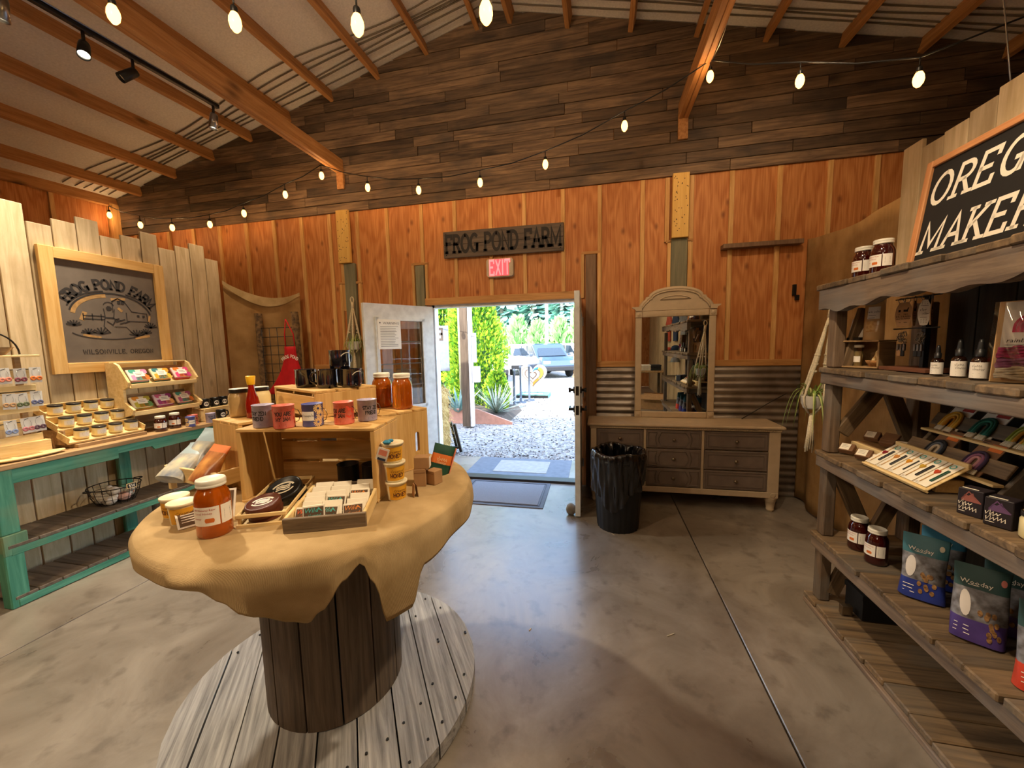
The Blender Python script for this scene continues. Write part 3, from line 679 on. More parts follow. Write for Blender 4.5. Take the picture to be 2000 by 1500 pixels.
loc_crate('knotty pine crate at the left rear under the jar with the dark lid', (-1.655, 1.345), rad(-18), .225, .36, .29, TZ)
CT = TZ + .291
# honey jars ---------------------------------------------------------
def jar_honey(name, label, loc, rz, r=.049, h=.178, fill=None, lab=True, group=None, lidm=None, cat='jar', small=False):
    t = thing(name, label, cat, loc, rz, group)
    p = [(0, 0), (.86, 0), (.95, .018), (1, .06), (1, .60), (.985, .665), (.9, .75), (.79, .80), (.745, .825), (.745, .875)]
    G().lathe([(a * r, b * h) for a, b in p], 32).make('body', fill or mHoney, t)
    l = [(.80, .862), (.82, .868), (.82, .9), (.8, .905), (.82, .915), (.82, .965), (.79, .985), (.74, .99), (.72, .984), (0, .984)]
    G().lathe([(a * r, b * h) for a, b in l], 32).make('lid', lidm or mLidW, t)
    if lab:
        R2 = r * 1.012; g = G(); a0, a1 = -1.35, .28
        g.arc(R2, a0, a1, h * .245, h * .565); g.make('front_label', mPaper, t)
        g = G().arc(R2, .36, 1.15, h * .245, h * .565); g.make('barcode_label', mPaper, t)
        R3 = r * 1.016; mp = lambda u, v: (R3 * math.sin(u / R3), -R3 * math.cos(u / R3), v)
        g = G(); word(g, 'All Natural Raw', h * .052, mp, at=(-.55 * R3, h * .5)); word(g, 'Local Honey', h * .052, mp, at=(-.6 * R3, h * .44)); word(g, 'honey', h * .048, mp, at=(-.95 * R3, h * .355), ital=.2); g.make('label_print', mRed, t)
        g = G()
        for k in range(-2, 3): g.grid(lambda u, v, k=k: mp(R3 * (-.26 + .085 * k + .09 * math.cos(2 * PI * u) * v), h * (.335 + .04 * math.sin(2 * PI * u) * v)), 10, 1)
        g.make('pumpkin_print', mOrange, t)
        g = G(); g.add([mp(R3 * (-.26 + x), h * (.30 + y)) for x, y in ((-.07, 0), (.07, 0), (0, .05))], [(0, 1, 2)]); bars(g, R3 * .42, h * .17, R3 * .54, h * .32, mp=mp); g.make('barcode_print', mInk, t)
    return t
hj = jar_honey('honey_jar', 'amber honey jar with white lid and pumpkin label at the table front', (-1.205, .955, TZ), rad(52), .049, .187)
jar_honey('honey_jar', 'unlabelled honey jar at the far right on the rear crate', (-.925, 1.70, CT), 0, .0485, .173, lab=False, group='big honey jars on the rear crate')
jar_honey('honey_jar', 'unlabelled honey jar left of the far right one, half behind the crate', (-1.058, 1.742, CT), 0, .0485, .173, lab=False, group='big honey jars on the rear crate')
mTan = M('tan_seasoning', 'c0a06a', .25, trans=.1, var=.1, coat=.6)
mLidK = M('black_jar_lid', '26221e', .3)
def mason(label, loc, r, h, fill):
    t = thing('mason_jar', label, 'jar', loc)
    G().lathe([(a * r, b * h) for a, b in [(0, 0), (.8, 0), (.96, .03), (1, .1), (1, .66), (.94, .76), (.84, .82), (.84, .86)]], 28).make('body', fill, t)
    G().lathe([(a * r, b * h) for a, b in [(.88, .85), (.9, .86), (.9, .95), (.87, .98)]], 28).make('lid_band', mLidK, t)
    G().lathe([(a * r, b * h) for a, b in [(.86, .982), (.84, .992), (0, .992)]], 28).make('lid_disc', mLidW, t)
mason('glass jar of tan powder with black band lid on the left crate', (-1.585, 1.425, CT), .044, .128, mTan)
mason('glass jar of pale cream behind the red sauce bottle', (-1.545, 1.5, CT), .04, .128, mWax)
t = thing('sauce_bottle', 'red sauce bottle with yellow cap between the two jars', 'bottle', (-1.495, 1.405, CT), rad(45))
G().lathe([(0, 0), (.026, 0), (.028, .006), (.028, .06), (.024, .085), (.015, .115), (.012, .135), (.012, .15)], 20).make('body', M('red_sauce', '93190c', .15, trans=.1, coat=.6), t)
G().lathe([(.0145, .146), (.0155, .15), (.019, .182), (.017, .185), (0, .185)], 14).make('cap', M('yellow_cap', 'e8b41e', .4), t)
G().arc(.0287, -.2, 1.3, .008, .05).make('label', M('orange_label', 'c3472a', .5, var=.25, sc=90), t)
# printed candle tins -------------------------------------------------
mTinP = M('coral_tin', 'e98a7c', .4, mottle='d9503e', sc=26); mTinV = M('lilac_tin', '9a93b4', .4, mottle='b9b3c8', sc=30); mTinB = M('blue_tin', '5b62a8', .4, var=.1)
mPetal = M('cream_petal', 'e8c27c', .6, var=.05)
def tin(label, loc, rz, mt_, l1, l2, flower=False, group='printed candle tins', r=.0375, h=.087):
    t = thing('candle_tin', label, 'tin', loc, rz, group)
    G().lathe([(0, .001), (r * .97, 0), (r, .003), (r, h * .97), (r * 1.03, h * .975), (r * 1.03, h), (r * .97, h), (r * .95, h * .93), (0, h * .93)], 28).make('body', mt_, t)
    mp = cyl_map(r * 1.012)
    g = G()
    if l1: stroke(g, l1, h * .16, .2, mp=mp, at=(0, h * .56), gap=.12, sx=.85); stroke(g, l2, h * .16, .2, mp=mp, at=(0, h * .33), gap=.12, sx=.85); lines(g, r * .7, 2, .005, -r * .35, h * .16, .0013, mp=mp); lines(g, r * 1.1, 2, .005, -r * .5, h * .82, .0012, mp=mp); g.make('print', mInk, t)
    if flower:
        g.arc(r * 1.011, -.75, .55, h * .28, h * .68); g.make('label', mPaper, t)
        g = G(); word(g, '~7', h * .16, cyl_map(r * 1.02), (-.0, h * .44)); g.make('print', mInk, t)
        for cx, cz in ((1.0, .8), (1.25, .5), (.95, .2), (-1.2, .25), (-1.3, .7)):
            g = G()
            for k in range(14):
                a = 2 * PI * k / 14; mpp = cyl_map(r * 1.014); p = lambda q, da: mpp(r * cx + q * math.cos(a + da), h * cz + q * math.sin(a + da)); g.add([p(.005, -.2), p(.0165, -.13), p(.0185, 0), p(.0165, .13), p(.005, .2)], [(0, 1, 2, 3, 4)])
            g.make('flower_print', mPetal, t)
    elif mt_ is mTinP:
        g = G()
        for k in range(12):
            cx = RND.choice((-1, 1)) * RND.uniform(.95, 1.9); cz = RND.uniform(.15, .85); an = RND.uniform(0, 6)
            mpp = cyl_map(r * 1.009); g.add([mpp(r * cx + .008 * math.cos(an) * math.cos(b) - .004 * math.sin(an) * math.sin(b), h * cz + .008 * math.sin(an) * math.cos(b) + .004 * math.cos(an) * math.sin(b)) for b in (0, .8, 1.57, 2.3, 3.14, 3.9, 4.7, 5.5)], [tuple(range(8))])
        g.make('leaf_print', M('coral_leaf', 'd8472f', .6), t) if 'coral_leaf' not in bpy.data.materials else g.make('leaf_print', bpy.data.materials['coral_leaf'], t)
    g = G()
    g.tube([(r * 1.0, .0, h * .78), (r * 1.3, 0, h * .72), (r * 1.5, 0, h * .5), (r * 1.3, 0, h * .24), (r * 1.03, 0, h * .2)], .0016, 6); g.make('wire_handle', mKnob, t)
    return t
tin('lilac candle tin at the far left, its wording turned half away', (-1.268, 1.235, CT), rad(8), mTinV, 'STAY ZEN', 'FRIEND')
tin('coral candle tin with black lettering, second from the left', (-1.172, 1.232, CT), rad(36), mTinP, 'YOU ARE', 'MY JAM')
tin('blue candle tin with cream daisies in the middle of the row', (-1.082, 1.278, CT), rad(14), mTinB, None, None, True)
tin('coral candle tin second from the right, before the shallow crate', (-.982, 1.33, CT), rad(0), mTinP, 'YOU ARE', 'MY JAM')
tin('lilac candle tin at the far right end of the row', (-.925, 1.402, CT), rad(56), mTinV, 'STAY ZEN', 'FRIEND')
tin('blue printed tin half hidden behind the navy mugs', (-1.125, 1.80, CT), rad(20), M('pale_blue_tin', '7d8fb5', .4), None, None, True, group=None)
# navy enamel mugs -----------------------------------------------------
def mug(label, loc, rz, mt_=None, r=.045, h=.085, art=True, group=None, name='enamel_mug', liner=None):
    t = thing(name, label, 'mug', loc, rz, group)
    G().lathe([(0, .002), (r * .9, 0), (r * .97, .006), (r, h * .2), (r, h * .96), (r * 1.05, h * .985), (r * 1.04, h), (r * .97, h * .99), (r * .95, h * .1), (0, h * .08)], 30).make('cup', mt_ or mEnamel, t)
    G().tube([(r * .98, 0, h * .82), (r * 1.4, 0, h * .82), (r * 1.62, 0, h * .62), (r * 1.55, 0, h * .36), (r * 1.0, 0, h * .22)], .0055, 8).make('handle', mt_ or mEnamel, t)
    if art:
        mp = cyl_map(r * 1.01); g = G()
        ribbon(g, arcp(0, .5, .42, .36, 150, 30, 12), .0035, h, 0, lambda u, v: mp(u * 1.0, v), 0); lines(g, .04, 2, .004, -.02, h * .2, .002, mp=mp)
        g.make('crest', mKnobL, t)
    return t
mKnobL = M('cream_crest', 'cfc6ae', .6)
CC = TZ + .291 + .119
mug('navy enamel mug at the left end of the bottom row', (-1.345, 1.56, CC), rad(160), group='navy enamel mugs')
mug('navy enamel mug second from left in the bottom row', (-1.213, 1.54, CC), rad(200), group='navy enamel mugs')
mug('navy enamel mug at the right front of the bottom row, crest in view', (-1.112, 1.575, CC), rad(82), group='navy enamel mugs')
mug('navy enamel mug in the bottom row hidden behind the others', (-1.235, 1.665, CC), rad(120), group='navy enamel mugs')
mug('navy enamel mug stacked on top of the pile', (-1.165, 1.572, CC + .086), rad(84), group='navy enamel mugs')
mug('black mug on the left inside the front crate', (-1.02, 1.385, TZ + .013), rad(130), mBlack, .042, .095, False, 'black mugs in the front crate', 'black_mug')
mug('black mug on the right inside the front crate', (-.915, 1.40, TZ + .013), rad(130), mBlack, .042, .095, False, 'black mugs in the front crate', 'black_mug')
# honey tubs -----------------------------------------------------------
def tub(label, loc, rz, r=.041, h=.075, group=None, band=mYellow):
    t = thing('honey_tub', label, 'tub', loc, rz, group)
    G().lathe([(0, 0), (r * .82, 0), (r * .84, .003), (r * .97, h * .93)], 30).make('tub_body', mTub, t)
    G().lathe([(r * 1.0, h * .88), (r * 1.06, h * .885), (r * 1.06, h * .99), (r * 1.02, h), (r * .98, h * .985), (0, h * .985)], 30).make('lid', mTub, t)
    rr_ = lambda v: r * (.843 + .13 * v / (h * .93)) + .0006
    G().grid(lambda u, v: (rr_(h * (.08 + .72 * v)) * math.sin(-1.2 + 2.4 * u), -rr_(h * (.08 + .72 * v)) * math.cos(-1.2 + 2.4 * u), h * (.08 + .72 * v)), 16, 1).make('label', band, t)
    mp = lambda u, v: ((rr_(v) + .0006) * math.sin(u / r), -(rr_(v) + .0006) * math.cos(u / r), v)
    g = G(); word(g, 'Creamed', h * .2, mp, at=(0, h * .5), ital=.15); stroke(g, 'HONEY', h * .2, .24, mp=mp, at=(0, h * .24)); lines(g, r * .6, 1, .01, 0, h * .13, .001, mp=mp); g.make('print', mBrownInk, t)
    return t
tub('creamed honey tub at the back left of the pair', (-1.482, 1.04, TZ), rad(10), group='loose honey tubs')
tub('creamed honey tub in front of the pair, bright yellow side out', (-1.40, 1.003, TZ), rad(62), group='loose honey tubs')
for i, q in enumerate(('bottom', 'middle', 'top')): tub('creamed honey tub at the %s of the stack of three' % q, (-.762 - .004 * i, 1.318, TZ + i * .0755), rad(52 - 6 * i), .0395, .0745, 'stacked honey tubs')
t = thing('gift_tag', 'coral and white hang tag with a blue bow on the top tub', 'tag', (-.772, 1.29, TZ + .2275), rad(15))
G().box((0, -.01, .006), (.03, .024, .014), ch=.006).box((.012, -.004, .01), (.02, .012, .012), ch=.004).make('bow', M('blue_bow', '2f7fa0', .6), t)
B('card', (.042, .0016, .05), (-.012, -.0345, -.034), mPaper, t, rot=(.1, .35, 0), ch=0); B('coral_patch', (.03, .0012, .022), (-.01, -.036, -.028), M('coral_patch', 'e08a70', .6), t, rot=(.1, .35, 0), ch=0); B('navy_patch', (.03, .0012, .009), (-.017, -.0365, -.052), M('navy_patch', '22304a', .6), t, rot=(.1, .35, 0), ch=0)
# small kraft boxes + card, green bag -----------------------------------
for i, (x, y, z, s, a_, lb) in enumerate(((-.735, 1.47, 0, (.05, .05, .075), 20, 'small kraft box standing behind the tub stack'), (-.685, 1.50, 0, (.05, .05, .06), -20, 'small kraft box right of the tub stack'), (-.725, 1.475, .0755, (.062, .05, .05), 15, 'kraft box with a white label resting on a smaller kraft box'))):
    t = thing('kraft_box', lb, 'box', (x, y, TZ + z), rad(a_))
    B('carton', s, (0, 0, s[2] / 2), mKraft, t, ch=.002)
    if i == 2: B('label', (.001, s[1] * .8, s[2] * .9), (s[0] / 2 + .001, 0, s[2] / 2), mPaper, t, ch=0)
    else: B('flap_line', (s[0] * .96, .0006, .001), (0, -s[1] / 2 - .0004, s[2] * .8), mKraftD, t, ch=0)
t = thing('folded_card', 'small folded kraft card between tub stack and boxes', 'card', (-.705, 1.345, TZ), rad(40)); B('card', (.002, .035, .05), (0, 0, .0248), mKraft, t, rot=(0, .1, 0), ch=0); B('card', (.002, .035, .05), (.012, 0, .0248), mKraftD, t, rot=(0, -.1, 0), ch=0)
def pouch(name, label, cat, loc, rz, w, h, d, lay, group=None, lean=0, rot=None, wrinkle=.3):
    """stand-up pouch: filled lower body closing to a flat sealed top; lay = [(z0, z1, material, part name)] bands"""
    t = thing(name, label, cat, loc, rz, group, rot=rot or (lean, 0, rz)); sd = RND.random() * 9
    def pt(u, v):
        a = 2 * PI * u; th = d / 2 * max(.035, (1 - v ** 2.2)) * (1 if v > .04 else .9); wx = w / 2 * (1 - .05 * math.sin(v * PI))
        sx = math.copysign(abs(math.cos(a)) ** .55, math.cos(a)); sy = math.copysign(abs(math.sin(a)) ** .9, math.sin(a))
        k = wrinkle * .012 * math.sin(7 * v + sd + 3 * u * 6.28) * (1 - v * .6)
        return (wx * sx + k * .4, th * sy + k * (1 if sy > 0 else -1) * .5, h * v)
    for z0, z1, mt_, nm in lay: 
        g = G().grid(lambda u, v: pt(u, z0 + (z1 - z0) * v), 28, max(2, int((z1 - z0) * 14)), wrap=True)
        if z0 <= .001: g.add([pt(i / 28, 0) for i in range(28)], [tuple(range(28))[::-1]])
        g.make(nm, mt_, t)
    return t, pt
t, pt = pouch('tea_pouch', 'green pouch with an orange band leaning at the right table edge', 'pouch', (-.715, 1.60, TZ + .006), 0, .1, .135, .05, [(0, .36, mGreenBag, 'lower_film'), (.36, .68, mOrange, 'printed_band'), (.68, 1, mGreenBag, 'upper_film')], rot=(-.12, .34, .5))
B('side_strip', (.004, .03, .13), (.051, .0, .067), bpy.data.materials['coral_patch'], t, ch=0)
g = G(); word(g, '~4', .024, lambda u, v: (u, -.0275, v), (0, .062)); word(g, '~5', .018, lambda u, v: (u, -.0275, v), (0, .048)); g.make('print', M('pale_print', 'e8d9a8', .6), t)
# chips tray with pouches ------------------------------------------------
t = thing('legged_tray', 'pale wooden tray on short legs holding the chip bags', 'tray', (-1.47, 1.185, TZ), rad(170))
w, d_ = .35, .13
for x in (.02, w - .02):
    for y in (-.015, -d_ + .015): B('leg', (.022, .022, .045), (x, y, .0225), mPale, t)
B('bottom', (w - .02, d_ - .02, .008), (w / 2, -d_ / 2, .048), mPale, t)
for y in (-.006, -d_ + .006): B('side_board', (w, .012, .062), (w / 2, y, .075), mPaleX, t)
for x in (.006, w - .006): B('end_board', (.012, d_ - .025, .062), (x, -d_ / 2, .075), mPale, t)
mBlueFilm = M('blue_grey_film', '6f7f9a', .35, mottle='d8d2b4', sc=16); mRedFilm = M('red_brown_film', '7d2c1e', .35, mottle='d99a50', sc=16); mBlueTop = M('pale_blue_film', '9db3bd', .35)
pouch('chip_bag', 'blue grey chip bag leaning in the legged tray', 'bag', (-1.735, 1.205, TZ + .06), 0, .13, .2, .055, [(0, .62, mBlueFilm, 'front_print'), (.62, 1, mBlueTop, 'sealed_top')], rot=(-.95, 0, .05))
pouch('chip_bag', 'paler blue chip bag behind the blue grey one', 'bag', (-1.725, 1.285, TZ + .09), 0, .12, .19, .045, [(0, .62, mBlueFilm, 'front_print'), (.62, 1, mBlueTop, 'sealed_top')], rot=(-.7, 0, -.05))
pouch('chip_bag', 'red brown chip bag with orange stripes at the tray front', 'bag', (-1.56, 1.19, TZ + .06), 0, .135, .165, .055, [(0, .8, mRedFilm, 'front_print'), (.8, 1, mOrange, 'sealed_top')], rot=(-.62, 0, -.25))
# framed cards behind the honey jar ---------------------------------------
for i, (x, y, rz_, ln, lb) in enumerate(((-1.325, .975, 60, -.95, 'brown card in a white border lying back left of the honey jar'), (-1.285, 1.045, 30, -.4, 'white bordered brown card standing behind the honey jar'))):
    t = thing('info_card', lb, 'card', (x, y, TZ + .003), 0, rot=(ln, 0, rad(rz_)))
    B('border', (.075, .004, .1), (0, 0, .05), mPaper, t, ch=0); B('face', (.063, .002, .086), (0, -.0025, .05), mBrownC, t, ch=0)
    g = G(); word(g, '~6', .014, lambda u, v: (u, -.004, v), (0, .064)); lines(g, .05, 4, .01, -.025, .05, .003, mp=lambda u, v: (u, -.004, v)); g.make('print', mPaper, t)
# slatted tray with round tins ----------------------------------------------
t = thing('slatted_tray', 'small pale slatted tray holding the round tins', 'tray', (-1.155, .998, TZ), 0, rot=(.045, 0, rad(24)))
w, d_ = .135, .31
for x in (0, w):
    for y in (0, d_): B('corner_post', (.01, .01, .05), (x, y, .025), mPale, t)
    for z in (.008, .042): B('slat', (.006, d_ + .012, .014), (x + (.006 if x else -.006), d_ / 2, z), mPale, t)
for y in (0, d_):
    for z in (.008, .042): B('slat', (w + .02, .006, .014), (w / 2, y + (.006 if y else -.006), z), mPaleX, t)
B('bottom', (w, d_, .004), (w / 2, d_ / 2, .004), mPale, t)
def ptin(label, loc, rot, r, mt_, art):
    t = thing('round_tin', label, 'tin', loc, 0, 'round balm tins', rot=rot); 
    G().lathe([(0, 0), (r * .96, 0), (r * .97, .002), (r * .97, .018)], 32).make('base', mt_, t)
    G().lathe([(r, .017), (r * 1.02, .019), (r * 1.02, .036), (r * .98, .04), (r * .9, .0405), (r * .88, .0385), (0, .0385)], 32).make('lid', mt_, t)
    g = G(); ribbon(g, arcp(0, 0, .6, .42, 20, 160, 12), r * .12, r, 0, lambda u, v: (u, v, .0392), 0); ribbon(g, arcp(0, 0, .6, .42, 200, 340, 12), r * .1, r, 0, lambda u, v: (u, v, .0392), 0)
    for q in (-.16, .0, .14): ribbon(g, [(-.38, q), (-.1, q + .06), (.1, q - .03), (.38, q + .05)], r * .09, r, 0, lambda u, v: (u, v, .0392), 0)
    g.make('lid_print', art, t)
ptin('brown round tin with white lettering in the slatted tray', (-1.125, 1.07, TZ + .03), (.18, -.12, .5), .054, mChoc, mPaper)
ptin('larger black round tin leaning behind the brown tin', (-1.155, 1.20, TZ + .035), (.42, -.22, .5), .062, mBlack, mKnobL)
ptin('black round tin under the leaning black tin', (-1.165, 1.225, TZ + .008), (.05, -.05, .4), .058, mBlack, mKnobL)
ptin('dark brown round tin lying under the brown tin', (-1.13, 1.075, TZ + .0075), (0, 0, .5), .053, mChoc, mPaper)
# brown tray of tea packets -------------------------------------------------
t = thing('packet_tray', 'weathered grey brown tray packed with small printed packets', 'tray', (-.977, .985, TZ), 0, rot=(.045, 0, rad(21.5)))
w, d_ = .255, .29
B('front_board', (w, .012, .05), (w / 2, .006, .025), mRustTray, t); B('back_board', (w, .012, .05), (w / 2, d_ - .006, .025), mRustTray, t)
for x in (.006, w - .006): B('side_board', (.012, d_ - .025, .05), (x, d_ / 2, .025), mPale, t)
B('bottom', (w - .02, d_ - .02, .006), (w / 2, d_ / 2, .004), mRustTray, t)
ca, sa = math.cos(rad(21.5)), math.sin(rad(21.5))
mPackW = M('packet_paper', 'efe6d0', .8, var=.03)
def packet(x, y, z, rz_, lean, lb, col):
    q = thing('tea_packet', lb, 'packet', (-.977 + ca * x - sa * y, .985 + sa * x + ca * y, TZ + z), 0, 'printed packets in the grey brown tray', rot=(lean, 0, rad(21.5) + rz_))
    B('sleeve', (.066, .007, .056), (0, 0, .028), mPackW, q, ch=.002)
    if col is not None:
        B('face_print', (.058, .0012, .047), (0, -.0042, .026), mBrownC, q, ch=0)
        g = G(); word(g, 'Wild', .021, lambda u, v: (u, -.0054, v), at=(-.008, .033), ital=.25); word(g, '~6', .013, lambda u, v: (u, -.0054, v), at=(.003, .018), ital=.25)
        g.add([(.004, -.0054, .032), (.016, -.0054, .046), (.026, -.0054, .034), (.02, -.0054, .037), (.0155, -.0054, .041)], [(0, 1, 4), (1, 2, 3), (1, 3, 4)]); g.make('lettering', col, q)
    return q
ordi = ('front', 'second', 'third', 'fourth', 'fifth', 'sixth')
cols = ('left', 'middle', 'right')
mOrP = M('orange_logo', 'e0602c', .6, var=0); mGoldP = M('gold_logo', 'e08a3a', .6, var=0)
for ci, x in enumerate((.052, .125, .2)):
    for k in range(6):
        col = {(0, 0): mOrP, (1, 0): mTealC, (2, 0): mGoldP, (2, 3): mGoldP, (1, 2): mTealC}.get((ci, k), None)
        packet(x + RND.uniform(-.006, .006), .034 + k * .038 + RND.uniform(-.004, .004), .012 + .0035 * k, RND.uniform(-.15, .15), -.55 + RND.uniform(-.09, .09), 'small printed packet, %s row of the %s column in the tray' % (ordi[k], cols[ci]), col)
packet(.088, .02, .022, .16, -.3, 'teal printed packet tilted forward between the front packets', mTealC)
# ================================================================== LEFT SIDE
PX = -3.84
pt_ = thing('board_partition', 'partition of pale upright boards with stepped tops behind the teal table', 'partition', (PX - .025, 2.4, 0))
bl = [(.9, 1.02, 2.6), (1.03, 1.17, 2.5), (1.18, 1.33, 2.62), (1.34, 1.5, 2.56), (1.505, 1.655, 2.58), (1.66, 1.81, 2.57), (1.815, 1.963, 2.568), (1.967, 2.096, 2.457), (2.1, 2.234, 2.514), (2.237, 2.374, 2.57), (2.377, 2.51, 2.468), (2.513, 2.655, 2.51), (2.658, 2.79, 2.577), (2.794, 2.933, 2.474), (2.936, 3.067, 2.524), (3.07, 3.214, 2.58), (3.217, 3.35, 2.467)]
for i, (y0, y1, zt) in enumerate(bl):
    t_ = RND.uniform(.018, .026); span('board', (-.0 - t_ + .025, y0 - 2.4, RND.choice((.0, .0, .02))), (.025, y1 - 2.4 - .003, zt), mBoard, pt_, ch=.003)
for z in (.5, 1.6): span('rail', (-.045, -1.4, z), (-.002, .94, z + .09), mBoard, pt_)
# framed farm sign
sg = thing('framed_farm_sign', 'grey farm logo panel in a yellow pine frame on the left boards', 'sign', (PX + .002, 2.39, 1.85), rad(90))
# local: x = along +Y (to the right as seen), -y = towards the room
SWd, SHt = .80, .915
for s_ in (-1, 1):
    B('frame_stile', (.078, .03, SHt), (s_ * (SWd / 2 - .039), -.015, 0), mFrame, sg)
    B('frame_rail', (SWd - .156, .028, .078), (0, -.015, s_ * (SHt / 2 - .039)), mFrameX, sg)
B('panel', (SWd - .156, .01, SHt - .156), (0, -.006, 0), mSlate, sg, ch=0)
mp = lambda u, v: (u, -.0125, v)
g = G()
def arc_text(s, h, R_, cz, spread, w, mode='slab'):
    tot = sum(LET[c][1] + .2 for c in s); x = 0
    for c in s:
        adv = LET[c][1] + .2; a = spread * (1 - 2 * (x + LET[c][1] / 2) / (tot - .2)); 
        ca_, sa_ = math.cos(a), math.sin(a); cx, cy = -R_[0] * math.sin(a), cz + R_[1] * math.cos(a)
        an = math.atan2(R_[1] * math.sin(a), R_[0] * math.cos(a))
        f = lambda u, v, cx=cx, cy=cy, an=an: mp(cx + u * math.cos(an) - v * math.sin(an), cy + u * math.sin(an) + v * math.cos(an))
        if c != ' ': stroke(G(), c, h, w, mode, mp=f).make('letter', mSignDark, sg)
        x += adv
arc_text('FROG POND FARM', .068, (.29, .22), -.02, 1.12, .24)
letters(sg, mSignDark, 'WILSONVILLE, OREGON', .033, .17, 'sans', mp, (.02, -.315), gap=.22)
g = G(); P = lambda pts, w=.006: ribbon(g, pts, w, 1, 0, mp, 0)
P(arcp(0, -.02, .27, .185, 168, 12, 26), .012); P(arcp(0, -.02, .295, .20, 160, 100, 14), .01); P(arcp(0, -.02, .295, .20, 70, 20, 14), .008)
P([(.0, .10), (.04, .13), (.09, .11)]); P([(.04, .13), (.0, .105), (.0, .02)]); P([(.04, .13), (.09, .1), (.13, .03), (.24, .02), (.24, -.04)]); P([(.09, .02), (.09, -.05), (.25, -.05)])
for x, z, w, h in ((.035, .085, .022, .028), (.06, .085, .022, .028), (.165, -.012, .018, .018), (.205, -.014, .018, .018)): g.add([mp(x, z), mp(x + w, z), mp(x + w, z + h), mp(x, z + h)], [(0, 1, 2, 3)])
for z in (-.02, -.045): P([(-.19, z), (-.06, z)], .007)
for x in (-.19, -.135, -.08): P([(x, -.055), (x, -.005)], .007)
P(arcp(-.025, .06, .035, .035, 20, 160, 8), .006); g.add([mp(-.025 + .02 * math.cos(k), .045 + .02 * math.sin(k)) for k in (0, 1, 2, 3, 4, 5, 5.8)], [tuple(range(7))])
P([(-.06, .04), (-.055, -.02), (-.07, -.1), (-.03, -.15)]); P([(.01, .04), (.0, -.03), (.03, -.05)]); P([(-.05, -.03), (.0, -.03)], .012); P([(-.045, -.06), (-.01, -.085), (.01, -.05)], .008)
P([(.0, -.1), (.08, -.1), (.13, -.16)], .005); P(arcp(-.03, -.13, .25, .07, 200, 340, 18), .007)
for cx, cz, sc_ in ((-.25, -.1, 1), (-.17, -.16, 1.0), (-.09, -.16, 1.25), (.15, -.17, 1.25), (.22, -.15, 1), (.26, -.1, 1.1)):
    for k in range(7):
        a = rad(15 + 25 * k); P([(cx, cz), (cx + .045 * sc_ * math.cos(a), cz + .04 * sc_ * math.sin(a))], .009)
for x, z in ((.03, -.06), (.06, -.05), (.09, -.065), (.02, -.045), (.055, -.075)): P([(x - .015, z), (x + .015, z + .012)], .01)
g.make('logo_cutout', mSignDark, sg)  # dark strokes paint the shadows inside the plate's cut-outs
mGold = M('logo_tan', 'b08a55', .8, var=.15, sc=40)
for pts, w in ((arcp(0, -.02, .25, .165, 172, 100, 14), .028), ([(-.18, .0), (-.2, -.05)], .03), ([(.0, .12), (.09, .13)], .02), ([(-.2, -.17), (-.1, -.19)], .02), ([(.14, -.19), (.24, -.17)], .02), ([(.04, .05), (.06, .03)], .02), ([(.25, -.05), (.26, .0)], .015)):
    g = G(); ribbon(g, pts, w, 1, 0, lambda u, v: (u, -.0118, v), 0); g.make('tan_inlay', mGold, sg)
# teal table
TT = .885
tt = thing('teal_table', 'long worn teal painted table with two low shelves on the left', 'table', (-3.64, 2.2, 0))
Y0, Y1 = 1.47 - 2.2, 3.15 - 2.2; XF, XB = .19, -.17
for i in range(3):
    x0 = XB + i * .125; span('top_plank', (x0, Y0 - .03, TT - .032), (x0 + .122, Y1, TT + RND.uniform(-.002, .001)), mTop, tt, ch=.004)
def apron(name, x, y0, y1, zt, h, drop, mt_):
    n = 40; pl = []
    for i in range(n + 1):
        y = y0 + (y1 - y0) * i / n; q = min(abs(y - y0), abs(y - y1)); pl.append((y, zt - h + (drop if (.55 < (i / n) < .93) else 0)))
    G().prism([(y0, zt), (y1, zt)] + pl[::-1], x - .011, x + .011, 'X').make(name, mt_, tt)
span('apron_board', (XF - .03, Y0, TT - .125), (XF - .008, Y0 + .62, TT - .034), mTeal, tt, ch=.004)
g = G().prism([(Y0 + .4, TT - .034), (Y1, TT - .034), (Y1, TT - .105), (Y0 + 1.15, TT - .115), (Y0 + .86, TT - .12), (Y0 + .84, TT - .09), (Y0 + .4, TT - .085)], XF - .029, XF - .009, 'X'); g.make('apron_board', mTeal, tt)
# front end post: three stacked painted lengths
for z0, z1, dx in ((.0, .36, 0), (.33, .46, .008), (.46, TT - .03, 0)):
    span('leg', (XF - .075 - dx, Y0 - .0, z0), (XF + dx * .4, Y0 + .085 + dx * 3, z1), mTealZ, tt, ch=.006)
for y in (Y0 + .0, Y0 + .80, Y1 - .1): span('leg', (XB, y, 0), (XB + .035, y + .085, TT - .03), mTealZ, tt, ch=.006)
span('leg', (XF - .06, Y1 - .09, 0), (XF, Y1, TT - .03), mTealZ, tt, ch=.006)
for zt in (.395, .072):
    span('shelf_rail', (XF - .014, Y0 + .03, zt - .068), (XF + .004, Y1, zt - .022), mTeal, tt, ch=.004)
    y = Y0 + .02
    while y < Y1 - .05:
        w = RND.uniform(.1, .15); span('shelf_plank', (XB + .02, y, zt - .022), (XF + .006 + RND.uniform(-.004, .003), min(y + w, Y1) - .003, zt + RND.uniform(-.002, .001)), mLowPl, tt, ch=.003); y += w
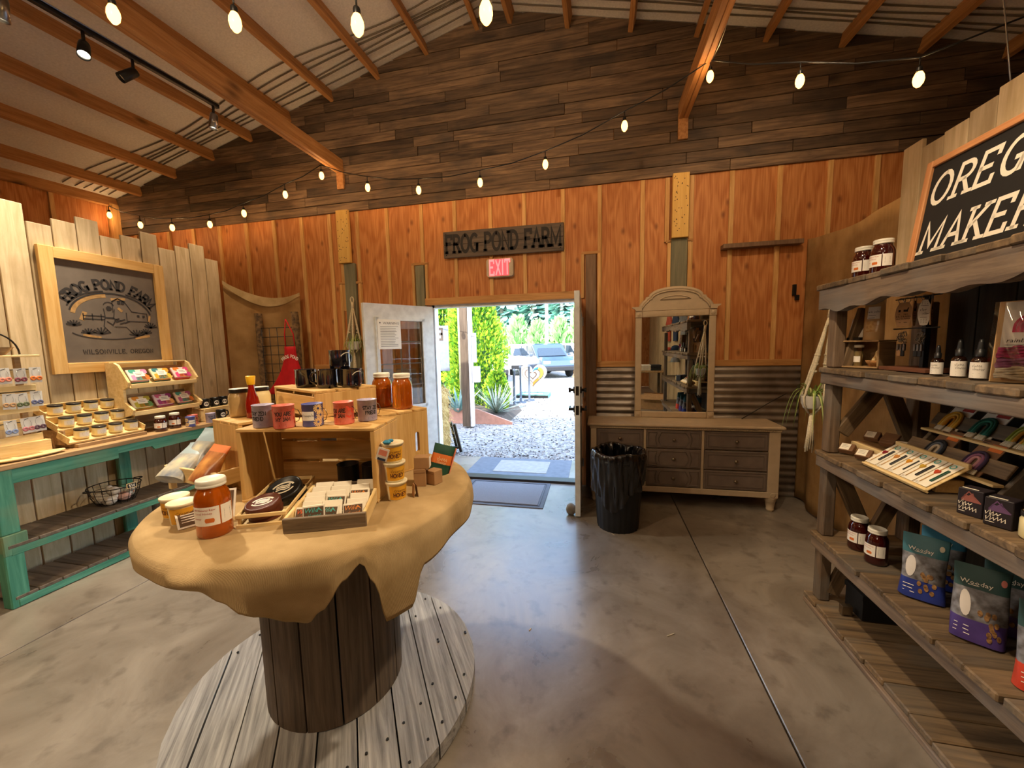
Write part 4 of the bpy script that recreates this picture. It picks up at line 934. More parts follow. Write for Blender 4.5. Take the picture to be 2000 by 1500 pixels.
# earring rack ----------------------------------------------------------
er = thing('earring_rack', 'slatted pale wooden earring rack at the left end of the table', 'rack', (-3.6, 1.55, TT))
for y in (-.28, .0, .17):
    B('upright', (.02, .03, .64), (-.02, y, .32), mTop, er)
for z in (.11, .22, .31, .43, .53): B('slat', (.012, .62, .055), (-.0, -.08, z), mPale, er)
for z in (.165, .36, .5): G().tube([(.012, -.38, z + .06), (.012, .22, z + .06)], .003, 5).make('hanging_rod', mBlack, er)
B('top_shelf', (.08, .64, .014), (0, -.07, .645), mPale, er); B('base_board', (.05, .64, .09), (.01, -.07, .046), mPale, er)
mCardW = M('grey_white_card', 'd2cfc8', .7, var=.02)
ec = [(1.46, 1.41, 'copper'), (1.625, 1.41, 'coral'), (1.692, 1.405, 'maroon and white'), (1.76, 1.408, 'orange'), (1.56, 1.25, 'brown'), (1.629, 1.252, 'tan'), (1.685, 1.248, 'green'), (1.75, 1.254, 'blue violet'), (1.50, 1.09, 'amber'), (1.62, 1.086, 'blue and red'), (1.692, 1.09, 'pink'), (1.745, 1.092, 'plum')]
ecm = {k: M('bead_' + k.split()[0], h, .35) for k, h in (('copper', 'a86a3a'), ('coral', 'd9806a'), ('maroon and white', '7d3a44'), ('orange', 'd0702a'), ('brown', '7a5138'), ('tan', 'b08a60'), ('green', '56603a'), ('blue violet', '5a5f82'), ('amber', 'c08a3a'), ('blue and red', '7a8ab0'), ('pink', 'b06a70'), ('plum', '4f3040'))}
for y, z, c in ec:
    row = 'top' if z > 1.35 else 'middle' if z > 1.15 else 'bottom'
    t = thing('earring_card', '%s beaded earrings on a white card, %s row of the earring rack' % (c, row), 'earrings', (-3.545, y, z), 0, 'earring cards on the rack', rot=(RND.uniform(-.06, .06), RND.uniform(-.12, .02), 0))
    B('card', (.0015, .054, .098), (0, 0, 0), mCardW, t, ch=0)
    B('slot', (.0006, .022, .003), (.0011, .0, .04), mInk, t, rot=(.35, 0, 0), ch=0)
    for s_ in (-1, 1):
        G().tube([(.003, s_ * .014, .03), (.004, s_ * .017, .01), (.004, s_ * .014, -.008)], .0008, 5).make('hook', mSteel, t)
        q = G(); q.T = Matrix.Translation((.004, s_ * .014, -.022)) @ Matrix.Rotation(PI / 2, 4, 'Y'); q.lathe([(.0045, -.002), (.0135, -.002), (.0145, 0), (.0135, .002), (.0045, .002), (.0045, -.002)], 14, cap=False); q.make('drop', ecm[c], t)
# basket hoop on the rack, leaf shaped wooden plate
t = thing('hoop_basket', 'brown bent twig hoop basket on top of the earring rack', 'basket', (-3.6, 1.6, TT + .652))
G().tube([(0, .13 * math.cos(rad(a)), .005 + .14 * math.sin(rad(a))) for a in range(0, 181, 12)], .005, 6).make('handle', mWire, t)
G().grid(lambda u, v: (.05 * math.cos(u * 2 * PI) * (.6 + .4 * v), .11 * math.sin(u * 2 * PI) * (.6 + .4 * v), .05 * v), 24, 3, wrap=True).make('bowl', mTop, t)
t = tag(G().grid(lambda u, v: ((v * .06) * math.cos(u * 2 * PI), (v * .17) * math.sin(u * 2 * PI), .003 + .018 * v * v), 36, 5, wrap=True).make('wooden_platter', mPale, None, (-3.51, 1.66, TT + .001)), 'long oval pale wooden platter at the table front edge', 'platter')
md = t.modifiers.new('thick', 'SOLIDIFY'); md.thickness = .008; md.offset = 1
# candle rack -------------------------------------------------------------
cr = thing('candle_rack', 'stepped pale wooden rack of three slanted trays full of cream candles', 'rack', (-3.6, 2.09, TT))
tiers = ((.05, .03, 0), (-.045, .115, -.025), (-.14, .2, -.05))
B('base', (.3, .42, .025), (-.06, .02, .0135), mTop, cr)
for i, (fx, fz, dy) in enumerate(tiers):
    L0, L1 = -.22, .235; a = -.42
    def lb(name, size, loc, i=i, fx=fx, fz=fz, mt_=mPale):
        v = Vector(loc); r = Matrix.Rotation(-a, 3, 'Y'); p = r @ v
        return B(name, size, (fx + p.x, p.y, fz + p.z), mt_, cr, rot=(0, -a, 0))
    lb('tray_floor', (.115, L1 - L0, .006), (-.055, (L0 + L1) / 2, .003))
    lb('front_lip', (.006, L1 - L0, .016), (.004, (L0 + L1) / 2, .01))
    for y in (L0, L1): lb('tray_side', (.115, .006, .05), (-.055, y, .026))
    lb('tray_back', (.006, L1 - L0, .06), (-.112, (L0 + L1) / 2, .03))
    if i: B('riser', (.012, L1 - L0, fz - .01), (fx - .05, (L0 + L1) / 2, fz / 2 - .01), mTop, cr)
for s_ in (-.21, .225): B('rack_side', (.2, .012, .1), (-.09, s_, .075), mTop, cr)
names = ('bottom', 'middle', 'top')
jr0 = None
for i, (fx, fz, dy) in enumerate(tiers):
    for k in range(4):
        y = -.145 + k * .1 + (0.02 if i == 0 else 0); a = .42
        r_ = Matrix.Rotation(a, 3, 'Y'); p = r_ @ Vector((-.045, 0, .011)); loc = (-3.6 + fx + p.x, 2.09 + y, TT + fz + p.z)
        lab = 'cream candle jar, %s from the left in the %s tray of the candle rack' % (('first', 'second', 'third', 'fourth')[k], names[i])
        if jr0 is None:
            t = thing('candle_jar', lab, 'candle', loc, 0, 'candles in the slanted rack', rot=(0, .12, 0)); r = .0385
            G().lathe([(0, 0), (r * .94, 0), (r, .005), (r, .05), (r * .95, .056)], 24).make('glass_body', mWax, t)
            G().lathe([(r * .97, .056), (r * 1.0, .057), (r * 1.0, .066), (r * .93, .068), (0, .068)], 24).make('lid', mLidK, t)
            q = G(); q.T = Matrix.Rotation(PI / 2, 4, 'Z'); q.arc(r * 1.012, -.75, .75, .014, .046); q.make('label', mPaper, t)
            q = G(); q.T = Matrix.Rotation(PI / 2, 4, 'Z'); mpj = cyl_map(r * 1.02); lines(q, .03, 2, .009, -.015, .036, .0022, mp=mpj); lines(q, .02, 1, .009, -.01, .02, .0014, mp=mpj); q.make('label_print', mInkG, t)
            jr0 = t
        else: copy_tree(jr0, loc, None, lab).rotation_euler = (0, .12, 0)
# soap rack ---------------------------------------------------------------
sr = thing('soap_rack', 'two tier pale wooden rack of patterned soap packets under the farm sign', 'rack', (-3.64, 2.55, TT))
for y in (-.265, .265):
    G().prism([(-.16, .0), (-.03, .0), (-.03, .14), (.06, .16), (.085, .2), (.0, .26), (-.0, .36), (.05, .385), (.06, .42), (-.03, .555), (-.07, .575), (-.16, .575)], y - .009, y + .009, 'Y').make('side_board', mPale, sr)
for zf in (.165, .385):
    B('tray_floor', (.14, .51, .01), (.0 - .01, 0, zf + .02), mPaleX, sr, rot=(0, .5, 0)); B('front_lip', (.01, .51, .035), (.058, 0, zf + .002), mPale, sr); B('back_slat', (.01, .51, .1), (-.1, 0, zf + .1), mTop, sr)
B('back_slat', (.01, .51, .07), (-.1, 0, .1), mTop, sr); B('top_rail', (.09, .512, .012), (-.1, 0, .572), mPale, sr)
pals = (('e8dcc8', 'c98ab0', '48a08c', 'd0702a'), ('e6d8b0', 'e0a030', '3a7f86', 'd8b038'), ('e8c8c0', 'd8487a', 'e08030', 'c03878'), ('e6dcc0', 'b8b040', 'd89030', '5a8a50'), ('dcc8d0', '9a3a7a', 'd06a90', 'e0a060'), ('e8d0b8', 'b05a80', '50a898', 'd87830'))
dsc = ('white, lilac and teal', 'yellow and teal', 'pink and orange', 'olive and yellow', 'purple and pink', 'peach and green')
for i in range(6):
    ty = i // 3; y = 2.55 + (-.165 + .165 * (i % 3)); zf = (.385, .165)[ty]
    t = thing('soap_packet', '%s patterned soap packet, %s shelf of the soap rack' % (dsc[i], ('upper', 'lower')[ty]), 'packet', (-3.64 + .015, y, TT + zf + .028), 0, 'patterned soap packets', rot=(0, -.55, 0))
    cs = [M('soap_tone', h, .45) for h in pals[i]]
    for k in range(3):
        B('packet', (.016, .125, .1), (.028 - .018 * k, (k - 1) * .012, .05), cs[0] if k == 0 else cs[k], t, rot=(.02 * k, 0, 0), ch=.003)
    g = G(); mp = lambda u, v: (.0372, u, v)
    for cx, cz, q, mi in ((-.04, .02, .03, 1), (.0, .012, .028, 2), (.04, .02, .03, 3), (-.04, .085, .022, 2), (.045, .08, .022, 1)):
        pl = [(max(-.062, min(.062, cx + q * 1.3 * math.cos(a_ * .7))), max(.001, min(.099, cz + q * math.sin(a_ * .7)))) for a_ in range(9)]; g.add([mp(*p_) for p_ in pl], [tuple(range(9))], mi)
    g.make('pattern', cs, t); B('label', (.001, .07, .045), (.0378, 0, .055), mPaper, t, ch=0)
    g = G(); lines(g, .05, 2, .012, -.025, .06, .004, mp=lambda u, v: (.0386, u, v)); g.make('label_print', mInkG, t)
# jam jars, mugs, tins under and beside the soap rack ------------------------
jar_honey('jam_jar', 'dark jam jar with white lid, left of the two under the soap rack', (-3.52, 2.43, TT), rad(50), .041, .13, mHoneyD)
jar_honey('jam_jar', 'dark jam jar with white lid, right of the two under the soap rack', (-3.54, 2.555, TT), rad(50), .041, .135, mHoneyD)
tin('blue daisy tin right of the jam jars on the teal table', (-3.47, 2.63, TT), rad(75), mTinB, None, None, True, group=None, r=.036)
tin('coral tin behind the daisy tin on the teal table', (-3.55, 2.71, TT), rad(75), mTinP, 'YOU ARE', 'MY JAM', group=None)
tin('lilac tin nearest the table end beside the step box', (-3.47, 2.81, TT), rad(75), mTinV, 'STAY ZEN', 'FRIEND', group=None)
t = thing('step_box', 'pale wooden step box with black mugs at the end of the teal table', 'box', (-3.6, 2.93, TT)); B('front_board', (.012, .34, .11), (.06, .05, .055), mPale, t); B('top_board', (.14, .34, .012), (-.004, .05, .116), mPale, t); B('end_board', (.12, .012, .108), (-.01, -.11, .055), mPale, t); B('low_board', (.07, .2, .012), (.105, -.02, .008), mPale, t)
for i, (x, y, z, lb) in enumerate(((-3.6, 2.87, .122, 'black mug with round white emblem, left on the step box'), (-3.6, 2.97, .122, 'black mug with round white emblem, middle of the step box top'), (-3.61, 3.06, .122, 'black mug with round white emblem, right on the step box'), (-3.49, 2.93, .014, 'black mug with round white emblem standing in front of the step box'))):
    m_ = mug(lb, (x, y, TT + z), rad(75), mBlack, .038, .085, False, 'black emblem mugs', 'black_mug')
    r = .0388; g = G(); mpj = cyl_map(r); g.grid(lambda u, v: mpj(.021 * v * math.cos(2 * PI * u), .04 + .021 * v * math.sin(2 * PI * u)), 16, 1); g.make('emblem', mPaper, m_)
    g = G(); mpk = cyl_map(r * 1.012); ribbon(g, [(-.2, .4), (.05, .45), (.05, -.3)], .005, .022, 0, lambda u, v: mpk(u, .039 + v), 0); g.make('emblem_print', mInk, m_)
# wire baskets with plush animals ------------------------------------------
def wbasket(label, loc, r=.155, h=.13):
    t = thing('wire_basket', label, 'basket', loc)
    G().tube([(r * math.cos(a_ * PI / 18), r * .95 * math.sin(a_ * PI / 18), h) for a_ in range(36)], .004, 6, closed=True).make('rim', mWire, t)
    g = G()
    for k in range(18):
        a_ = 2 * PI * k / 18; c, s_ = math.cos(a_), math.sin(a_); g.tube([(r * c, r * .95 * s_, h), (r * .9 * c, r * .86 * s_, h * .5), (r * .72 * c, r * .68 * s_, .004), (0, 0, .003)], .002, 4)
    for z, q in ((h * .68, .93), (h * .36, .85), (.006, .72)): g.tube([(r * q * math.cos(a_ * PI / 12), r * q * .95 * math.sin(a_ * PI / 12), z) for a_ in range(24)], .002, 4, closed=True)
    g.make('mesh_wires', mWire, t)
    for s_ in (-1, 1): G().tube([(.03 * math.cos(k * PI / 6), s_ * r * .95 + s_ * .035 * math.sin(k * PI / 6), h + .004) for k in range(7)], .004, 6).make('handle', mWire, t)
    return t
wbasket('dark wire basket of white plush toys on the teal table shelf', (-3.63, 2.14, .397))
wbasket('second dark wire basket further along the same shelf', (-3.63, 2.72, .397))
PLB = None
for i, (dx, dy, dz, c, lb) in enumerate(((-.05, -.06, .035, 0, 'white plush ball at the back left of the first wire basket'), (.045, -.065, .035, 0, 'white plush toy at the front left of the first wire basket'), (.055, .02, .04, 1, 'pink and white plush toy at the front middle of the basket'), (-.04, .03, .045, 0, 'white plush toy at the back middle of the basket'), (.01, .085, .05, 0, 'white plush toy with red beak at the right of the basket'), (-.0, -.01, .085, 0, 'white plush toy on top of the basket pile'))):
    t = thing('plush_toy', lb, 'plush toy', (-3.63 + dx, 2.14 + dy, .397 + dz), RND.uniform(0, 6), 'plush toys in the wire basket')
    G().grid(lambda u, v: (.04 * math.sin(PI * v) * math.cos(2 * PI * u) * (1 + .08 * math.sin(9 * u * 6.28)), .036 * math.sin(PI * v) * math.sin(2 * PI * u), -.034 * math.cos(PI * v)), 24, 12, wrap=True).make('body', mPlushP if c else mPlush, t)
    G().grid(lambda u, v: (.022 * math.sin(PI * v) * math.cos(2 * PI * u) + .03, .022 * math.sin(PI * v) * math.sin(2 * PI * u), .022 - .021 * math.cos(PI * v)), 16, 8, wrap=True).make('head', mPlush, t)
    for s_ in (-1, 1): G().box((.047, s_ * .008, .028), (.006, .005, .005), ch=.001).make('eye', mInk, t)
    G().box((.052, 0, .02), (.012, .008, .007), ch=.002).make('beak', mRed if i == 4 else mOrange, t)
t = thing('price_sign', 'small black price sign clipped to the first wire basket', 'sign', (-3.47, 2.15, .53), rad(85)); B('frame', (.062, .004, .038), (0, 0, .0), mPale, t, ch=0); B('board', (.054, .003, .03), (0, -.0015, 0), mSignBk, t, ch=0); g = G(); stroke(g, '$14', .02, .16, mp=lambda u, v: (u, -.0035, v), at=(0, -.01)); g.make('price', mLetW, t); G().tube([(0, .004, -.02), (0, .004, -.05)], .002, 5).make('clip', mBlack, t)
# burlap curtain, log rack with grid, apron --------------------------------
def curtain(name, label, A, Bp, ztop, zbot, mt_, folds=5, amp=.025, n=90):
    A, Bp = Vector(A), Vector(Bp); dv = (Bp - A); nn = Vector((-dv.y, dv.x)).normalized()
    def f(u, v):
        p = A + dv * u + nn * (amp * math.sin(folds * 6.28 * u + .6 * math.sin(9 * u)) * (.35 + .65 * (1 - v))); zt = ztop(u)
        return (p.x, p.y, zbot + (zt - zbot) * v)
    o = G().grid(f, n, 24).make(name, mt_); tag(o, label, 'curtain'); md = o.modifiers.new('thick', 'SOLIDIFY'); md.thickness = .003
    return o, f
o, f = curtain('burlap_curtain', 'burlap sheet slung from the left boards behind the log rack', (-3.83, 3.37), (-3.43, 3.98), lambda u: 2.27 - .5 * u + .42 * u * u + .06 * max(0, u - .8), .02, mBurlapD, 2.5)
G().grid(lambda u, v: tuple(Vector(f(u, 1)) + Vector((.018, -.02, -.1 * v * (.4 + .6 * math.sin(PI * min(1, u * 1.05)))))), 60, 4).make('folded_hem', mBurlap, o)
t = thing('log_rack', 'display rack of two bark covered logs with a black wire grid', 'rack', (-3.415, 3.6, 0))
mBark = M('birch_bark', '8d6f4a', .9, mottle='3d2f22', sc=30, bump=.8)
for s_ in (-1, 1): G().grid(lambda u, v: ((.036 + .004 * math.sin(u * 19 + v * 40)) * math.cos(2 * PI * u) + s_ * .235, (.036 + .004 * math.sin(u * 13 + v * 55)) * math.sin(2 * PI * u), 1.94 * v), 16, 30, wrap=True).add([(s_ * .235 + .036 * math.cos(k * PI / 8), .036 * math.sin(k * PI / 8), 1.94) for k in range(16)], [tuple(range(16))], 1).make('log', [mBark, mPale], t)
g = G()
for k in range(5): g.tube([(-.2 + .1 * k, -.01, .3), (-.2 + .1 * k, -.01, 1.78)], .0035, 5)
for k in range(16): g.tube([(-.22, -.014, .3 + .0985 * k), (.22, -.014, .3 + .0985 * k)], .0035, 5)
g.make('wire_grid', mBlack, t)
for x in (-.2, .2): B('foot', (.08, .3, .05), (x * 1.17, 0, .025), mTop, t)
t = thing('red_apron', 'red apron with white lettering hanging from the wire grid', 'apron', (-3.2, 3.54, 1.2))
def apf(u, v):
    w = .07 + .2 * (1 - v) ** 2.0 if v < .98 else .07
    x = (u - .5) * 2; return ((x * w if x > 0 else x * (w * 1.35)) + .0, .015 * math.sin(u * 9 + v * 2) - .01, -.15 + .52 * v)
o = G().grid(apf, 20, 16).make('bib', mRedCloth, t); md = o.modifiers.new('thick', 'SOLIDIFY'); md.thickness = .003
for x in (-.06, .055): G().tube([(x, -.015, .36), (x * .95, -.02, .5), (-.03, -.02, .66)], .006, 5).make('neck_strap', mRedCloth, t)
g = G()
def arcword(g, s, h, R_, cx, cz, spread, mpp, w=.2):
    tot = sum(LET[c][1] + .18 for c in s); x = 0
    for c in s:
        a = spread * (1 - 2 * (x + LET[c][1] / 2) / tot); ox_, oz_ = cx - R_ * math.sin(a), cz + R_ * math.cos(a)
        stroke(g, c, h, w, mp=lambda u, v, ox_=ox_, oz_=oz_, a=a: mpp(ox_ + u * math.cos(a) - v * math.sin(a), oz_ + u * math.sin(a) + v * math.cos(a))); x += LET[c][1] + .18
arcword(g, 'FROG POND', .032, .13, .0, .12, .75, lambda u, v: (u, -.032, v)); g.make('print', mPaper, t)
# hanging planter by the open door -------------------------------------------
def macrame(label, top, pot, pr, tail, group=None, leaves=26, spread=.12, seed=3):
    rn = random.Random(seed); t = thing('macrame_planter', label, 'planter', pot); T_ = Vector(top) - Vector(pot); ph = pr * 1.35
    G().tube([T_ + Vector((.02 * math.cos(k), 0, .03 + .035 * math.sin(k))) for k in (0, .8, 1.6, 2.4, 3.1, 4, 4.7, 5.5)], .007, 6, closed=True).make('loop', mRope, t)
    mid = T_ * .88
    G().tube([T_, mid], .016, 8).make('wrapped_knot', mRope, t)
    for k in range(4):
        a_ = 2 * PI * k / 4 + .5; c, s_ = math.cos(a_), math.sin(a_)
        pts = [mid + Vector((c * .008, s_ * .008, 0)), mid * .55 + Vector((c * pr * .62, s_ * pr * .62, 0)), Vector((c * pr * 1.12, s_ * pr * 1.12, ph * .9)), Vector((c * pr * 1.05, s_ * pr * 1.05, ph * .35)), Vector((c * .02, s_ * .02, -.03))]
        G().tube(pts, [.006, .011, .006, .006, .006], 6).make('cord', mRope, t)
        for q in (.42, .5, .6): 
            p = mid * q + Vector((c * pr * .62, s_ * pr * .62, 0)) * (1 if q < .56 else .9); G().lathe([(0, -.01), (.012, -.006), (.013, .004), (0, .01)], 7, tuple(p)).make('knot', mRope, t)
    g = G()
    for k in range(14):
        a_ = 2 * PI * k / 14; g.tube([(.006 * math.cos(a_), .006 * math.sin(a_), -.03), (.014 * math.cos(a_), .014 * math.sin(a_), -.06 - tail * .4), (.02 * math.cos(a_) + rn.uniform(-.006, .006), .02 * math.sin(a_), -.06 - tail * rn.uniform(.8, 1))], .004, 5)
    g.make('tassel', mRope, t)
    G().lathe([(0, .0), (pr * .72, 0), (pr * .8, .01), (pr, ph * .95), (pr, ph), (pr * .93, ph), (pr * .9, ph * .85), (0, ph * .84)], 26).make('pot', mPot, t)
    for k in range(leaves):
        a_ = rn.uniform(0, 6.28); L_ = rn.uniform(.6, 1.25); up = rn.uniform(.05, .13); w = rn.uniform(.003, .0055); c, s_ = math.cos(a_), math.sin(a_)
        N_ = 8; vv = []
        for i in range(N_ + 1):
            q = i / N_; r_ = pr * .25 + spread * 1.3 * L_ * q * (1 - .25 * q); z = ph * .9 + up * 4 * q * (1 - q) - L_ * .2 * q * q; ww = w * (1 - q ** 3) + .0004
            vv += [(c * r_ - s_ * ww, s_ * r_ + c * ww, z), (c * r_, s_ * r_, z - .002), (c * r_ + s_ * ww, s_ * r_ - c * ww, z)]
        ff = []
        for i in range(N_):
            for e in (0, 1): ff.append((3 * i + e, 3 * i + e + 1, 3 * i + 4 + e, 3 * i + 3 + e))
        G().add(vv, ff, 0, True).make('leaf', mLeafP if k % 3 == 0 else mLeaf, t)
    return t
macrame('macrame planter with a spider plant on the post left of the open door', (-2.75, 4.0, 2.06), (-2.73, 3.95, 1.52), .07, .3, seed=5)
# ================================================================== RIGHT SIDE
SXF, SXB, SY0, SY1 = 1.22, 1.69, .42, 2.42
sh = thing('display_shelf', 'tall weathered wooden display shelf with plank shelves along the right side', 'shelf', (SXF, SY1, 0))
LV = (.058, .44, .912, 1.375, 1.82)
lx = lambda x: x - SXF
ly = lambda y: y - SY1
for li, zt in enumerate(LV):
    y = SY1 + (.06 if li == 4 else .03 if li == 0 else .02); th = .03
    while y > SY0:
        w = RND.uniform(.11, .16); xo = RND.uniform(-.012, .006) - (.03 if li == 4 else .02)
        x1 = SXB + .02
        span('shelf_plank', (lx(SXF + xo), ly(y - w + .004), zt - th), (lx(x1), ly(y), zt + RND.uniform(-.003, .001)), mShelf, sh, ch=.005); y -= w
for zt in LV[1:4]:
    span('front_rail', (lx(SXF - .012), ly(SY0), zt - .09), (lx(SXF + .02), ly(SY1 + .01), zt - .031), mShelfY, sh, ch=.004)
    span('back_rail', (lx(SXB - .03), ly(SY0), zt - .09), (lx(SXB), ly(SY1), zt - .031), mShelfY, sh, ch=.004)
    span('end_rail', (lx(SXF + .02), ly(SY1 - .03), zt - .085), (lx(SXB - .03), ly(SY1), zt - .031), mShelf, sh, ch=.004)
span('base_rail', (lx(SXF - .03), ly(SY0), .0), (lx(SXF + .0), ly(SY1 + .02), .027), mShelfY, sh, ch=.004)
# live-edge fascia under the top
n = 60; pl = [(ly(SY0), 1.788), (ly(SY1 + .03), 1.788)]
for i in range(n + 1):
    y = SY1 + .03 - (SY1 + .03 - SY0) * i / n; pl.append((ly(y), 1.705 - .012 * math.sin(y * 9) - .008 * math.sin(y * 31) + .02 * math.sin(y * 2.2)))
G().prism(pl, lx(SXF - .03), lx(SXF + .015), 'X').make('live_edge_fascia', mShelfY, sh)
for y1 in (SY1, SY0 + .09):
    for z0, z1, d in ((.058, .35, .0), (.44, .82, .0), (.912, 1.285, .0), (1.375, 1.70, .0)):
        span('post', (lx(SXF + .005), ly(y1 - .065), z0), (lx(SXF + .06), ly(y1), z1), mShelfZ, sh, ch=.006)
        span('back_post', (lx(SXB - .09), ly(y1 - .085), z0), (lx(SXB - .03), ly(y1), z1), mShelfZ, sh, ch=.006)
# end braces (far end) as inverted and upright V
def brace(p, q, w=.07, t=.03):
    p, q = Vector(p), Vector(q); m_ = (p + q) / 2; L_ = (q - p).length; an = math.atan2(q.z - p.z, q.x - p.x)
    B('brace', (L_, t, w), (lx(m_.x), ly(m_.y), m_.z), mShelf, sh, rot=(0, -an, 0), ch=.004)
ye = SY1 - .05
for z0, z1 in ((.92, 1.28),): brace((SXF + .07, ye, z0 + .1), (SXF + .24, ye, z1)); brace((SXF + .27, ye, z1), (SXB - .06, ye, z0))
brace((SXF + .07, ye, .81), (SXF + .22, ye, .46)); brace((SXF + .25, ye, .46), (SXB - .08, ye, .81)); brace((SXF + .07, ye, 1.38), (SXF + .14, ye, 1.68), .05)
brace((SXF + .07, ye, .1), (SXF + .16, ye, .34)); B('caster', (.05, .03, .05), (.08, ly(2.25), .09), mKnob, sh)
def brace_y(p, q, x, w=.08, t=.03):
    p, q = Vector(p), Vector(q); m_ = (p + q) / 2; an = math.atan2(q.y - p.y, q.x - p.x)
    B('brace', (t, (q - p).length, w), (lx(x), ly(m_.x), m_.y), mShelfY, sh, rot=(an, 0, 0), ch=.004)
brace_y((1.60, .92), (.98, 1.28), SXB - .06, .12); span('back_post', (lx(SXB - .07), ly(1.18), .915), (lx(SXB - .035), ly(1.28), 1.28), mShelfZ, sh)
# dark back boards, stopping short of the far end on the open upper tier
y = 2.36
while y > SY0:
    w = RND.uniform(.12, .19); span('back_board', (lx(SXB + .022), ly(y - w + .004), .06), (lx(SXB + .04), ly(y), 1.79), mDarkBk, sh, ch=.002); y -= w
t = thing('dark_box', 'dark box tucked under the lowest raised shelf at the far end', 'box', (1.5, 2.28, .06)); B('carton', (.3, .14, .11), (0, 0, .055), M('navy_black_card', '15171c', .7), t); B('lid', (.31, .15, .03), (0, 0, .126), bpy.data.materials['navy_black_card'], t)
# pale board partition behind the shelf
pp = thing('pale_partition', 'partition of pale boards with jagged tops behind the shelf sign', 'partition', (1.745, 1.0, 0))
tops = (2.52, 2.46, 2.49, 2.45, 2.53, 2.47, 2.55, 2.5, 2.44, 2.53, 2.48, 2.55, 2.46, 2.52, 2.5, 2.47, 2.54, 2.49, 2.45, 2.52, 2.5, 2.48, 2.53, 2.46, 2.5, 2.54, 2.47, 2.51)
y = 2.3
for zt in tops * 2:
    w = RND.uniform(.12, .16); span('board', (-.006, y - w + .003 - 1.0, 0), (.016, y - 1.0, zt + .02), mBoard, pp, ch=.003); y -= w
span('rail', (.017, -5.8, 1.2), (.05, 1.2, 1.29), mBoard, pp); span('rail', (.017, -5.8, 2.2), (.05, 1.2, 2.29), mBoard, pp)
curtain('burlap_curtain', 'burlap sheet hung from the gable wall to the right hand shelf', (1.87, 4.09), (1.775, 2.44), lambda u: 2.43 - .075 * math.sin(PI * min(1, u * 1.05)), .02, mBurlapD, 3, .03)
sb = thing('sign_backdrop', 'row of pale jagged boards standing on the shelf top behind the sign', 'boards', (1.56, 1.45, 1.823))
y = 2.485
for zt in (2.49, 2.445, 2.455, 2.475, 2.5, 2.46, 2.52, 2.48, 2.5, 2.47, 2.51, 2.49, 2.5):
    span('board', (-.01, y - .118 - 1.45, 0), (.01, y - 1.45, zt - 1.823), mBoard, sb, ch=.003); y -= .121
span('rail', (.011, -.6, .2), (.04, 1.0, .27), mBoard, sb)
# sign
ms = thing('makers_sign', 'black letter board in an orange wooden frame standing on the shelf top', 'sign', (1.405, 1.84, 1.825), 0, rot=(rad(-7), 0, rad(-90)))
SW2, SH2 = .66, .475      # local x runs towards the camera end, -y faces the room
B('face', (SW2 - .05, .01, SH2 - .05), (0, 0, SH2 / 2), mSignBk, ms, ch=0)
for s_ in (-1, 1): B('frame_stile', (.03, .024, SH2), (s_ * (SW2 / 2 - .015), -.004, SH2 / 2), mFrOrZ, ms); B('frame_rail', (SW2 - .06, .022, .028), (0, -.004, SH2 / 2 + s_ * (SH2 / 2 - .014)), mFrOrX, ms)
mp = lambda u, v: (u, -.0062, v)
letters(ms, mLetW, 'OREGON', .118, .14, 'slab', mp, (-.285, .278), False, gap=.2, sx=1.0, ital=.2)
letters(ms, mLetW, 'MAKERS', .118, .14, 'slab', mp, (-.285, .075), False, gap=.2, sx=.95, ital=.2)
t = tag(G().tube([(2.0, 2.75, 4.02), (1.57, 1.98, 2.49)], .0025, 5).make('hanging_wire', mSteel), 'thin pale wire running from a purlin down to the sign boards', 'wire')
# jars on top
jar_honey('jam_jar', 'dark jam jar on the shelf top, the farther one beside the sign', (1.32, 2.335, 1.822), rad(-52), .043, .165, mHoneyD, group=None)
jar_honey('jam_jar', 'dark jam jar on the shelf top, the nearer one beside the sign', (1.33, 2.215, 1.822), rad(-52), .046, .17, mHoneyD, group=None)
# upper tier -------------------------------------------------------------
U = 1.377
bx = thing('small_crate', 'small brown crate at the far end of the upper shelf, open to the front', 'crate', (1.30, 2.29, U), rad(-62))
w, d_, h = .17, .13, .14
B('bottom', (w, d_, .008), (0, d_ / 2, .004), mTop, bx); B('top', (w, d_, .008), (0, d_ / 2, h - .004), mTop, bx); B('back', (w - .016, .008, h - .018), (0, d_ - .004, h / 2), mTop, bx)
slotted(d_ - .01, h - .018, .008, 0, 0, .02, .07).make('side', mTop, bx, (-w / 2 + .004, d_ / 2, h / 2)); B('side', (.008, d_ - .01, h - .018), (w / 2 - .004, d_ / 2, h / 2), mTop, bx)
def ploc(o, x, y, z=0):
    a_ = o.rotation_euler.z; return (o.location.x + x * math.cos(a_) - y * math.sin(a_), o.location.y + x * math.sin(a_) + y * math.cos(a_), o.location.z + z)
t = thing('salt_vial', 'clear vial of pale salts inside the small crate', 'bottle', ploc(bx, -.03, .05, .009), rad(-60)); G().lathe([(0, 0), (.018, 0), (.018, .075), (0, .075)], 18).make('salts', mWax, t); G().lathe([(.0185, .0), (.0185, .10)], 18, cap=False).make('glass', mClear, t); G().lathe([(.017, .094), (.02, .094), (.02, .108), (0, .108)], 16).make('cap', mLidW, t); G().arc(.0192, -.9, .9, .02, .05).make('label', mPaper, t)
t = thing('wicker_bowl', 'tiny wicker bowl of wooden pestles in the small crate', 'bowl', ploc(bx, .045, .045, .009)); G().lathe([(0, .001), (.018, 0), (.03, .016), (.036, .03), (.033, .031), (.027, .017), (0, .006)], 20).make('bowl', mBasketW, t)
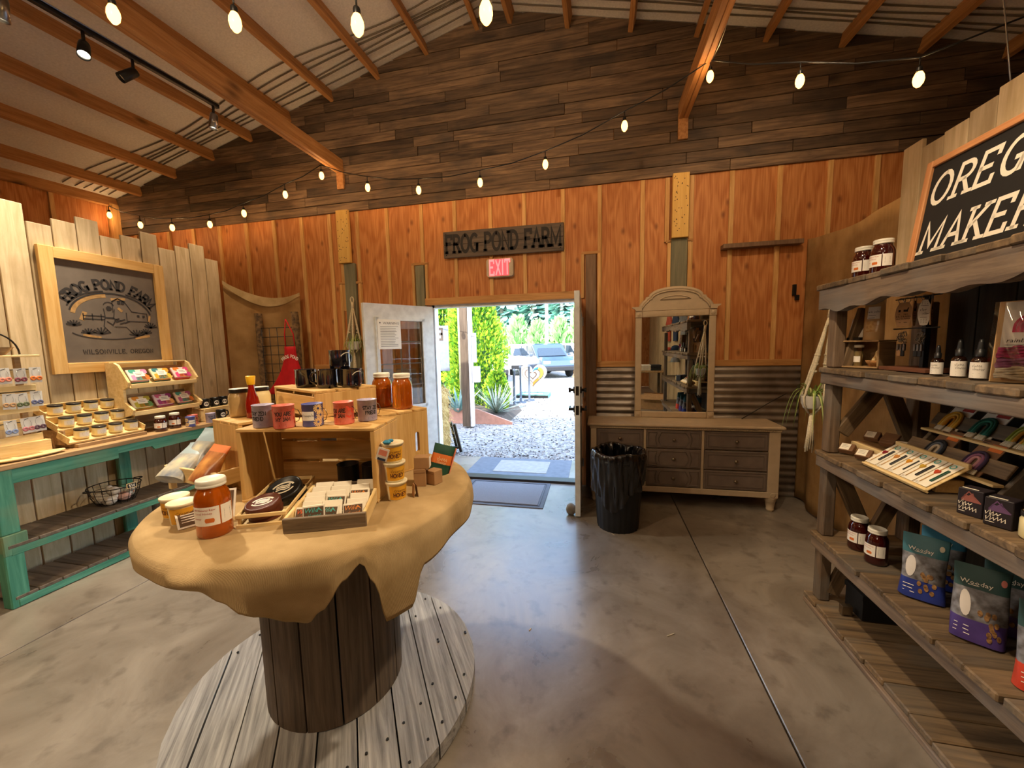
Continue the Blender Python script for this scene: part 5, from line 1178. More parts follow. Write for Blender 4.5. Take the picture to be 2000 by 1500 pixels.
for k, (dx, dy) in enumerate(((-.012, .0), (.012, .006), (.03, .014))):
    q = thing('pestle', ('short wooden pestle leaning left in the wicker bowl', 'short wooden pestle upright in the wicker bowl', 'short wooden pestle leaning right against the crate side')[k], 'pestle', (t.location.x + dx * .5, t.location.y + dy - .006 * k, U + .03), 0, 'pestles in the wicker bowl', rot=(.1 * k, .5 - .35 * k, .3))
    G().lathe([(0, 0), (.009, .002), (.01, .02), (.007, .03), (.009, .045), (.011, .052), (.007, .06), (0, .061)], 12).make('shaft', mPale, q)
# kraft pouch and card on the crate
t = thing('salts_pouch', 'kraft pouch with white label and clear window on the small crate', 'pouch', ploc(bx, .03, .05, .141), rad(-52)); 
def sp_(u, v, s_): 
    th = .03 * (1 - v) ** .8 + .002; return ((u - .5) * .085 * (1 - .08 * v), s_ * th * math.sin(PI * u) ** .6 - .002 * s_, .2 * v)
G().grid(lambda u, v: sp_(u, v, -1), 14, 14).grid(lambda u, v: sp_(u, v, 1), 14, 14).make('bag', mKraftL, t)
G().grid(lambda u, v: tuple(Vector(sp_(.2 + .6 * u, .2 + .27 * v, -1)) + Vector((0, -.0012, 0))), 8, 4).make('window', M('salts_window', 'a8743c', .25, mottle='d0a868', sc=90), t)
G().grid(lambda u, v: tuple(Vector(sp_(.2 + .6 * u, .52 + .3 * v, -1)) + Vector((0, -.0014, 0))), 8, 4).make('label', mPaper, t)
g = G(); word(g, 'bath salts', .014, lambda u, v: (u, -.0195 + (v - .1) * .1, v), at=(0, .135)); lines(g, .035, 2, .012, -.018, .12, .002, mp=lambda u, v: (u, -.021 + (v - .1) * .1, v)); g.make('print', mInkG, t)
t = thing('easel_card', 'small leaning info card on a black foot beside the kraft pouch', 'card', ploc(bx, -.055, .055, .141), rad(-55)); B('foot', (.06, .035, .014), (0, 0, .007), mBlack, t); B('card', (.065, .003, .1), (0, .02, .062), mPaper, t, rot=(-.35, 0, 0), ch=0); g = G(); lines(g, .04, 4, .018, -.02, .09, .004, mp=lambda u, v: (u, .015 + (v - .06) * .36, v)); g.make('print', mInkG, t)
# key tag spinner
ks = thing('key_spinner', 'black wire rack hung with key tags and key chains on the upper shelf', 'rack', (1.42, 2.06, U))
span('base', (-.09, -.14, 0), (.06, .13, .016), M('rust_board', '6a3f28', .7), ks); span('upright', (-.01, -.01, .016), (.01, .01, .33), mBlack, ks, ch=0)
for z in (.19, .325): G().tube([(-.045, -.13, z), (-.045, .12, z)], .003, 5).tube([(-.045, -.01, z), (0, 0, z)], .003, 5).make('hook_bar', mBlack, ks)
mTagW = M('tag_wood', 'c79b6c', .6)
for k, (y, rz_, mt_, lb) in enumerate(((.078, -48, mTagW, 'wooden key tag at the left, turned a little away'), (.048, -48, mTagW, 'wooden llama key tag facing forward'), (.002, 36, mTagW, 'wooden llama key tag seen nearly edge on'), (-.052, -46, mPaper, 'white patterned key tag among the wooden ones'), (-.088, 46, mTagW, 'brown key tag edge on at the right end'))):
    t = thing('key_tag', lb, 'key tag', (1.372, 2.06 + y, U + .2), rad(rz_), 'key tags on the black rack')
    G().prism([(0, 0), (.011, .002), (.019, .034), (.0205, .055), (.017, .085), (.008, .108), (0, .11), (-.008, .108), (-.017, .085), (-.0205, .055), (-.019, .034), (-.011, .002)], -.0015, .0015, 'Y').make('plate', mt_, t)
    mq = lambda u, v: (u, -.0022, v); g = G()
    if mt_ is mTagW: word(g, 'NO', .010, mq, at=(0, .052)); word(g, 'DRAMA', .0095, mq, at=(0, .042)); word(g, 'LLAMA', .0095, mq, at=(0, .032)); g.add([mq(*q) for q in ((-.009, .066), (.006, .066), (.006, .072), (.009, .086), (.005, .084), (.002, .076), (-.009, .076))], [tuple(range(7))]); lines(g, .012, 1, .01, -.006, .018, .002, mp=mq)
    else: lines(g, .024, 2, .05, -.012, .084, .0015, mp=mq); [g.add([mq(x + .0015 * math.cos(a_), z + .0015 * math.sin(a_)) for a_ in (0, 1.5, 3, 4.5)], [(0, 1, 2, 3)]) for x in (-.008, 0, .008) for z in (.012, .019, .026, .092, .099)]; word(g, '~3', .014, mq, at=(-.004, .062), ital=.3); word(g, '~3', .014, mq, at=(.004, .046), ital=.5)
    g.make('print', mInk, t)
    G().tube([(.012 * math.cos(a_), 0, .118 + .012 * math.sin(a_)) for a_ in [k_ * .52 for k_ in range(12)]], .0014, 5, closed=True).make('ring', mSteel, t)
for k, y in enumerate((.062, -.035)):
    t = thing('keychain_bundle', ('left', 'right')[k] + ' bundle of metal key chains on the lower hook bar', 'key chains', (1.372, 2.06 + y, U + .17), 0, 'key chain bundles')
    g = G()
    for i in range(9): 
        cx, cz = RND.uniform(-.02, .02), RND.uniform(-.045, .0); g.tube([(RND.uniform(-.008, .008), cx + .011 * math.cos(a_), cz + .011 * math.sin(a_)) for a_ in [q * .7 for q in range(9)]], .0018, 5, closed=True)
    stuff(g.make('rings', mKnob, t)); 
    for i in range(3): B('clasp', (.01, .01, .03), (0, -.018 + .018 * i, -.065), mSteel, t, ch=.002)
    for i in range(2): B('charm', (.006, .02, .03), (0, -.01 + .022 * i, -.09), (mBlack, mTagW)[i] if k == 0 else mBlack, t, ch=.002)
# dropper bottles
def dropper(label, loc, rz, r=.0205, h=.14, square=False):
    t = thing('dropper_bottle', label, 'bottle', loc, rz, 'amber dropper bottles'); b = h * .56
    G().lathe([(0, 0), (r * .93, 0), (r, .003), (r, b * .82), (r * .8, b * .95), (r * .45, b), (r * .42, b * 1.06)], 24).make('bottle', mAmber, t)
    G().lathe([(r * .56, b * 1.02), (r * .58, b * 1.3), (r * .45, b * 1.31), (r * .42, b * 1.36), (r * .34, b * 1.62), (r * .2, h), (0, h)], 16).make('dropper_cap', mBlack, t)
    G().arc(r * 1.015, -1.5, 1.5, b * .07, b * .77).make('label', mPaper, t); g = G(); mpj = cyl_map(r * 1.03)
    word(g, '~4', b * .16, mpj, at=(-.004, b * .55), ital=.2); word(g, '~5', b * .15, mpj, at=(0, b * .4), ital=.2); lines(g, r, 2, b * .12, -r * .6, b * .27, .001, mp=mpj); g.make('label_print', mInkG, t)
    return t
mAmber = M('dark_amber_glass', '1d0d06', .08, coat=.8); 
dropper('smallest dropper bottle, farthest of the three on the upper shelf', (1.31, 1.835, U), rad(-52), .018, .118); dropper('amber dropper bottle in the middle of the three', (1.30, 1.73, U), rad(-20), .0205, .14); dropper('amber dropper bottle next to the rainbow kit bag', (1.295, 1.645, U), rad(-42), .0215, .14)
# rainbow kit
t = thing('rainbow_kit', 'big clear bag with kraft back holding a pink rainbow yarn kit', 'craft kit', (1.31, 1.52, U), rad(-55), rot=(rad(-6), 0, rad(-55)))
B('kraft_back', (.15, .004, .265), (0, .02, .1325), mKraftL, t, ch=.004)
mYarn = M('pink_yarn', 'b83a6a', .9, var=.2, sc=60, bump=.4); mYarnW = M('cream_yarn', 'd8cbb0', .9, var=.1, sc=60, bump=.4); mYarnP = M('mauve_yarn', '9a5a80', .9, var=.2, sc=60, bump=.4)
g = G()
for nm, mt_, z0, n_ in (('pink_skein', mYarn, .082, 6), ('mauve_skein', mYarnP, .05, 5), ('cream_skein', mYarnW, .016, 6)):
    g = G()
    for k in range(n_): g.tube([(-.06 + .012 * i, .002 - .006 * math.sin(i * .8 + k), z0 + .006 * k + .003 * math.sin(i * 1.1 + k * 2)) for i in range(11)], .0052, 5)
    g.make(nm, mt_, t)
B('header_card', (.118, .002, .145), (.004, -.005, .185), mPaper, t, ch=0); B('pink_flag', (.06, .001, .034), (.032, -.0066, .238), M('pink_flag', 'd44a72', .6), t, ch=0)
mq = lambda u, v: (u, -.0072, v); g = G(); word(g, '~6', .011, mq, (.032, .243)); stroke(g, 'ADULT', .0105, .2, mp=mq, at=(.034, .227)); g.make('flag_print', mPaper, t)
for k, (c, q) in enumerate((('d03058', .042), ('e05a7a', .034), ('c84a70', .026))): g = G(); ribbon(g, [(q, -.014)] + arcp(0, .0, q, q, 0, 180, 12) + [(-q, -.014)], .007, 1, 0, lambda u, v: (u + .012, -.0075 - .0004 * 1, v + .176), 0); g.make('rainbow_print', M('rainbow_pink', c, .7), t)
g = G(); word(g, 'rainbow kit', .019, mq, at=(.0, .128), ital=.2); lines(g, .09, 3, .008, -.045, .119, .0015, mp=mq); g.make('print', mInk, t)
G().grid(lambda u, v: ((u - .5) * .152, -.014 - .008 * math.sin(PI * u) * math.sin(PI * v) + .003 * math.sin(u * 17 + v * 9), .004 + .255 * v), 20, 20).make('clear_bag', mClear, t)
# middle tier ---------------------------------------------------------------
Mz = .914
t = thing('step_plank', 'low pale plank step under the back row of small brown boxes', 'step', (1.385, 2.25, Mz), 0); span('board', (-.035, -.14, .0), (-.02, .14, .062), mPale, t); span('deck', (-.02, -.14, .05), (.1, .14, .062), mTop, t)
for k, (x, y, z, rz_, lb) in enumerate(((1.295, 2.325, 0, 12, 'small brown box, left of the front pair on the middle shelf'), (1.305, 2.21, 0, 12, 'small brown box, right of the front pair on the middle shelf'), (1.31, 2.11, 0, 12, 'small brown box half hidden by the hair stick tray'), (1.42, 2.35, .063, 12, 'small brown box with label, left end of the raised back row'), (1.42, 2.235, .063, 0, 'small brown box without label in the middle of the raised row'), (1.42, 2.13, .063, 12, 'small brown box with label, right end of the raised row'))):
    t = thing('soap_box', lb, 'box', (x, y, Mz + z + .0), 0, 'small brown soap boxes', rot=(0, 0, rad(-62 + rz_)))
    a_ = -.5
    B('carton', (.062, .052, .028), (0, .012, .032), mKraftD, t, rot=(.62, 0, 0), ch=.002)
    if k != 4:
        B('label', (.04, .042, .001), (-.006, .0115 - .0085, .0433), mPackW, t, rot=(.62, 0, 0), ch=0); g = G(); R3_ = Matrix.Rotation(.62, 3, 'X'); lines(g, .028, 3, .009, -.02, .01, .002, mp=lambda u, v: tuple(R3_ @ Vector((u, v, .0152)) + Vector((0, .012, .032)))); g.make('label_print', mInkG, t)
    else: B('lid', (.064, .054, .012), (0, .02, .052), mKraftD, t, rot=(.62, 0, 0), ch=.002)
# hair stick tray: slanted board with five cards
ht = thing('hair_stick_tray', 'slanted pale board tray of hair stick cards on the middle shelf', 'tray', (1.265, 1.95, Mz), 0, rot=(0, 0, rad(-90)))
# local x towards camera end, y away from the room
tl = .86
B('deck', (.37, .17, .006), (0, .065, .062), mPaleX, ht, rot=(tl * .72, 0, 0)); B('lip', (.37, .008, .018), (0, -.002, .012), mPaleX, ht, rot=(tl * .72, 0, 0)); B('back_board', (.37, .012, .02), (0, .128, .116), mPaleX, ht)
for x in (-.15, .15): B('leg', (.02, .09, .05), (x, .09, .026), mCrate, ht)
mHs = {k: M('hair_bead_' + k, c, .4) for k, c in (('red', '8a1f2a'), ('peach', 'd8934a'), ('amber', 'e09a2a'), ('gold', 'caa23a'), ('rainbow', 'c84a2a'))}
rt = Matrix.Rotation(tl * .72, 3, 'X')
for k, (c, lb) in enumerate((('red', 'red'), ('peach', 'peach'), ('amber', 'amber'), ('gold', 'striped gold'), ('rainbow', 'red and green'))):
    x = -.145 + .0715 * k; o_ = Vector((x, .062, .066)); p = Matrix.Rotation(rad(-90), 3, 'Z') @ o_ + Vector((1.265, 1.95, Mz))
    t = thing('hair_stick_card', 'cream card with a %s bead hair stick, number %s in the tray' % (lb, ('one', 'two', 'three', 'four', 'five')[k]), 'card', tuple(p), 0, 'hair stick cards', rot=(tl * .72, 0, rad(-90)))
    B('card', (.066, .145, .002), (0, 0, .002), mPackW, t, ch=0)
    G().tube([(-.012, -.06, .0045), (-.012, .07, .0045)], .0018, 5).make('stick', mCrate, t)
    q = G(); q.add([(-.012 + a_ * .011, .01 + b_ * .012, z) for z in (.003, .0085) for a_, b_ in ((0, -1.1), (1, .1), (.75, .75), (.3, .8), (0, .5), (-.3, .8), (-.75, .75), (-1, .1))], [tuple(range(8, 16))] + [(i, (i + 1) % 8, 8 + (i + 1) % 8, 8 + i) for i in range(8)]); q.make('bead', mHs[c], t)
    B('clip', (.011, .075, .006), (.018, -.005, .006), mBlack if k < 4 else mGreenBag, t, ch=.002) if k != 2 else B('clip', (.005, .07, .005), (.018, -.005, .005), mBlack, t, ch=.001)
    g = G(); g.grid(lambda u, v: (.004 + (.008 + .004 * v) * math.cos(2 * PI * u), .056 + (.008 + .004 * v) * math.sin(2 * PI * u), .0036), 14, 1); g.make('seal', mTealC, t)
    g = G(); lines(g, .024, 2, .006, -.03, -.062, .0015, mp=lambda u, v: (u, v, .0034)); g.make('print', mInkG, t)
# macrame rainbow rack
rk = thing('rainbow_rack', 'stepped dark wood rack holding carded yarn rainbows', 'rack', (1.44, 1.92, Mz), 0, rot=(0, 0, rad(-90)))
for x in (-.2, .24): B('side_rail', (.018, .34, .06), (x, .1, .165), mShelf, rk, rot=(.95, 0, 0)); B('leg', (.018, .03, .28), (x, .2, .142), mShelf, rk)
for y, z in ((-.035, .075), (.055, .19)): B('ledge', (.46, .035, .01), (.02, y, z), mPaleX, rk)
for y, z in ((.0, .125), (.09, .24)): B('back_slat', (.46, .01, .06), (.02, y, z), mShelf, rk, rot=(-.5, 0, 0))
rc = ((-.115, .0, 1, ('d8a83a', 'e0bb5c', 'c9902a'), 'mustard yellow'), (.03, .0, 1, ('1f5a50', '2f7a6c', '17463f'), 'deep teal'), (.18, .0, 1, ('8a9a3a', 'b0b85a', 'd0a040'), 'olive green and gold'), (-.06, .0, 0, ('23262c', '5a5f6a', 'c8b8a0'), 'black and grey'), (.12, .0, 0, ('3a2a44', '8a5a78', 'c08a90'), 'plum and pink'))
mFringe = M('cream_fringe', 'd9cdb4', .95, var=.1, bump=.4)
for k, (x, dy, up, cs, nm) in enumerate(rc):
    o_ = Vector((x, -.03 if not up else .06, .082 if not up else .197)); p = Matrix.Rotation(rad(-90), 3, 'Z') @ o_ + Vector((1.44, 1.92, Mz))
    t = thing('yarn_rainbow', '%s yarn rainbow on a printed card, %s ledge of the rack' % (nm, ('lower', 'upper')[up]), 'ornament', tuple(p), 0, 'carded yarn rainbows', rot=(-.62, 0, rad(-90)))
    B('card', (.1, .003, .155), (0, 0, .078), mKraftD if not up else mPaper, t, ch=0)
    for q, c in zip((.036, .025, .014), cs): G().tube([(q, -.01, .02)] + [(q * math.cos(a_), -.01, .055 + q * 1.15 * math.sin(a_)) for a_ in [i * PI / 10 for i in range(11)]] + [(-q, -.01, .02)], .0058, 6).make('yarn_arch', M('yarn_' + str(k), c, .9, bump=.3), t)
    g = G()
    for s_ in (-1, 1):
        for i in range(7): g.tube([(s_ * (.008 + .0045 * i), -.01, .024), (s_ * (.008 + .005 * i) + RND.uniform(-.002, .002), -.012, -.002)], .003, 4)
    g.make('fringe', mFringe, t); B('price_flag', (.05, .001, .03), (.02, -.0022, .125), M('flag_red', 'b4413c', .6) if up else mOrange, t, ch=0)
    g = G(); lines(g, .03, 4, .008, -.044, .146, .003, mp=lambda u, v: (u, -.0024, v)); g.make('print', mInk, t)
# coffee boxes and candle
mCof = M('dark_print_box', '241d22', .5)
mPur2 = M('purple_print', '6a4a72', .6); mRose = M('rose_print', '9a5a50', .6)
for k, (x, y, rz_, c, lb) in enumerate(((1.275, 1.585, -62, mRose, 'black printed box with a rose mountain, beside the hair stick tray'), (1.285, 1.505, -58, mPur2, 'black printed box with a purple mountain, next to the candle'), (1.375, 1.47, -55, mPur2, 'black printed box set behind the other two'))):
    t = thing('printed_box', lb, 'box', (x, y, Mz), rad(rz_), 'black printed boxes'); B('carton', (.062, .062, .092), (0, 0, .046), mCof, t, ch=.002)
    mq = lambda u, v: (u, -.0316, v); g = G(); g.add([mq(*q) for q in ((-.022, .05), (.026, .05), (.012, .064), (.006, .082), (-.004, .07), (-.014, .072))], [tuple(range(6))]); ribbon(g, [(-.02, .056), (-.004, .084), (.026, .052)], .003, 1, 0, mq, 0); g.make('mountain_print', c, t)
    g = G(); word(g, '~3', .024, mq, at=(-.012, .034), ital=.3); word(g, '~4', .024, mq, at=(-.004, .018), ital=.3); lines(g, .02, 1, .01, -.026, .012, .002, mp=mq); g.make('lettering', mPackW, t); B('top_tab', (.04, .006, .001), (-.006, -.018, .0925), mPackW, t, ch=0)
t = thing('wood_lid_candle', 'cream jar candle with a dark wooden lid at the frame edge', 'candle', (1.295, 1.41, Mz)); G().lathe([(0, .002), (.034, 0), (.038, .006), (.038, .058), (.034, .066), (.034, .07)], 28).make('jar', mWax, t); G().lathe([(.035, .068), (.037, .069), (.037, .082), (.034, .084)], 28).make('lid_rim', mLidK, t); G().lathe([(.033, .0845), (0, .0846)], 24).make('lid_top', mTop, t)
# low tier ------------------------------------------------------------------
L1 = .442
jar_honey('jam_jar', 'dark jam jar on the low shelf, the farther of the two', (1.325, 2.235, L1), rad(-52), .0435, .175, mHoneyD); jar_honey('jam_jar', 'dark jam jar on the low shelf, the nearer of the two', (1.325, 2.105, L1), rad(-52), .0435, .175, mHoneyD)
mTealTop = M('teal_pouch_top', '3f6f78', .35); mGreyTop = M('dark_teal_pouch_top', '34504f', .35); mBlueTop2 = M('bright_blue_pouch_top', '4a8fb0', .35)
mClearSnow = M('snowy_print', '8f9096', .4, mottle='3a3028', sc=34); mPurp = M('purple_pouch_base', '4f3d80', .4, var=.15); mBlueB = M('deep_blue_pouch_base', '2a3a8a', .4, var=.15); mRedB = M('coral_pouch_base', 'd0452e', .4, var=.1)
mSnow = M('white_bear_print', 'd8d2cc', .5, var=.04); mNut = M('nut_print', 'a8804e', .5, mottle='5a3a22', sc=120)
for k, (x, y, rz_, top, low, lb, h) in enumerate(((1.325, 1.835, -38, mTealTop, mBlueB, 'snack pouch with teal top and deep blue base, farthest in the front row', .26), (1.46, 1.93, -30, mBlueTop2, mBlueB, 'snack pouch with bright blue top behind the farthest pouch', .255), (1.33, 1.60, -35, mGreyTop, mPurp, 'snack pouch with dark top and purple base in the front row', .265), (1.47, 1.66, -35, mGreyTop, mPurp, 'snack pouch in shadow behind the purple front pouch', .25), (1.33, 1.375, -32, mGreyTop, mRedB, 'snack pouch with coral red base nearest the camera', .27))):
    t, pt = pouch('snack_pouch', lb, 'pouch', (x, y, L1 + .002), rad(rz_), .135, h, .075, [(0, .3, low, 'base_print'), (.3, .7, mClearSnow, 'picture_band'), (.7, 1, top, 'top_band')], group='snack pouches on the low shelf', lean=-.1, wrinkle=.5)
    def dec(u, v, e=.0016, pt=pt):       # point on the front (-y) face: u in -1..1
        cu = math.copysign(min(.97, abs(u)) ** 1.818, u); q = pt(1 - math.acos(cu) / (2 * PI), v); return (q[0], q[1] - e, q[2])
    g = G(); g.grid(lambda a_, b_: dec(-.55 + .22 * b_ * math.cos(2 * PI * a_), .5 + .17 * b_ * math.sin(2 * PI * a_)), 14, 3).make('bear_print', mSnow, t)
    g = G()
    for i in range(11):
        cu, cv = RND.uniform(-.1, .75), RND.uniform(.1, .42); g.grid(lambda a_, b_, cu=cu, cv=cv: dec(cu + .1 * b_ * math.cos(2 * PI * a_), cv + .04 * b_ * math.sin(2 * PI * a_), .0022 + i * .0002), 8, 1)
    g.make('snack_print', mNut, t)
    g = G(); word(g, 'Wooday', .021, lambda u, v: dec(u / .065, .755 + v / h, .0025), at=(-.012, 0)); lines(g, .035, 1, .01, -.03, -.006, .002, mp=lambda u, v: dec(u / .065, .765 + v / h, .0025)); lines(g, .04, 3, .014, -.055, 0, .0025, mp=lambda u, v: dec(u / .065, .2 + v / h, .0025)); g.make('lettering', mPaper, t)
    if k in (2, 0): g = G(); g.grid(lambda a_, b_: dec(.72 + .11 * b_ * math.cos(2 * PI * a_), .86 + .045 * b_ * math.sin(2 * PI * a_), .0025), 12, 1); g.make('round_sticker', M('pink_sticker', 'c77a70', .6) if k == 2 else mKnobL, t)
# hanging planter at the shelf end
macrame('macrame planter with a spider plant hanging at the far end of the shelf', (1.365, 2.66, 1.73), (1.305, 2.70, 1.10), .06, .22, leaves=24, spread=.12, seed=12)
G().tube([(1.365, 2.66, 1.765), (1.365, 2.64, 1.80), (1.37, 2.46, 1.805)], .005, 6).make('hook', mBlack, bpy.data.objects['display_shelf']).matrix_parent_inverse = Matrix.Translation((-SXF, -SY1, 0))
# ================================================================== GABLE WALL: sign, exit light, dresser, mirror, bin
t = thing('farm_name_sign', 'dark plank sign lettered FROG POND FARM above the exit light', 'sign', (-.98, DW - .045, 2.628), 0, rot=(0, rad(.3), 0))
for i in range(2): B('plank', (1.305, .022, .138), (0, 0, -.07 + .14 * i), mBurnt, t, ch=.004)
letters(t, mSignDark, 'FROG POND FARM', .172, .22, 'slab', lambda u, v: (u, -.0118, v), (0, -.082), gap=.14, sx=.7)
for x in (-.62, .62):
    for z in (-.11, .11): G().box((x, -.012, z), (.012, .004, .012)).make('screw', mInk, t)
t = thing('exit_sign', 'lit red exit sign in a beige housing over the doorway', 'sign', (-1.003, DW - .04, 2.355))
pl = [(sx_ * (.145 - .025) + .025 * math.cos(rad(a_)), sz_ * (.093 - .025) + .025 * math.sin(rad(a_))) for sx_, sz_, a0 in ((1, 1, 0), (-1, 1, 90), (-1, -1, 180), (1, -1, 270)) for a_ in (a0, a0 + 30, a0 + 60, a0 + 90)]
G().prism(pl, -.03, .035, 'Y').make('housing', M('beige_plastic', 'b9ab90', .5), t)
B('red_panel', (.2, .004, .17), (-.002, -.032, .0), mExit, t, ch=0)
letters(t, M('exit_letter', 'ff8a86', .5, emit=1.6, emc='ff6a70', var=0), 'EXIT', .148, .15, 'sans', lambda u, v: (u, -.0352, v), (0, -.074), gap=.2, sx=.58)
# dresser
DX0, DX1, DY0, DY1 = -.055, 1.565, 3.69, 4.07
dr = thing('dresser', 'long cream and taupe dresser with nine drawers under the arched mirror', 'dresser', ((DX0 + DX1) / 2, (DY0 + DY1) / 2, 0)); cx, cy = (DX0 + DX1) / 2, (DY0 + DY1) / 2
lx2 = lambda x: x - cx
span('top', (lx2(DX0 - .03), -.215, .752), (lx2(DX1 + .03), .19, .778), mCream, dr, ch=.008)
span('top_moulding', (lx2(DX0 - .008), -.197, .728), (lx2(DX1 + .008), .185, .752), mCream, dr, ch=.006)
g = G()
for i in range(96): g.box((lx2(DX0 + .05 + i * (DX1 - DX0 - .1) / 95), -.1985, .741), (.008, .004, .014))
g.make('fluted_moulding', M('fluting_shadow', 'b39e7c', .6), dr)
span('carcass', (lx2(DX0 + .002), -.16, .14), (lx2(DX1 - .002), .185, .728), mCream, dr)
for x0, x1 in ((DX0, .0), (.43, .452), (.93, .952), (1.475, DX1)): span('stile', (lx2(x0), -.19, .14), (lx2(x1), -.16, .728), mCream, dr, ch=.003)
span('bottom_rail', (lx2(DX0), -.192, .132), (lx2(DX1), -.16, .185), mCream, dr, ch=.004)
def drawer(x0, x1, z0, z1, fancy):
    p = B('drawer', (x1 - x0, .02, z1 - z0), (lx2((x0 + x1) / 2), -.178, (z0 + z1) / 2), mTaupe, dr, ch=.004)
    w, h = x1 - x0, z1 - z0; e = .032
    def frame(pts, k=.006, dep=.008):
        G().tube([(a_, -.011, b_) for a_, b_ in pts], k, 4, closed=True, smooth=False).make('moulding', mTaupeD, p)
    if not fancy: frame([(-w / 2 + e, -h / 2 + e), (w / 2 - e, -h / 2 + e), (w / 2 - e, h / 2 - e), (-w / 2 + e, h / 2 - e)]); frame([(-w / 2 + .012, -h / 2 + .01), (w / 2 - .012, -h / 2 + .01), (w / 2 - .012, h / 2 - .01), (-w / 2 + .012, h / 2 - .01)], .004)
    else:
        c = .1; frame([(-c - .005, -h / 2 + .02), (c + .005, -h / 2 + .02), (c + .028, -.02), (c + .028, .02), (c + .005, h / 2 - .02), (-c - .005, h / 2 - .02), (-c - .028, .02), (-c - .028, -.02)])
        for s_ in (-1, 1): frame([(s_ * (w / 2 - .018), -h / 2 + .02), (s_ * (c + .04), -h / 2 + .02), (s_ * (c + .055), -.02), (s_ * (c + .055), .02), (s_ * (c + .04), h / 2 - .02), (s_ * (w / 2 - .018), h / 2 - .02)])
    q = G(); q.T = Matrix.Rotation(PI / 2, 4, 'X'); q.lathe([(.008, .009), (.007, .02), (.014, .027), (.016, .034), (.012, .041), (0, .043)], 16); q.make('knob', mKnob, p)
mTaupeD = M('taupe_moulding', '6f6155', .5)
for x0, x1, f in ((.003, .427, 0), (.455, .927, 1), (.955, 1.472, 0)):
    for z0, z1 in ((.555, .722), (.371, .545), (.19, .361)): drawer(x0, x1, z0, z1, f)
for x in (DX0 + .045, DX1 - .045):
    for y in (-.145, .14): G().lathe([(.05, .135), (.052, .12), (.044, .112), (.048, .1), (.04, .092), (.03, .025), (.034, .02), (.03, .012), (.022, 0)][::-1], 12, (lx2(x), y, 0)).make('leg', mCream, dr)
q = G(); q.T = Matrix.Translation((lx2(DX1 - .045), -.192, .16)) @ Matrix.Rotation(PI / 2, 4, 'X'); q.lathe([(.02, 0), (.022, .003), (.018, .005), (.01, .003), (0, .005)], 16); q.make('rosette', mCream, dr)
# arched mirror
mr_ = thing('arched_mirror', 'cream framed mirror with an arched cornice standing on the dresser', 'mirror', (.745, 4.035, .779))
FW, FH = .735, 1.06
for s_ in (-1, 1):
    B('side_rail', (.06, .03, FH - .13), (s_ * (FW / 2 - .03), 0, FH / 2), mCream, mr_, ch=.006); 
    for z in (.032, FH - .033):
        B('corner_block', (.064, .036, .064), (s_ * (FW / 2 - .03), -.002, z), mCream, mr_, ch=.004); q = G(); q.T = Matrix.Translation((s_ * (FW / 2 - .03), -.02, z)) @ Matrix.Rotation(PI / 2, 4, 'X'); q.lathe([(.022, 0), (.021, .004), (.015, .002), (.011, .005), (0, .006)], 16); q.make('rosette', mCream, mr_)
B('bottom_rail', (FW - .126, .03, .06), (0, 0, .03), mCream, mr_, ch=.006); B('top_rail', (FW - .126, .03, .06), (0, 0, FH - .033), mCream, mr_, ch=.006)
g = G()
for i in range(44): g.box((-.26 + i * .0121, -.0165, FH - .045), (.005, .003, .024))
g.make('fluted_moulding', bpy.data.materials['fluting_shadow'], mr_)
B('glass', (FW - .115, .006, FH - .115), (0, -.002, FH / 2), mMirror, mr_, ch=0)
prof = [(-.33, FH), (.33, FH), (.33, FH + .02), (.3, FH + .07), (.27, FH + .1), (.235, FH + .125)] + [(.235 * math.cos(rad(a_)), FH + .125 + .085 * math.sin(rad(a_))) for a_ in range(8, 173, 12)] + [(-.235, FH + .125), (-.27, FH + .1), (-.3, FH + .07), (-.33, FH + .02)]
G().prism(prof, -.012, .014, 'Y').make('cornice_panel', mCream, mr_)
ed = [(-.33, FH + .02), (-.318, FH + .05), (-.3, FH + .075), (-.265, FH + .105), (-.262, FH + .12), (-.235, FH + .125)] + [(.235 * math.cos(rad(a_)), FH + .125 + .085 * math.sin(rad(a_))) for a_ in range(172, 7, -8)] + [(.235, FH + .125), (.262, FH + .12), (.265, FH + .105), (.3, FH + .075), (.318, FH + .05), (.33, FH + .02)]
G().tube([(a_, -.008, b_ - .004) for a_, b_ in ed], .019, 8).tube([(a_ * .93, -.016, FH + (b_ - FH) * .88) for a_, b_ in ed], .009, 6).make('arch_moulding', mCream, mr_)
G().tube([(a_ * .62, -.014, FH + .04 + (b_ - FH - .05) * .6) for a_, b_ in ed[7:-7]] , .005, 6, closed=True).make('inset_moulding', mCream, mr_)
for s_ in (-1, 1): G().prism([(s_ * .31, FH + .0), (s_ * .368, FH + .0), (s_ * .375, FH + .018), (s_ * .4, FH + .03), (s_ * .4, FH + .04), (s_ * .31, FH + .04)], -.03, .014, 'Y').make('cap', mCream, mr_)
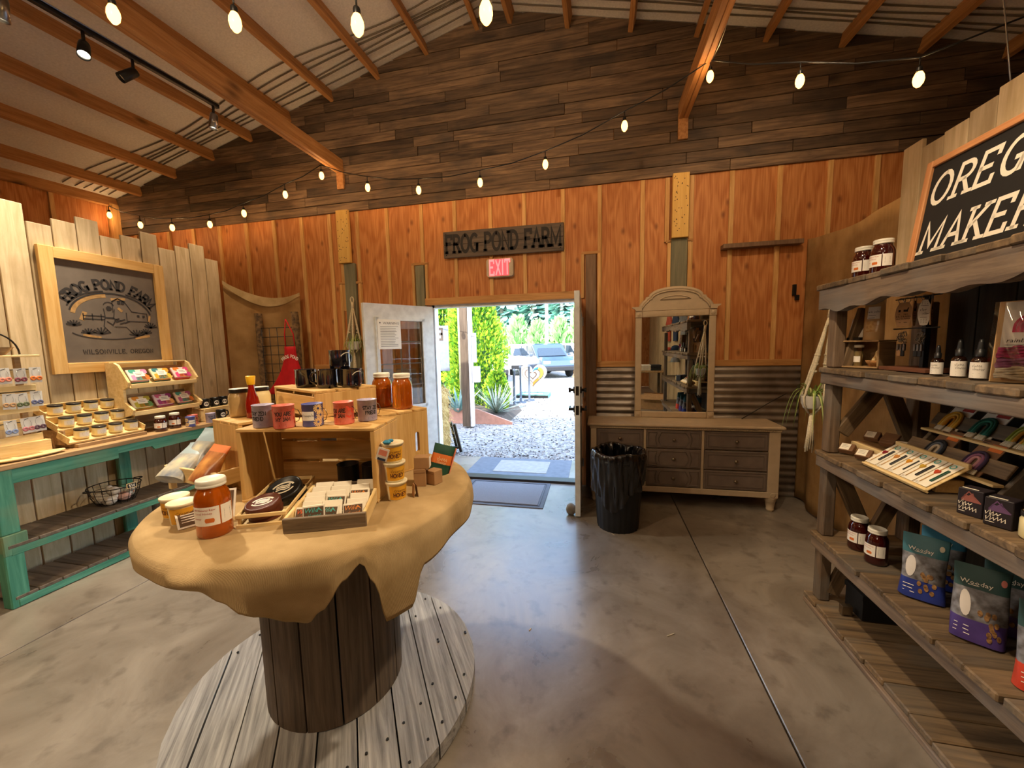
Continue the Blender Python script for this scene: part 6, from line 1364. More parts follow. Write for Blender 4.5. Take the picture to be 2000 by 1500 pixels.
# bin with bag
b_ = thing('trash_bin', 'black ribbed trash bin lined with a shiny black bag in front of the dresser', 'bin', (.175, 3.23, 0))
G().grid(lambda u, v: ((.165 + .04 * v + .004 * (1 if (u * 24) % 1 < .12 else 0)) * math.cos(2 * PI * u), (.165 + .04 * v + .004 * (1 if (u * 24) % 1 < .12 else 0)) * math.sin(2 * PI * u), .6 * v), 96, 6, wrap=True).lathe([(.16, .0), (0, .001)], 30).lathe([(.207, .57), (.218, .575), (.218, .6), (.2, .602)], 40, cap=False).make('bin_body', mBin, b_)
rn = random.Random(4); ph = [rn.uniform(0, 6) for _ in range(8)]
def bagf(u, v):
    a_ = 2 * PI * u; cr_ = .006 * math.sin(a_ * 9 + ph[0] + v * 7) + .005 * math.sin(a_ * 17 + ph[1] - v * 11) + .004 * math.sin(a_ * 31 + ph[2] + v * 5)
    low = .30 + .09 * math.sin(a_ * 2 + 2.2) + .03 * math.sin(a_ * 5 + ph[3])
    if v < .55: q = v / .55; z = low + (.635 - low) * q; r = .193 + .024 * q + (.012 + cr_ * 1.4) * (1 - q * .5)
    elif v < .7: q = (v - .55) / .15; an = q * PI; z = .635 + .022 * math.sin(an) + .01 * math.sin(a_ * 4 + ph[4]); r = .217 - .03 * (1 - math.cos(an)) / 2 + cr_ * .6
    else: q = (v - .7) / .3; z = .635 - .4 * q; r = .187 - .05 * q + cr_ * 2
    return (r * math.cos(a_), r * math.sin(a_), z)
G().grid(bagf, 160, 34, wrap=True).make('bag', mBag, b_)
tag(G().lathe([(0, 0), (.024, .003), (.04, .025), (.045, .05), (.036, .085), (.016, .103), (0, .106)], 22).make('door_stone', M('stone', '8d8577', .9, mottle='5f574c', sc=20, bump=.4), None, (-.225, 3.36, 0)), 'egg shaped stone propping the right door leaf open', 'stone')
mt = thing('door_mat', 'grey rubber edged door mat just inside the doorway', 'mat', (-.94, 3.76, 0)); B('carpet', (.78, .54, .008), (0, 0, .008), mMat, mt); B('border', (.9, .655, .007), (0, 0, .0036), M('mat_rubber', '55555a', .7), mt)
G().tube([(-.41, -.285, .0085), (.41, -.285, .0085), (.41, .285, .0085), (-.41, .285, .0085)], .003, 4, closed=True).make('rib', M('mat_rib', '3c3c40', .7), mt)
tag(G().tube([(1.36, 4.02, .78), (1.6, 4.06, .93), (1.75, 4.075, 1.02)], .004, 5).make('cable', mBlack), 'thin black cable rising from the dresser across the corrugated metal', 'cable')
for i, (x, y, a_, L_) in enumerate(((.38, 2.0, .6, .05), (.13, 3.05, 2.3, .03), (-.35, 1.9, 1.2, .02))): tag(G().box((0, 0, .002), (L_, .004, .003)).make('straw_bit', mFringe, None, (x, y, 0), (0, 0, a_)), ('loose straw lying on the bare concrete in the middle', 'short straw at the foot of the bin', 'tiny straw fleck on the floor before the door')[i], 'straw')
# ================================================================== TRACK LIGHTS AND BULB STRINGS
def head(parent, loc, aim, lit, r=.035, L_=.11, mt_=None):
    d = (Vector(aim) - Vector(loc)).normalized(); q = d.to_track_quat('Z', 'Y').to_matrix().to_4x4()
    wl_ = Matrix.Translation(loc) @ q
    g = G(); g.T = wl_; g.lathe([(.0, -.02), (r * .8, -.018), (r * .9, 0), (r, L_), (r * .9, L_), (r * .85, L_ * .75)], 20, cap=False); h = g.make('lamp_head', mt_ or mBlack, parent)
    g = G(); g.T = wl_; g.lathe([(r * .84, L_ * .8), (0, L_ * .8)], 18, cap=False); g.make('lamp_face', mLampFace if lit else mLidW, h)
    G().tube([tuple(Vector(loc)), (loc[0], loc[1], loc[2] + .07), (loc[0], loc[1], loc[2] + .1)], .01, 6).make('stem', mBlack, parent)
    B('adapter', (.034, .1, .03), (loc[0], loc[1], loc[2] + .105), mBlack, parent)
tr = thing('track_light', 'long black track with spot lamps under the left roof slope', 'track light', (-3.42, 2.0, 0), 0)
zt = lambda y: 3.755 + .045 * (y - 3.0)
L_ = 4.6; y0 = 3.13
B('rail', (.036, L_, .022), (0, y0 - L_ / 2 - 2.0, zt(y0 - L_ / 2) + .02), mBlack, tr, rot=(sl, 0, 0)); B('rail_top', (.05, L_, .008), (.006, y0 - L_ / 2 - 2.0, zt(y0 - L_ / 2) + .036), mSteel, tr, rot=(sl, 0, 0))
for y, aim, lit in ((3.08, (-.25, .9, 1.2), 1), (2.45, (-.4, -.5, 2.6), 0), (2.16, (.9, -.6, 1.6), 1), (1.78, (-.4, -.2, 1.0), 1)):
    head(tr, (0, y - 2.0, zt(y) - .085), aim, lit, mt_=mSteel if y in (3.08, 1.78) else mBlack)
t2 = thing('track_light', 'black spot lamp on a track hanging near the ridge on the right', 'track light', (1.0, 2.0, 0), 0)
B('rail', (.036, 4.0, .022), (-.03, -1.0, 4.12), mBlack, t2, rot=(sl, 0, 0))
G().tube([(-.03, .93, 4.12), (-.03, .93, 3.93)], .022, 8).make('stem', mBlack, t2); head(t2, (-.03, .93, 3.86), (-.5, -.2, 3.6), 0, .062, .16)
def bulb_shape():
    g = G(); g.lathe([(0, -.108), (.010, -.105), (.021, -.09), (.0255, -.07), (.0235, -.05), (.016, -.033), (.0135, -.028)], 14); return g.mesh('bulb', mBulb)
me_b = bulb_shape(); me_s = G().lathe([(.0, .0), (.012, -.002), (.0145, -.008), (.0145, -.03), (.0135, -.034)], 12).mesh('socket', mBlack)
def string(label, wire, bulbs, glow=8):
    t = thing('string_lights', label, 'string lights', bulbs[0])
    b0 = Vector(bulbs[0])
    G().tube([Vector(p) - b0 for p in wire], .005, 5).make('wire', mBlack, t)
    for p, dr_ in ((Vector(b), .045) for b in bulbs):
        G().tube([p - b0 + Vector((0, 0, .07 + dr_)), p - b0 + Vector((0, 0, .066))], .004, 5).make('drop_wire', mBlack, t)
        link('socket', me_s, t, p - b0 + Vector((0, 0, .068))); link('bulb', me_b, t, p - b0 + Vector((0, 0, .068)))
        o = light('POINT', 'bulb_light', p + Vector((0, 0, -.01)), glow, (1, .62, .28), size=.03)
bl_ = [(-6.13, 3.92, 3.31), (-5.55, 3.86, 3.12), (-5.07, 3.87, 3.05), (-4.5, 3.87, 3.04), (-4.0, 3.87, 3.12), (-3.43, 3.88, 3.275), (-2.94, 3.87, 3.42), (-2.37, 3.84, 3.225), (-1.78, 3.82, 3.13), (-1.1, 3.74, 3.1), (-.45, 3.62, 3.14), (.22, 3.42, 3.27), (.83, 3.35, 3.5), (1.27, 2.98, 3.17), (1.76, 2.75, 2.96)]
wr_ = []
for i, p in enumerate(bl_):
    p = Vector(p); up = .115
    wr_.append(p + Vector((0, 0, up)))
    if i + 1 < len(bl_):
        q = Vector(bl_[i + 1]); m_ = (p + q) / 2 + Vector((0, 0, up - .02)); wr_.append(m_)
wr_.insert(0, Vector((-6.2, 4.0, 3.46))); wr_ += [Vector((2.1, 2.62, 3.12)), Vector((2.7, 2.45, 3.4))]
string('string of warm glowing bulbs looping along the gable wall boards', wr_, bl_)
bn = [(-3.0, 1.5, 3.72), (-2.16, 1.49, 3.075), (-1.56, 1.55, 2.975), (-.93, 1.5, 2.81), (-.4, 1.5, 2.755), (.25, 1.5, 2.8), (.95, 1.48, 2.95)]
wn = []
for i, p in enumerate(bn):
    wn.append(Vector(p) + Vector((0, 0, .115)))
string('second string of glowing bulbs crossing close overhead', [Vector((-3.4, 1.5, 3.75))] + wn + [Vector((1.5, 1.5, 3.3))], bn[1:])
# unseen track added behind the viewpoint to go with the fill beams
t = thing('track_light', 'added unseen black track with spot lamps over the rear of the shop', 'track light', (-1.0, -.5, 0)); B('rail', (3.4, .036, .022), (.2, 0, 3.95), mBlack, t)
for x in (-1.5, -.2, 1.6): head(t, (x, 0, 3.84), (x, 3, 2.2), 1)
for x in (-1.4, 1.8): G().tube([(x, 0, 3.95), (x, 0, 4.5)], .008, 5).make('rod', mBlack, t)
t = thing('cardboard_box', 'open cardboard carton on the floor behind the viewpoint', 'box', (1.3, -1.3, 0), .3); B('carton', (.5, .4, .32), (0, 0, .16), mKraft, t)
for s_ in (-1, 1): B('flap', (.5, .15, .004), (0, s_ * .26, .29), mKraft, t, rot=(s_ * -.7, 0, 0))
t = thing('merchandise_table', 'rear table stacked with folded clothing and caps', 'table', (1.0, -2.6, 0)); B('top', (1.4, .8, .04), (0, 0, .78), mTop, t)
for x in (-.65, .65):
    for y in (-.35, .35): B('leg', (.06, .06, .76), (x, y, .38), mShelfZ, t)
for k, (x, c) in enumerate(((-.45, '1f3a6a'), (-.1, 'b8452e'), (.25, 'd8d2c4'), (.5, '2b2b30'))):
    q = thing('folded_shirts', ('blue', 'rust red', 'cream', 'black')[k] + ' pile of folded shirts on the rear table', 'clothing', (1.0 + x, -2.6, .8))
    for i in range(4): B('shirt', (.27, .34, .035), (.004 * (i % 2), 0, .018 + .037 * i), M('shirt_tone', c, .9), q, ch=.012)
mShirt = {k: M('shirt_' + k, c, .9, var=.12) for k, c in (('grey', '8a8c90'), ('navy', '1e3350'), ('rust', 'a8452c'))}
for k, (y, c) in enumerate(((-.35, 'grey'), (-1.15, 'navy'), (-1.95, 'rust'))):
    t = thing('hanging_shirt', c + ' tee shirt hung on the pale boards at the rear, seen in the mirror', 'shirt', (1.715, y, 1.55), rad(-90))
    G().prism([(-.2, 0), (.2, 0), (.2, .42), (.33, .34), (.38, .42), (.2, .6), (.08, .62), (.0, .58), (-.08, .62), (-.2, .6), (-.38, .42), (-.33, .34), (-.2, .42)], -.012, .012, 'Y').make('shirt', mShirt[c], t)
    G().tube([(-.14, 0, .6), (0, 0, .66), (.14, 0, .6)], .005, 5).tube([(0, 0, .66), (0, .0, .7), (.02, .01, .72)], .004, 5).make('hanger', mBlack, t)
for k, (y, z, c) in enumerate(((-.7, 1.35, 'navy'), (-.72, 1.1, 'grey'), (-1.5, 1.3, 'rust'))):
    t = thing('cap', c + ' cap on a peg of the rear pale boards, seen in the mirror', 'cap', (1.64, y, z), rad(-90)); G().lathe([(.095, 0), (.095, .03), (.075, .085), (.03, .11), (0, .112)], 20).make('crown', mShirt[c], t); G().prism([(-.085, -.03), (-.07, -.12), (0, -.155), (.07, -.12), (.085, -.03)], 0, .006).make('brim', mShirt[c], t); G().tube([(0, .05, .03), (0, .1, .04)], .008, 6).make('peg', mPale, t)
# ================================================================== OUTDOORS
def gravel_mat(name, a, b):
    mt, N, L, p = base(name); p.inputs['Roughness'].default_value = .95
    tc = N.new('ShaderNodeTexCoord'); v = N.new('ShaderNodeTexVoronoi'); v.inputs['Scale'].default_value = 26; L.new(tc.outputs['Object'], v.inputs['Vector'])
    rp = N.new('ShaderNodeValToRGB'); rp.color_ramp.elements[0].color = lin(a); rp.color_ramp.elements[1].color = lin(b); sp_ = N.new('ShaderNodeSeparateColor'); L.new(v.outputs['Color'], sp_.inputs[0]); L.new(sp_.outputs[0], rp.inputs[0]); L.new(rp.outputs[0], p.inputs['Base Color'])
    bp = N.new('ShaderNodeBump'); bp.inputs['Strength'].default_value = .6; bp.inputs['Distance'].default_value = .03; L.new(v.outputs['Distance'], bp.inputs['Height']); L.new(bp.outputs[0], p.inputs['Normal'])
    return mt
mGrav = gravel_mat('gravel_ground', '5f5c58', 'a09c95')
gr = struct(G().add([(-60, DW + .1, -.03), (60, DW + .1, -.03), (60, 120, -.03), (-60, 120, -.03)], [(0, 1, 2, 3)]).make('ground', mGrav))
span('entry_slab', (-2.3, DW + .1, -.06), (.6, 5.02, -.008), mConc, gr, ch=.004)
t = thing('outdoor_mat', 'pale rectangular mat on the concrete slab outside the door', 'mat', (-.92, 4.66, -.007)); B('mat', (.66, .46, .008), (0, 0, .004), M('pale_mat', '97948c', .9), t); B('underlay', (1.25, .7, .004), (-.02, .0, .001), M('grey_underlay', '666c73', .9), t)
rn = random.Random(21)
g = G()
for i in range(2600):
    y = 5.05 + 6 * rn.random() ** 1.8; x = -2.6 + rn.random() * 3.6; s_ = rn.uniform(.008, .022); 
    if x < -2.4 and y > 6: continue
    vv = [Vector(q) * s_ * rn.uniform(.7, 1.2) for q in ((1, 0, 0), (-1, .2, 0), (0, 1, .1), (.1, -1, 0), (0, 0, .7), (0, 0, -.6))]; g.add([(q.x + x, q.y + y, q.z - .025) for q in vv], [(0, 2, 4), (2, 1, 4), (1, 3, 4), (3, 0, 4), (2, 0, 5), (1, 2, 5), (3, 1, 5), (0, 3, 5)], rn.choice((0, 0, 1, 2)))
o = stuff(g.make('gravel', [M('stone_light', 'a5a19a', .9), M('stone_grey', '6d6a67', .9), M('stone_dark', '3f3c39', .9)])); o['label'] = 'loose gravel stones spread outside the door'; o['category'] = 'gravel'
# porch post with its metal base and small box
t = thing('porch_post', 'grey brown square porch post outside the doorway', 'post', (-2.43, 6.95, 0)); B('post', (.15, .15, 3.4), (0, 0, 1.7), wood('shaded_post_wood', '44392e', '5f5243', 'Z'), t); B('white_trim', (.05, .13, 3.4), (.105, .0, 1.7), mWhitePt, t); B('outlet_box', (.09, .06, .55), (.17, .0, 1.5), M('grey_box', '9aa0a2', .5), t); B('mail_box', (.14, .1, .3), (.2, 0, 1.0), M('pale_box', 'cdd2d2', .5), t); B('bracket', (.12, .12, .08), (.19, 0, 2.35), mBlack, t)  # post wood darkened to paint in the shade of an unbuilt porch roof
# planter edging with yucca
t = thing('planter_edging', 'terracotta coloured wedge of planter edging beside the porch post', 'planter', (-2.35, 7.35, -.03)); G().prism([(-1.1, 0), (.72, 0), (.72, .05), (.0, .3), (-1.1, .3)], -.06, .0, 'Y').make('front_board', M('terracotta_board', 'b98a78', .8), t); G().prism([(-1.1, 0), (.6, 0), (.5, .14), (-1.1, .2)], .0, 1.6, 'Y').make('soil', M('dark_soil', '4a4038', .95, bump=.5), t)
def blades(name, label, loc, n, L_, w, mt_, seed, cat='plant', up=(.2, 1.2)):
    rn = random.Random(seed); t = thing(name, label, cat, loc)
    for k in range(n):
        a_ = rn.uniform(0, 6.28); e = rn.uniform(*up); l = L_ * rn.uniform(.7, 1.1); c, s_ = math.cos(a_), math.sin(a_); ce_, se = math.cos(e), math.sin(e); vv = []
        for i in range(6):
            q = i / 5; r_ = l * q * ce_; z = l * q * se - .12 * l * q * q * ce_; ww = w * (1 - q) ** .6 + .001; vv += [(c * r_ - s_ * ww, s_ * r_ + c * ww, z + .01), (c * r_ + s_ * ww, s_ * r_ - c * ww, z + .01)]
        G().add(vv, [(2 * i, 2 * i + 1, 2 * i + 3, 2 * i + 2) for i in range(5)], 0, True).make('leaf', mt_, t)
    return t
mAg = M('agave_leaf', '7f9c94', .5, var=.2); mYu = M('yucca_leaf', '8f9c8c', .55, var=.2)
blades('yucca', 'spiky grey green yucca between porch post and golden conifer', (-2.05, 7.7, .12), 90, .75, .016, mYu, 3)
blades('agave', 'broad leaved pale agave left of the porch post', (-2.75, 7.35, .15), 22, .7, .05, mAg, 8, up=(.6, 1.4))
# golden conifer: trunk and thousands of leaf sprays
def conifer(label, loc, h, prof, n, mts, seed, size=.1, name='golden_conifer', cat='tree', asp=1.0):
    rn = random.Random(seed); t = thing(name, label, cat, loc); G().lathe([(.09, 0), (.07, h * .5), (.02, h * .9)], 8).make('trunk', mBrown, t)
    g = G()
    for k in range(n):
        q = rn.random() ** .85; R_ = prof(q) * (1 + .12 * math.sin(k * .013) ); a_ = rn.uniform(0, 6.28); rr_ = R_ * rn.uniform(.72, 1.0) * (1 + .09 * math.sin(a_ * 5 + q * 14)); z = h * q; s_ = size * rn.uniform(.6, 1.3)
        c = Vector((rr_ * math.cos(a_), rr_ * math.sin(a_) * asp, z)); out = Vector((math.cos(a_), math.sin(a_), rn.uniform(.8, 2.0))).normalized(); side = out.cross(Vector((rn.uniform(-1, 1), rn.uniform(-1, 1), rn.uniform(-1, 1)))).normalized()
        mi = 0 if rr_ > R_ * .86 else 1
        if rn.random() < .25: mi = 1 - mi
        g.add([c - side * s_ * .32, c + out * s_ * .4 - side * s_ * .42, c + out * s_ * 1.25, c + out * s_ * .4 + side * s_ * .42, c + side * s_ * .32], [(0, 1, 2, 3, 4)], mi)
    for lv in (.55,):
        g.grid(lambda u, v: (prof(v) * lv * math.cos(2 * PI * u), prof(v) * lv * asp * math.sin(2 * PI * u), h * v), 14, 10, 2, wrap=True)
    stuff(g.make('foliage', mts, t)); return t
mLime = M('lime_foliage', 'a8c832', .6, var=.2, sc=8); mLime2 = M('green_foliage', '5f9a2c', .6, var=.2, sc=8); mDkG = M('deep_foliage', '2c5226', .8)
pf = lambda q: .74 * (math.sin(min(1, q / .28) * PI / 2) * .75 + .25) * (1 - max(0, q - .35) / .65 * .62) * (1 if q < .96 else .6)
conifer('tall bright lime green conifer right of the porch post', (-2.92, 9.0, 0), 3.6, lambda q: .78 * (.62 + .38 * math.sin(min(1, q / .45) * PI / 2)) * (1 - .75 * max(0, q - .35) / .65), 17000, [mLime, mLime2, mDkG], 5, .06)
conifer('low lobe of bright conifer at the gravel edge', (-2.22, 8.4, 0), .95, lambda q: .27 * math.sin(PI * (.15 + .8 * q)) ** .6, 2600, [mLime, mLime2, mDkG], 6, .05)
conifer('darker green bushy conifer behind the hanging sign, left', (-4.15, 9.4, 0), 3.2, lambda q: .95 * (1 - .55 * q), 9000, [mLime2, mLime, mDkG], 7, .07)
# straw bales, A-frame leg
mStraw = M('straw', 'c8a868', .9, mottle='8f7038', sc=60, bump=.8)
t = thing('straw_bale', 'upright shaggy straw bale against the open door outside', 'bale', (-2.33, 5.12, -.01), rad(5))
rn = random.Random(2); G().grid(lambda u, v: ((.2 + .02 * math.sin(v * 30 + u * 40)) * math.copysign(abs(math.cos(2 * PI * u)) ** .35, math.cos(2 * PI * u)), (.22 + .02 * math.sin(v * 23 + u * 50)) * math.copysign(abs(math.sin(2 * PI * u)) ** .35, math.sin(2 * PI * u)), .92 * v), 40, 30, wrap=True).box((0, 0, .91), (.36, .4, .03)).make('bale', mStraw, t)
g = G()
for k in range(1500):
    s_ = rn.choice((0, 1, 2)); x, y, z = rn.uniform(-.21, .21), rn.uniform(-.24, .24), rn.uniform(0, .93)
    if s_ == 0: y = -.24
    elif s_ == 1: x = .215
    else: z = .93
    a_ = Vector((rn.uniform(-1, 1), rn.uniform(-1, 1), rn.uniform(-1.3, 1))).normalized() * rn.uniform(.04, .11); w = Vector((.0016, .0016, .001)); p = Vector((x, y, z)); g.add([p - w, p + w, p + a_ + w, p + a_ - w], [(0, 1, 2, 3)], rn.choice((0, 1)))
stuff(g.make('loose_straw', [mStraw, M('straw_pale', 'e2cc90', .9)], t))
t = thing('slanted_easel', 'dark slanting easel leg beside the straw bale', 'easel', (-1.98, 5.2, -.01)); B('leg', (.04, .03, .42), (.0, 0, .21), mBlack, t, rot=(0, -.22, 0)); B('brace', (.2, .03, .03), (-.1, .03, .06), mBlack, t); B('leg', (.04, .03, .42), (-.12, .16, .21), mBlack, t, rot=(0, -.22, 0))
# hanging sign seen from behind (letters reversed)
t = thing('hanging_sign', 'pale hanging flag sign seen from behind, letters reversed', 'sign', (-2.97, 6.9, 1.5)); B('board', (.46, .01, .86), (0, 0, 0), M('translucent_sign', '76808c', .6), t, ch=0); mTau = M('taupe_letter', '4f4640', .7); letters(t, mTau, 'E', .2, .22, 'slab', lambda u, v: (-u, -.0065, v), (-.05, .17)); letters(t, mTau, 'N', .2, .22, 'slab', lambda u, v: (-u, -.0065, v), (.16, .17)); G().tube([(-.12, 0, -1.1), (-.12, 0, .46)], .012, 6).make('pole', mSteel, t)
B('ground_spike', (.3, .2, .05), (-.12, 0, -1.5 + .03), mBlack, t); G().tube([(-.12, 0, -1.47), (-.12, 0, -1.08)], .012, 6).make('pole', mSteel, t)
blades('potted_plant', 'dark green leafy plant in a black pot at the foot of the hanging sign', (-3.05, 7.6, .35), 40, .3, .03, mDkG, 4, up=(.3, 1.3)); o = bpy.data.objects['potted_plant']; G().lathe([(.14, -.34), (.19, 0), (.17, 0), (.16, -.03), (0, -.03)], 16).make('pot', mBlack, o)
# stanchions with belt
for k, (x, y) in enumerate(((-1.93, 8.95), (-2.02, 10.2), (-1.85, 10.6))):
    t = thing('stanchion', ('nearest', 'middle', 'farthest')[k] + ' black stanchion post on the sunny gravel', 'stanchion', (x, y, -.03)); G().lathe([(.16, 0), (.16, .02), (.03, .035), (.03, .92), (.035, .93), (.035, 1.0), (0, 1.0)], 14).make('post', M('dark_blue_grey', '37404d', .5) if k == 0 else bpy.data.materials['dark_blue_grey'], t)
# heart photo stand
t = thing('heart_stand', 'painted heart shaped stand on a low platform in the gravel lot', 'stand', (-1.86, 11.3, -.03))
def heart(s_, a0=0, a1=360, n=40): return [(s_ * 16 * math.sin(rad(a_)) ** 3 / 16, s_ * (13 * math.cos(rad(a_)) - 5 * math.cos(2 * rad(a_)) - 2 * math.cos(3 * rad(a_)) - math.cos(4 * rad(a_))) / 16) for a_ in [a0 + (a1 - a0) * i / n for i in range(n)]]
G().prism([(x, z + .66) for x, z in heart(.42)], .0, .06, 'Y').make('heart_board', M('heart_white', 'a8a49c', .6), t)
for s_, y, c in ((.34, -.004, '6f6255'), (.31, -.008, 'b0aba2'), (.25, -.012, '5f5048'), (.21, -.016, 'b4afa6'), (.13, -.02, '4a342a'), (.09, -.024, 'b4afa6')): G().prism([(x, z + .66) for x, z in heart(s_)], y, .0, 'Y').make('painted_band', M('heart_tone', c, .6), t)
for a0, a1, c in ((5, 60, '1f6fa8'), (60, 120, 'b8902c'), (120, 178, 'b8661a')): 
    o_, i_ = heart(.32, a0, a1, 14), heart(.24, a0, a1, 14); G().prism([(x, z + .66) for x, z in o_ + i_[::-1]], -.03, -.024, 'Y').make('rainbow_patch', M('heart_rainbow', c, .6), t)
B('platform', (.95, .7, .1), (0, .15, .05), M('aqua_platform', '4f7a72', .7), t); B('platform_edge', (.95, .02, .08), (0, -.212, .04), mBlack, t)
g = G(); word(g, '~4', .14, lambda u, v: (u, -.06, v), (-.18, .125)); word(g, '~4', .14, lambda u, v: (u, -.06, v), (.2, .125)); g.make('letters', M('dark_green_letters', '3f5448', .7), t); B('letter_board', (.6, .02, .03), (0, -.05, .115), M('pale_base', 'd8d6ce', .6), t)
# cars in the lot
def car(label, loc, rz, body, seed=0, suv=True):
    t = thing('parked_car', label, 'car', loc, rz); m1 = M('car_paint', body, .3, var=.02, coat=.8); L_, Wd = 4.5, 1.8; h = 1.62 if suv else 1.42
    low = [(-2.2, .35), (2.2, .35), (2.25, .6), (2.2, .82), (1.6, .98), (-2.1, 1.02), (-2.25, .8), (-2.24, .5)]
    G().prism([(x, z) for x, z in low], -Wd / 2, Wd / 2, 'Y').make('body', m1, t)
    cab = [(-2.05, 1.0), (1.25, .97), (.55, h - .05), (.2, h), (-1.5, h), (-1.85, h - .08)]
    G().prism(cab, -Wd / 2 + .1, Wd / 2 - .1, 'Y').make('cabin', m1, t)
    win = bpy.data.materials.get('car_glass') or M('car_glass', '2a333a', .08)
    for s_ in (-1, 1):
        for pl in ([(1.02, 1.03), (.45, h - .12), (-.15, h - .1), (-.2, 1.04)], [(-.3, 1.04), (-.25, h - .1), (-1.1, h - .1), (-1.25, 1.05)], [(-1.35, 1.06), (-1.2, h - .1), (-1.55, h - .12), (-1.75, 1.06)]):
            G().prism(pl, s_ * (Wd / 2 - .105), s_ * (Wd / 2 - .085), 'Y').make('side_window', win, t)
    G().prism([(-.72, 0), (.72, 0), (.6, .55), (-.6, .55)], 0, .01).make('windscreen', win, t, (1.24, 0, 1.02), (rad(42), 0, rad(90)))
    G().prism([(-.7, 0), (.7, 0), (.6, .42), (-.6, .42)], 0, .01).make('rear_window', win, t, (-2.06, 0, 1.08), (rad(75), 0, rad(-90)))
    tyre = bpy.data.materials.get('tyre') or M('tyre', '1c1c1e', .8)
    for x in (-1.4, 1.38):
        for s_ in (-1, 1):
            q = G(); q.T = Matrix.Translation((x, s_ * (Wd / 2 - .1), .34)) @ Matrix.Rotation(PI / 2, 4, 'X'); q.lathe([(.2, -.11), (.32, -.1), (.34, -.06), (.34, .06), (.32, .1), (.2, .11)], 20); w_ = q.make('wheel', tyre, t)
            q = G(); q.T = Matrix.Translation((x, s_ * (Wd / 2 + .005), .34)) @ Matrix.Rotation(PI / 2, 4, 'X'); q.lathe([(.0, .02), (.19, .01), (.21, 0), (.0, -.02)], 12); q.make('hub_cap', mSteel, w_)
    for s_ in (-1, 1): B('headlamp', (.06, .34, .13), (2.2, s_ * .66, .74), mLidW, t, ch=.01); B('tail_lamp', (.05, .2, .22), (-2.22, s_ * .75, .88), mRed, t, ch=.01); B('mirror', (.1, .16, .1), (.95, s_ * 1.0, 1.06), m1, t, ch=.02)
    B('bumper', (.12, 1.7, .2), (2.22, 0, .45), tyre, t, ch=.03); B('bumper', (.12, 1.7, .2), (-2.2, 0, .45), tyre, t, ch=.03)
    return t
car('white parked car partly hidden by the golden conifer', (-5.2, 17.6, -.03), rad(-70), 'dcdcda'); car('silver parked car behind the heart stand', (-4.0, 21.5, -.03), rad(-75), 'c9c9c8'); car('dark blue grey parked car right of the heart stand', (-2.65, 19.6, -.03), rad(-62), '2b394a'); car('white parked car by the right door leaf, farthest of the row', (-.95, 22.5, -.03), rad(-60), 'd8d8d6')
t = thing('barrier_post', 'orange and white post among the cars by the right door leaf', 'post', (-1.0, 18.2, -.03)); G().lathe([(.12, 0), (.1, .1), (.06, .12), (.06, 1.0), (0, 1.02)], 12).make('post', M('barrier_orange', 'd8a060', .6), t)
# utility pole and its wires, hedge, forest
t = thing('utility_pole', 'tall pale utility pole beyond the parked cars', 'pole', (-3.15, 25, -.03)); G().lathe([(.11, 0), (.09, 9), (0, 9)], 12).make('pole', M('pale_pole', 'b5b2aa', .8), t); B('crossarm', (2.2, .12, .14), (0, 0, 8.2), mShelf, t)
for z in (4.6, 6.4, 7.4): G().tube([(-22, 0, z + .4), (-10, 0, z - .1), (0, 0, z), (10, 0, z + .05), (22, 0, z + .4)], .025, 4).make('wire', M('grey_wire', '8a8f92', .6), t) 
mHz = M('hazy_needles', 'a4ccbc', .9, mottle='6fa896', sc=.9); mHz2 = M('hazy_needles_dark', '6f9f94', .9, mottle='4d8076', sc=.9); mHdg = M('hedge_green', '98c878', .8, mottle='70a85c', sc=1.2)  # haze and overexposure painted into the pale teal needle colours
rn = random.Random(31)
k = 0
for i in range(11):
    x = -13.5 + i * 1.75 + rn.uniform(-.05, .05)
    if x > -6.2 and x < 6: k += 1
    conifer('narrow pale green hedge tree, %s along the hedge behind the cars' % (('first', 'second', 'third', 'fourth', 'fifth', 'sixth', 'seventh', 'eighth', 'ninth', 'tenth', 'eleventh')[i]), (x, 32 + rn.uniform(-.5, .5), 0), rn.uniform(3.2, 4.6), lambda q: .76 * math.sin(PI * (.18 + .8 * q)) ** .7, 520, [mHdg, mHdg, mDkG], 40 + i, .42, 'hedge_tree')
mTrunk = M('forest_trunk', '8d8a80', .9)
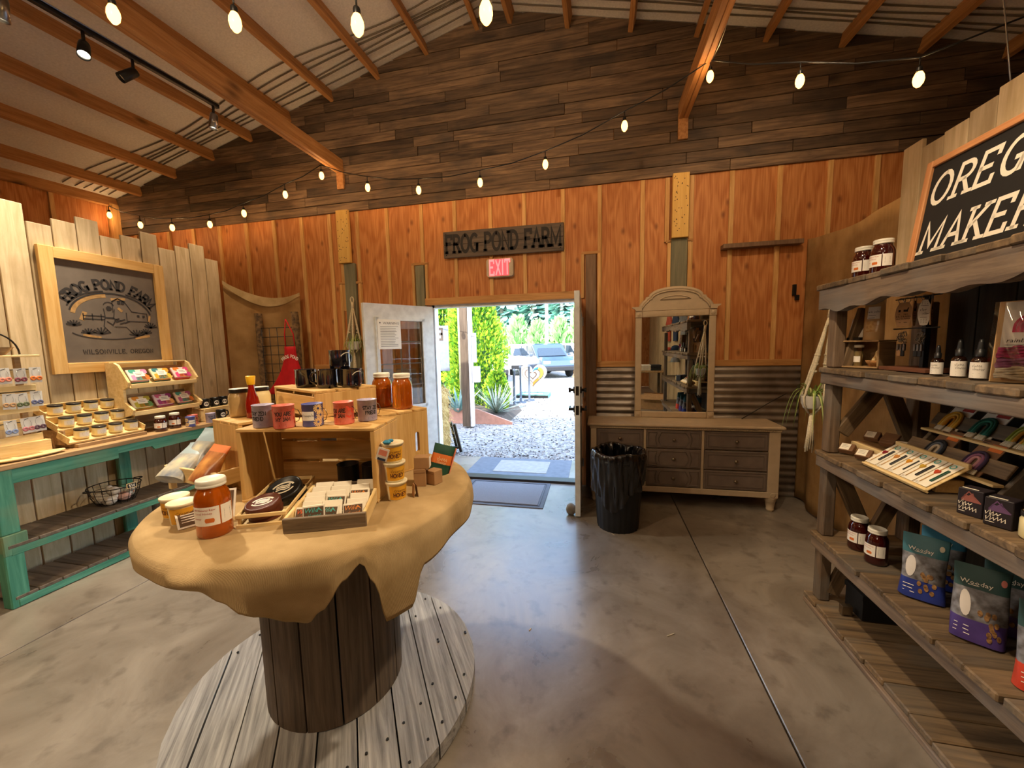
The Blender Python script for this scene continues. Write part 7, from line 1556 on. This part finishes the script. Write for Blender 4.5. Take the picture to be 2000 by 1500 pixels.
def forest_tree(label, loc, h, R_, seed, n=750):
    rn = random.Random(seed); t = thing('forest_tree', label, 'tree', loc); G().lathe([(.28, 0), (.2, h * .6), (.03, h)], 8).make('trunk', mTrunk, t); g = G()
    for k in range(n):
        q = rn.uniform(.06, 1); r0 = R_ * (1 - q) ** .8 * (.75 + .35 * math.sin(q * 40)) + .2; a_ = rn.uniform(0, 6.28); rr_ = r0 * rn.uniform(.3, 1); s_ = rn.uniform(.5, 1.1)
        c = Vector((rr_ * math.cos(a_), rr_ * math.sin(a_), h * q)); out = Vector((math.cos(a_), math.sin(a_), rn.uniform(-.55, .05))).normalized(); sd = out.cross(Vector((0, 0, 1))).normalized(); up_ = Vector((0, 0, .22 * s_))
        g.add([c - sd * s_ * .25, c + out * s_ * .7 - sd * s_ * .4 + up_, c + out * s_ * 1.6, c + out * s_ * .7 + sd * s_ * .4 - up_, c + sd * s_ * .25], [(0, 1, 2, 3, 4)], rn.choice((0, 0, 1)))
    stuff(g.make('foliage', [mHz, mHz2], t))
for i in range(33):
    row = i // 11; x = -22 + (i % 11) * 3.6 + (0, 1.8, .9)[row] + rn.uniform(-.05, .05)
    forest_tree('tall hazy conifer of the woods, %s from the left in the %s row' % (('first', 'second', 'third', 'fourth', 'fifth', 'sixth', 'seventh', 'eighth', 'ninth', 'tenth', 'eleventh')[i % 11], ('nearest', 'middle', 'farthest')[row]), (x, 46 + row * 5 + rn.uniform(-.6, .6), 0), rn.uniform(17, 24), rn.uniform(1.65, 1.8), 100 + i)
# patio bulb strings
me_b2 = G().lathe([(0, -.125), (.018, -.12), (.034, -.1), (.04, -.075), (.032, -.05), (.0145, -.032)], 14).mesh('bulb', mBulbOut)
for j, (pts, lab, n_) in enumerate((((Vector((-3.4, 6.4, 2.62)), Vector((1.2, 6.0, 2.75))), 'string of pale unlit bulbs across the patio, nearer one', 8), ((Vector((-3.0, 8.2, 2.75)), Vector((2.0, 7.6, 2.95))), 'string of pale unlit bulbs across the patio, farther one', 8))):
    A_, C_ = pts; f_ = lambda q: A_ + (C_ - A_) * q + Vector((0, 0, -.22 * 4 * q * (1 - q)))
    t = thing('patio_lights', lab, 'string lights', tuple(A_)); G().tube([f_(q / 16) - A_ for q in range(17)], .006, 5).make('wire', mBlack, t)
    for e_ in (A_, C_): G().tube([e_ - A_ + Vector((0, 0, .05)), Vector((e_.x - A_.x, e_.y - A_.y, -A_.z - .03))], .03, 8).make('end_pole', mGrey, t)
    for k in range(n_):
        p = f_((k + .5) / n_) - A_; link('socket', me_s, t, p); link('bulb', me_b2, t, p)
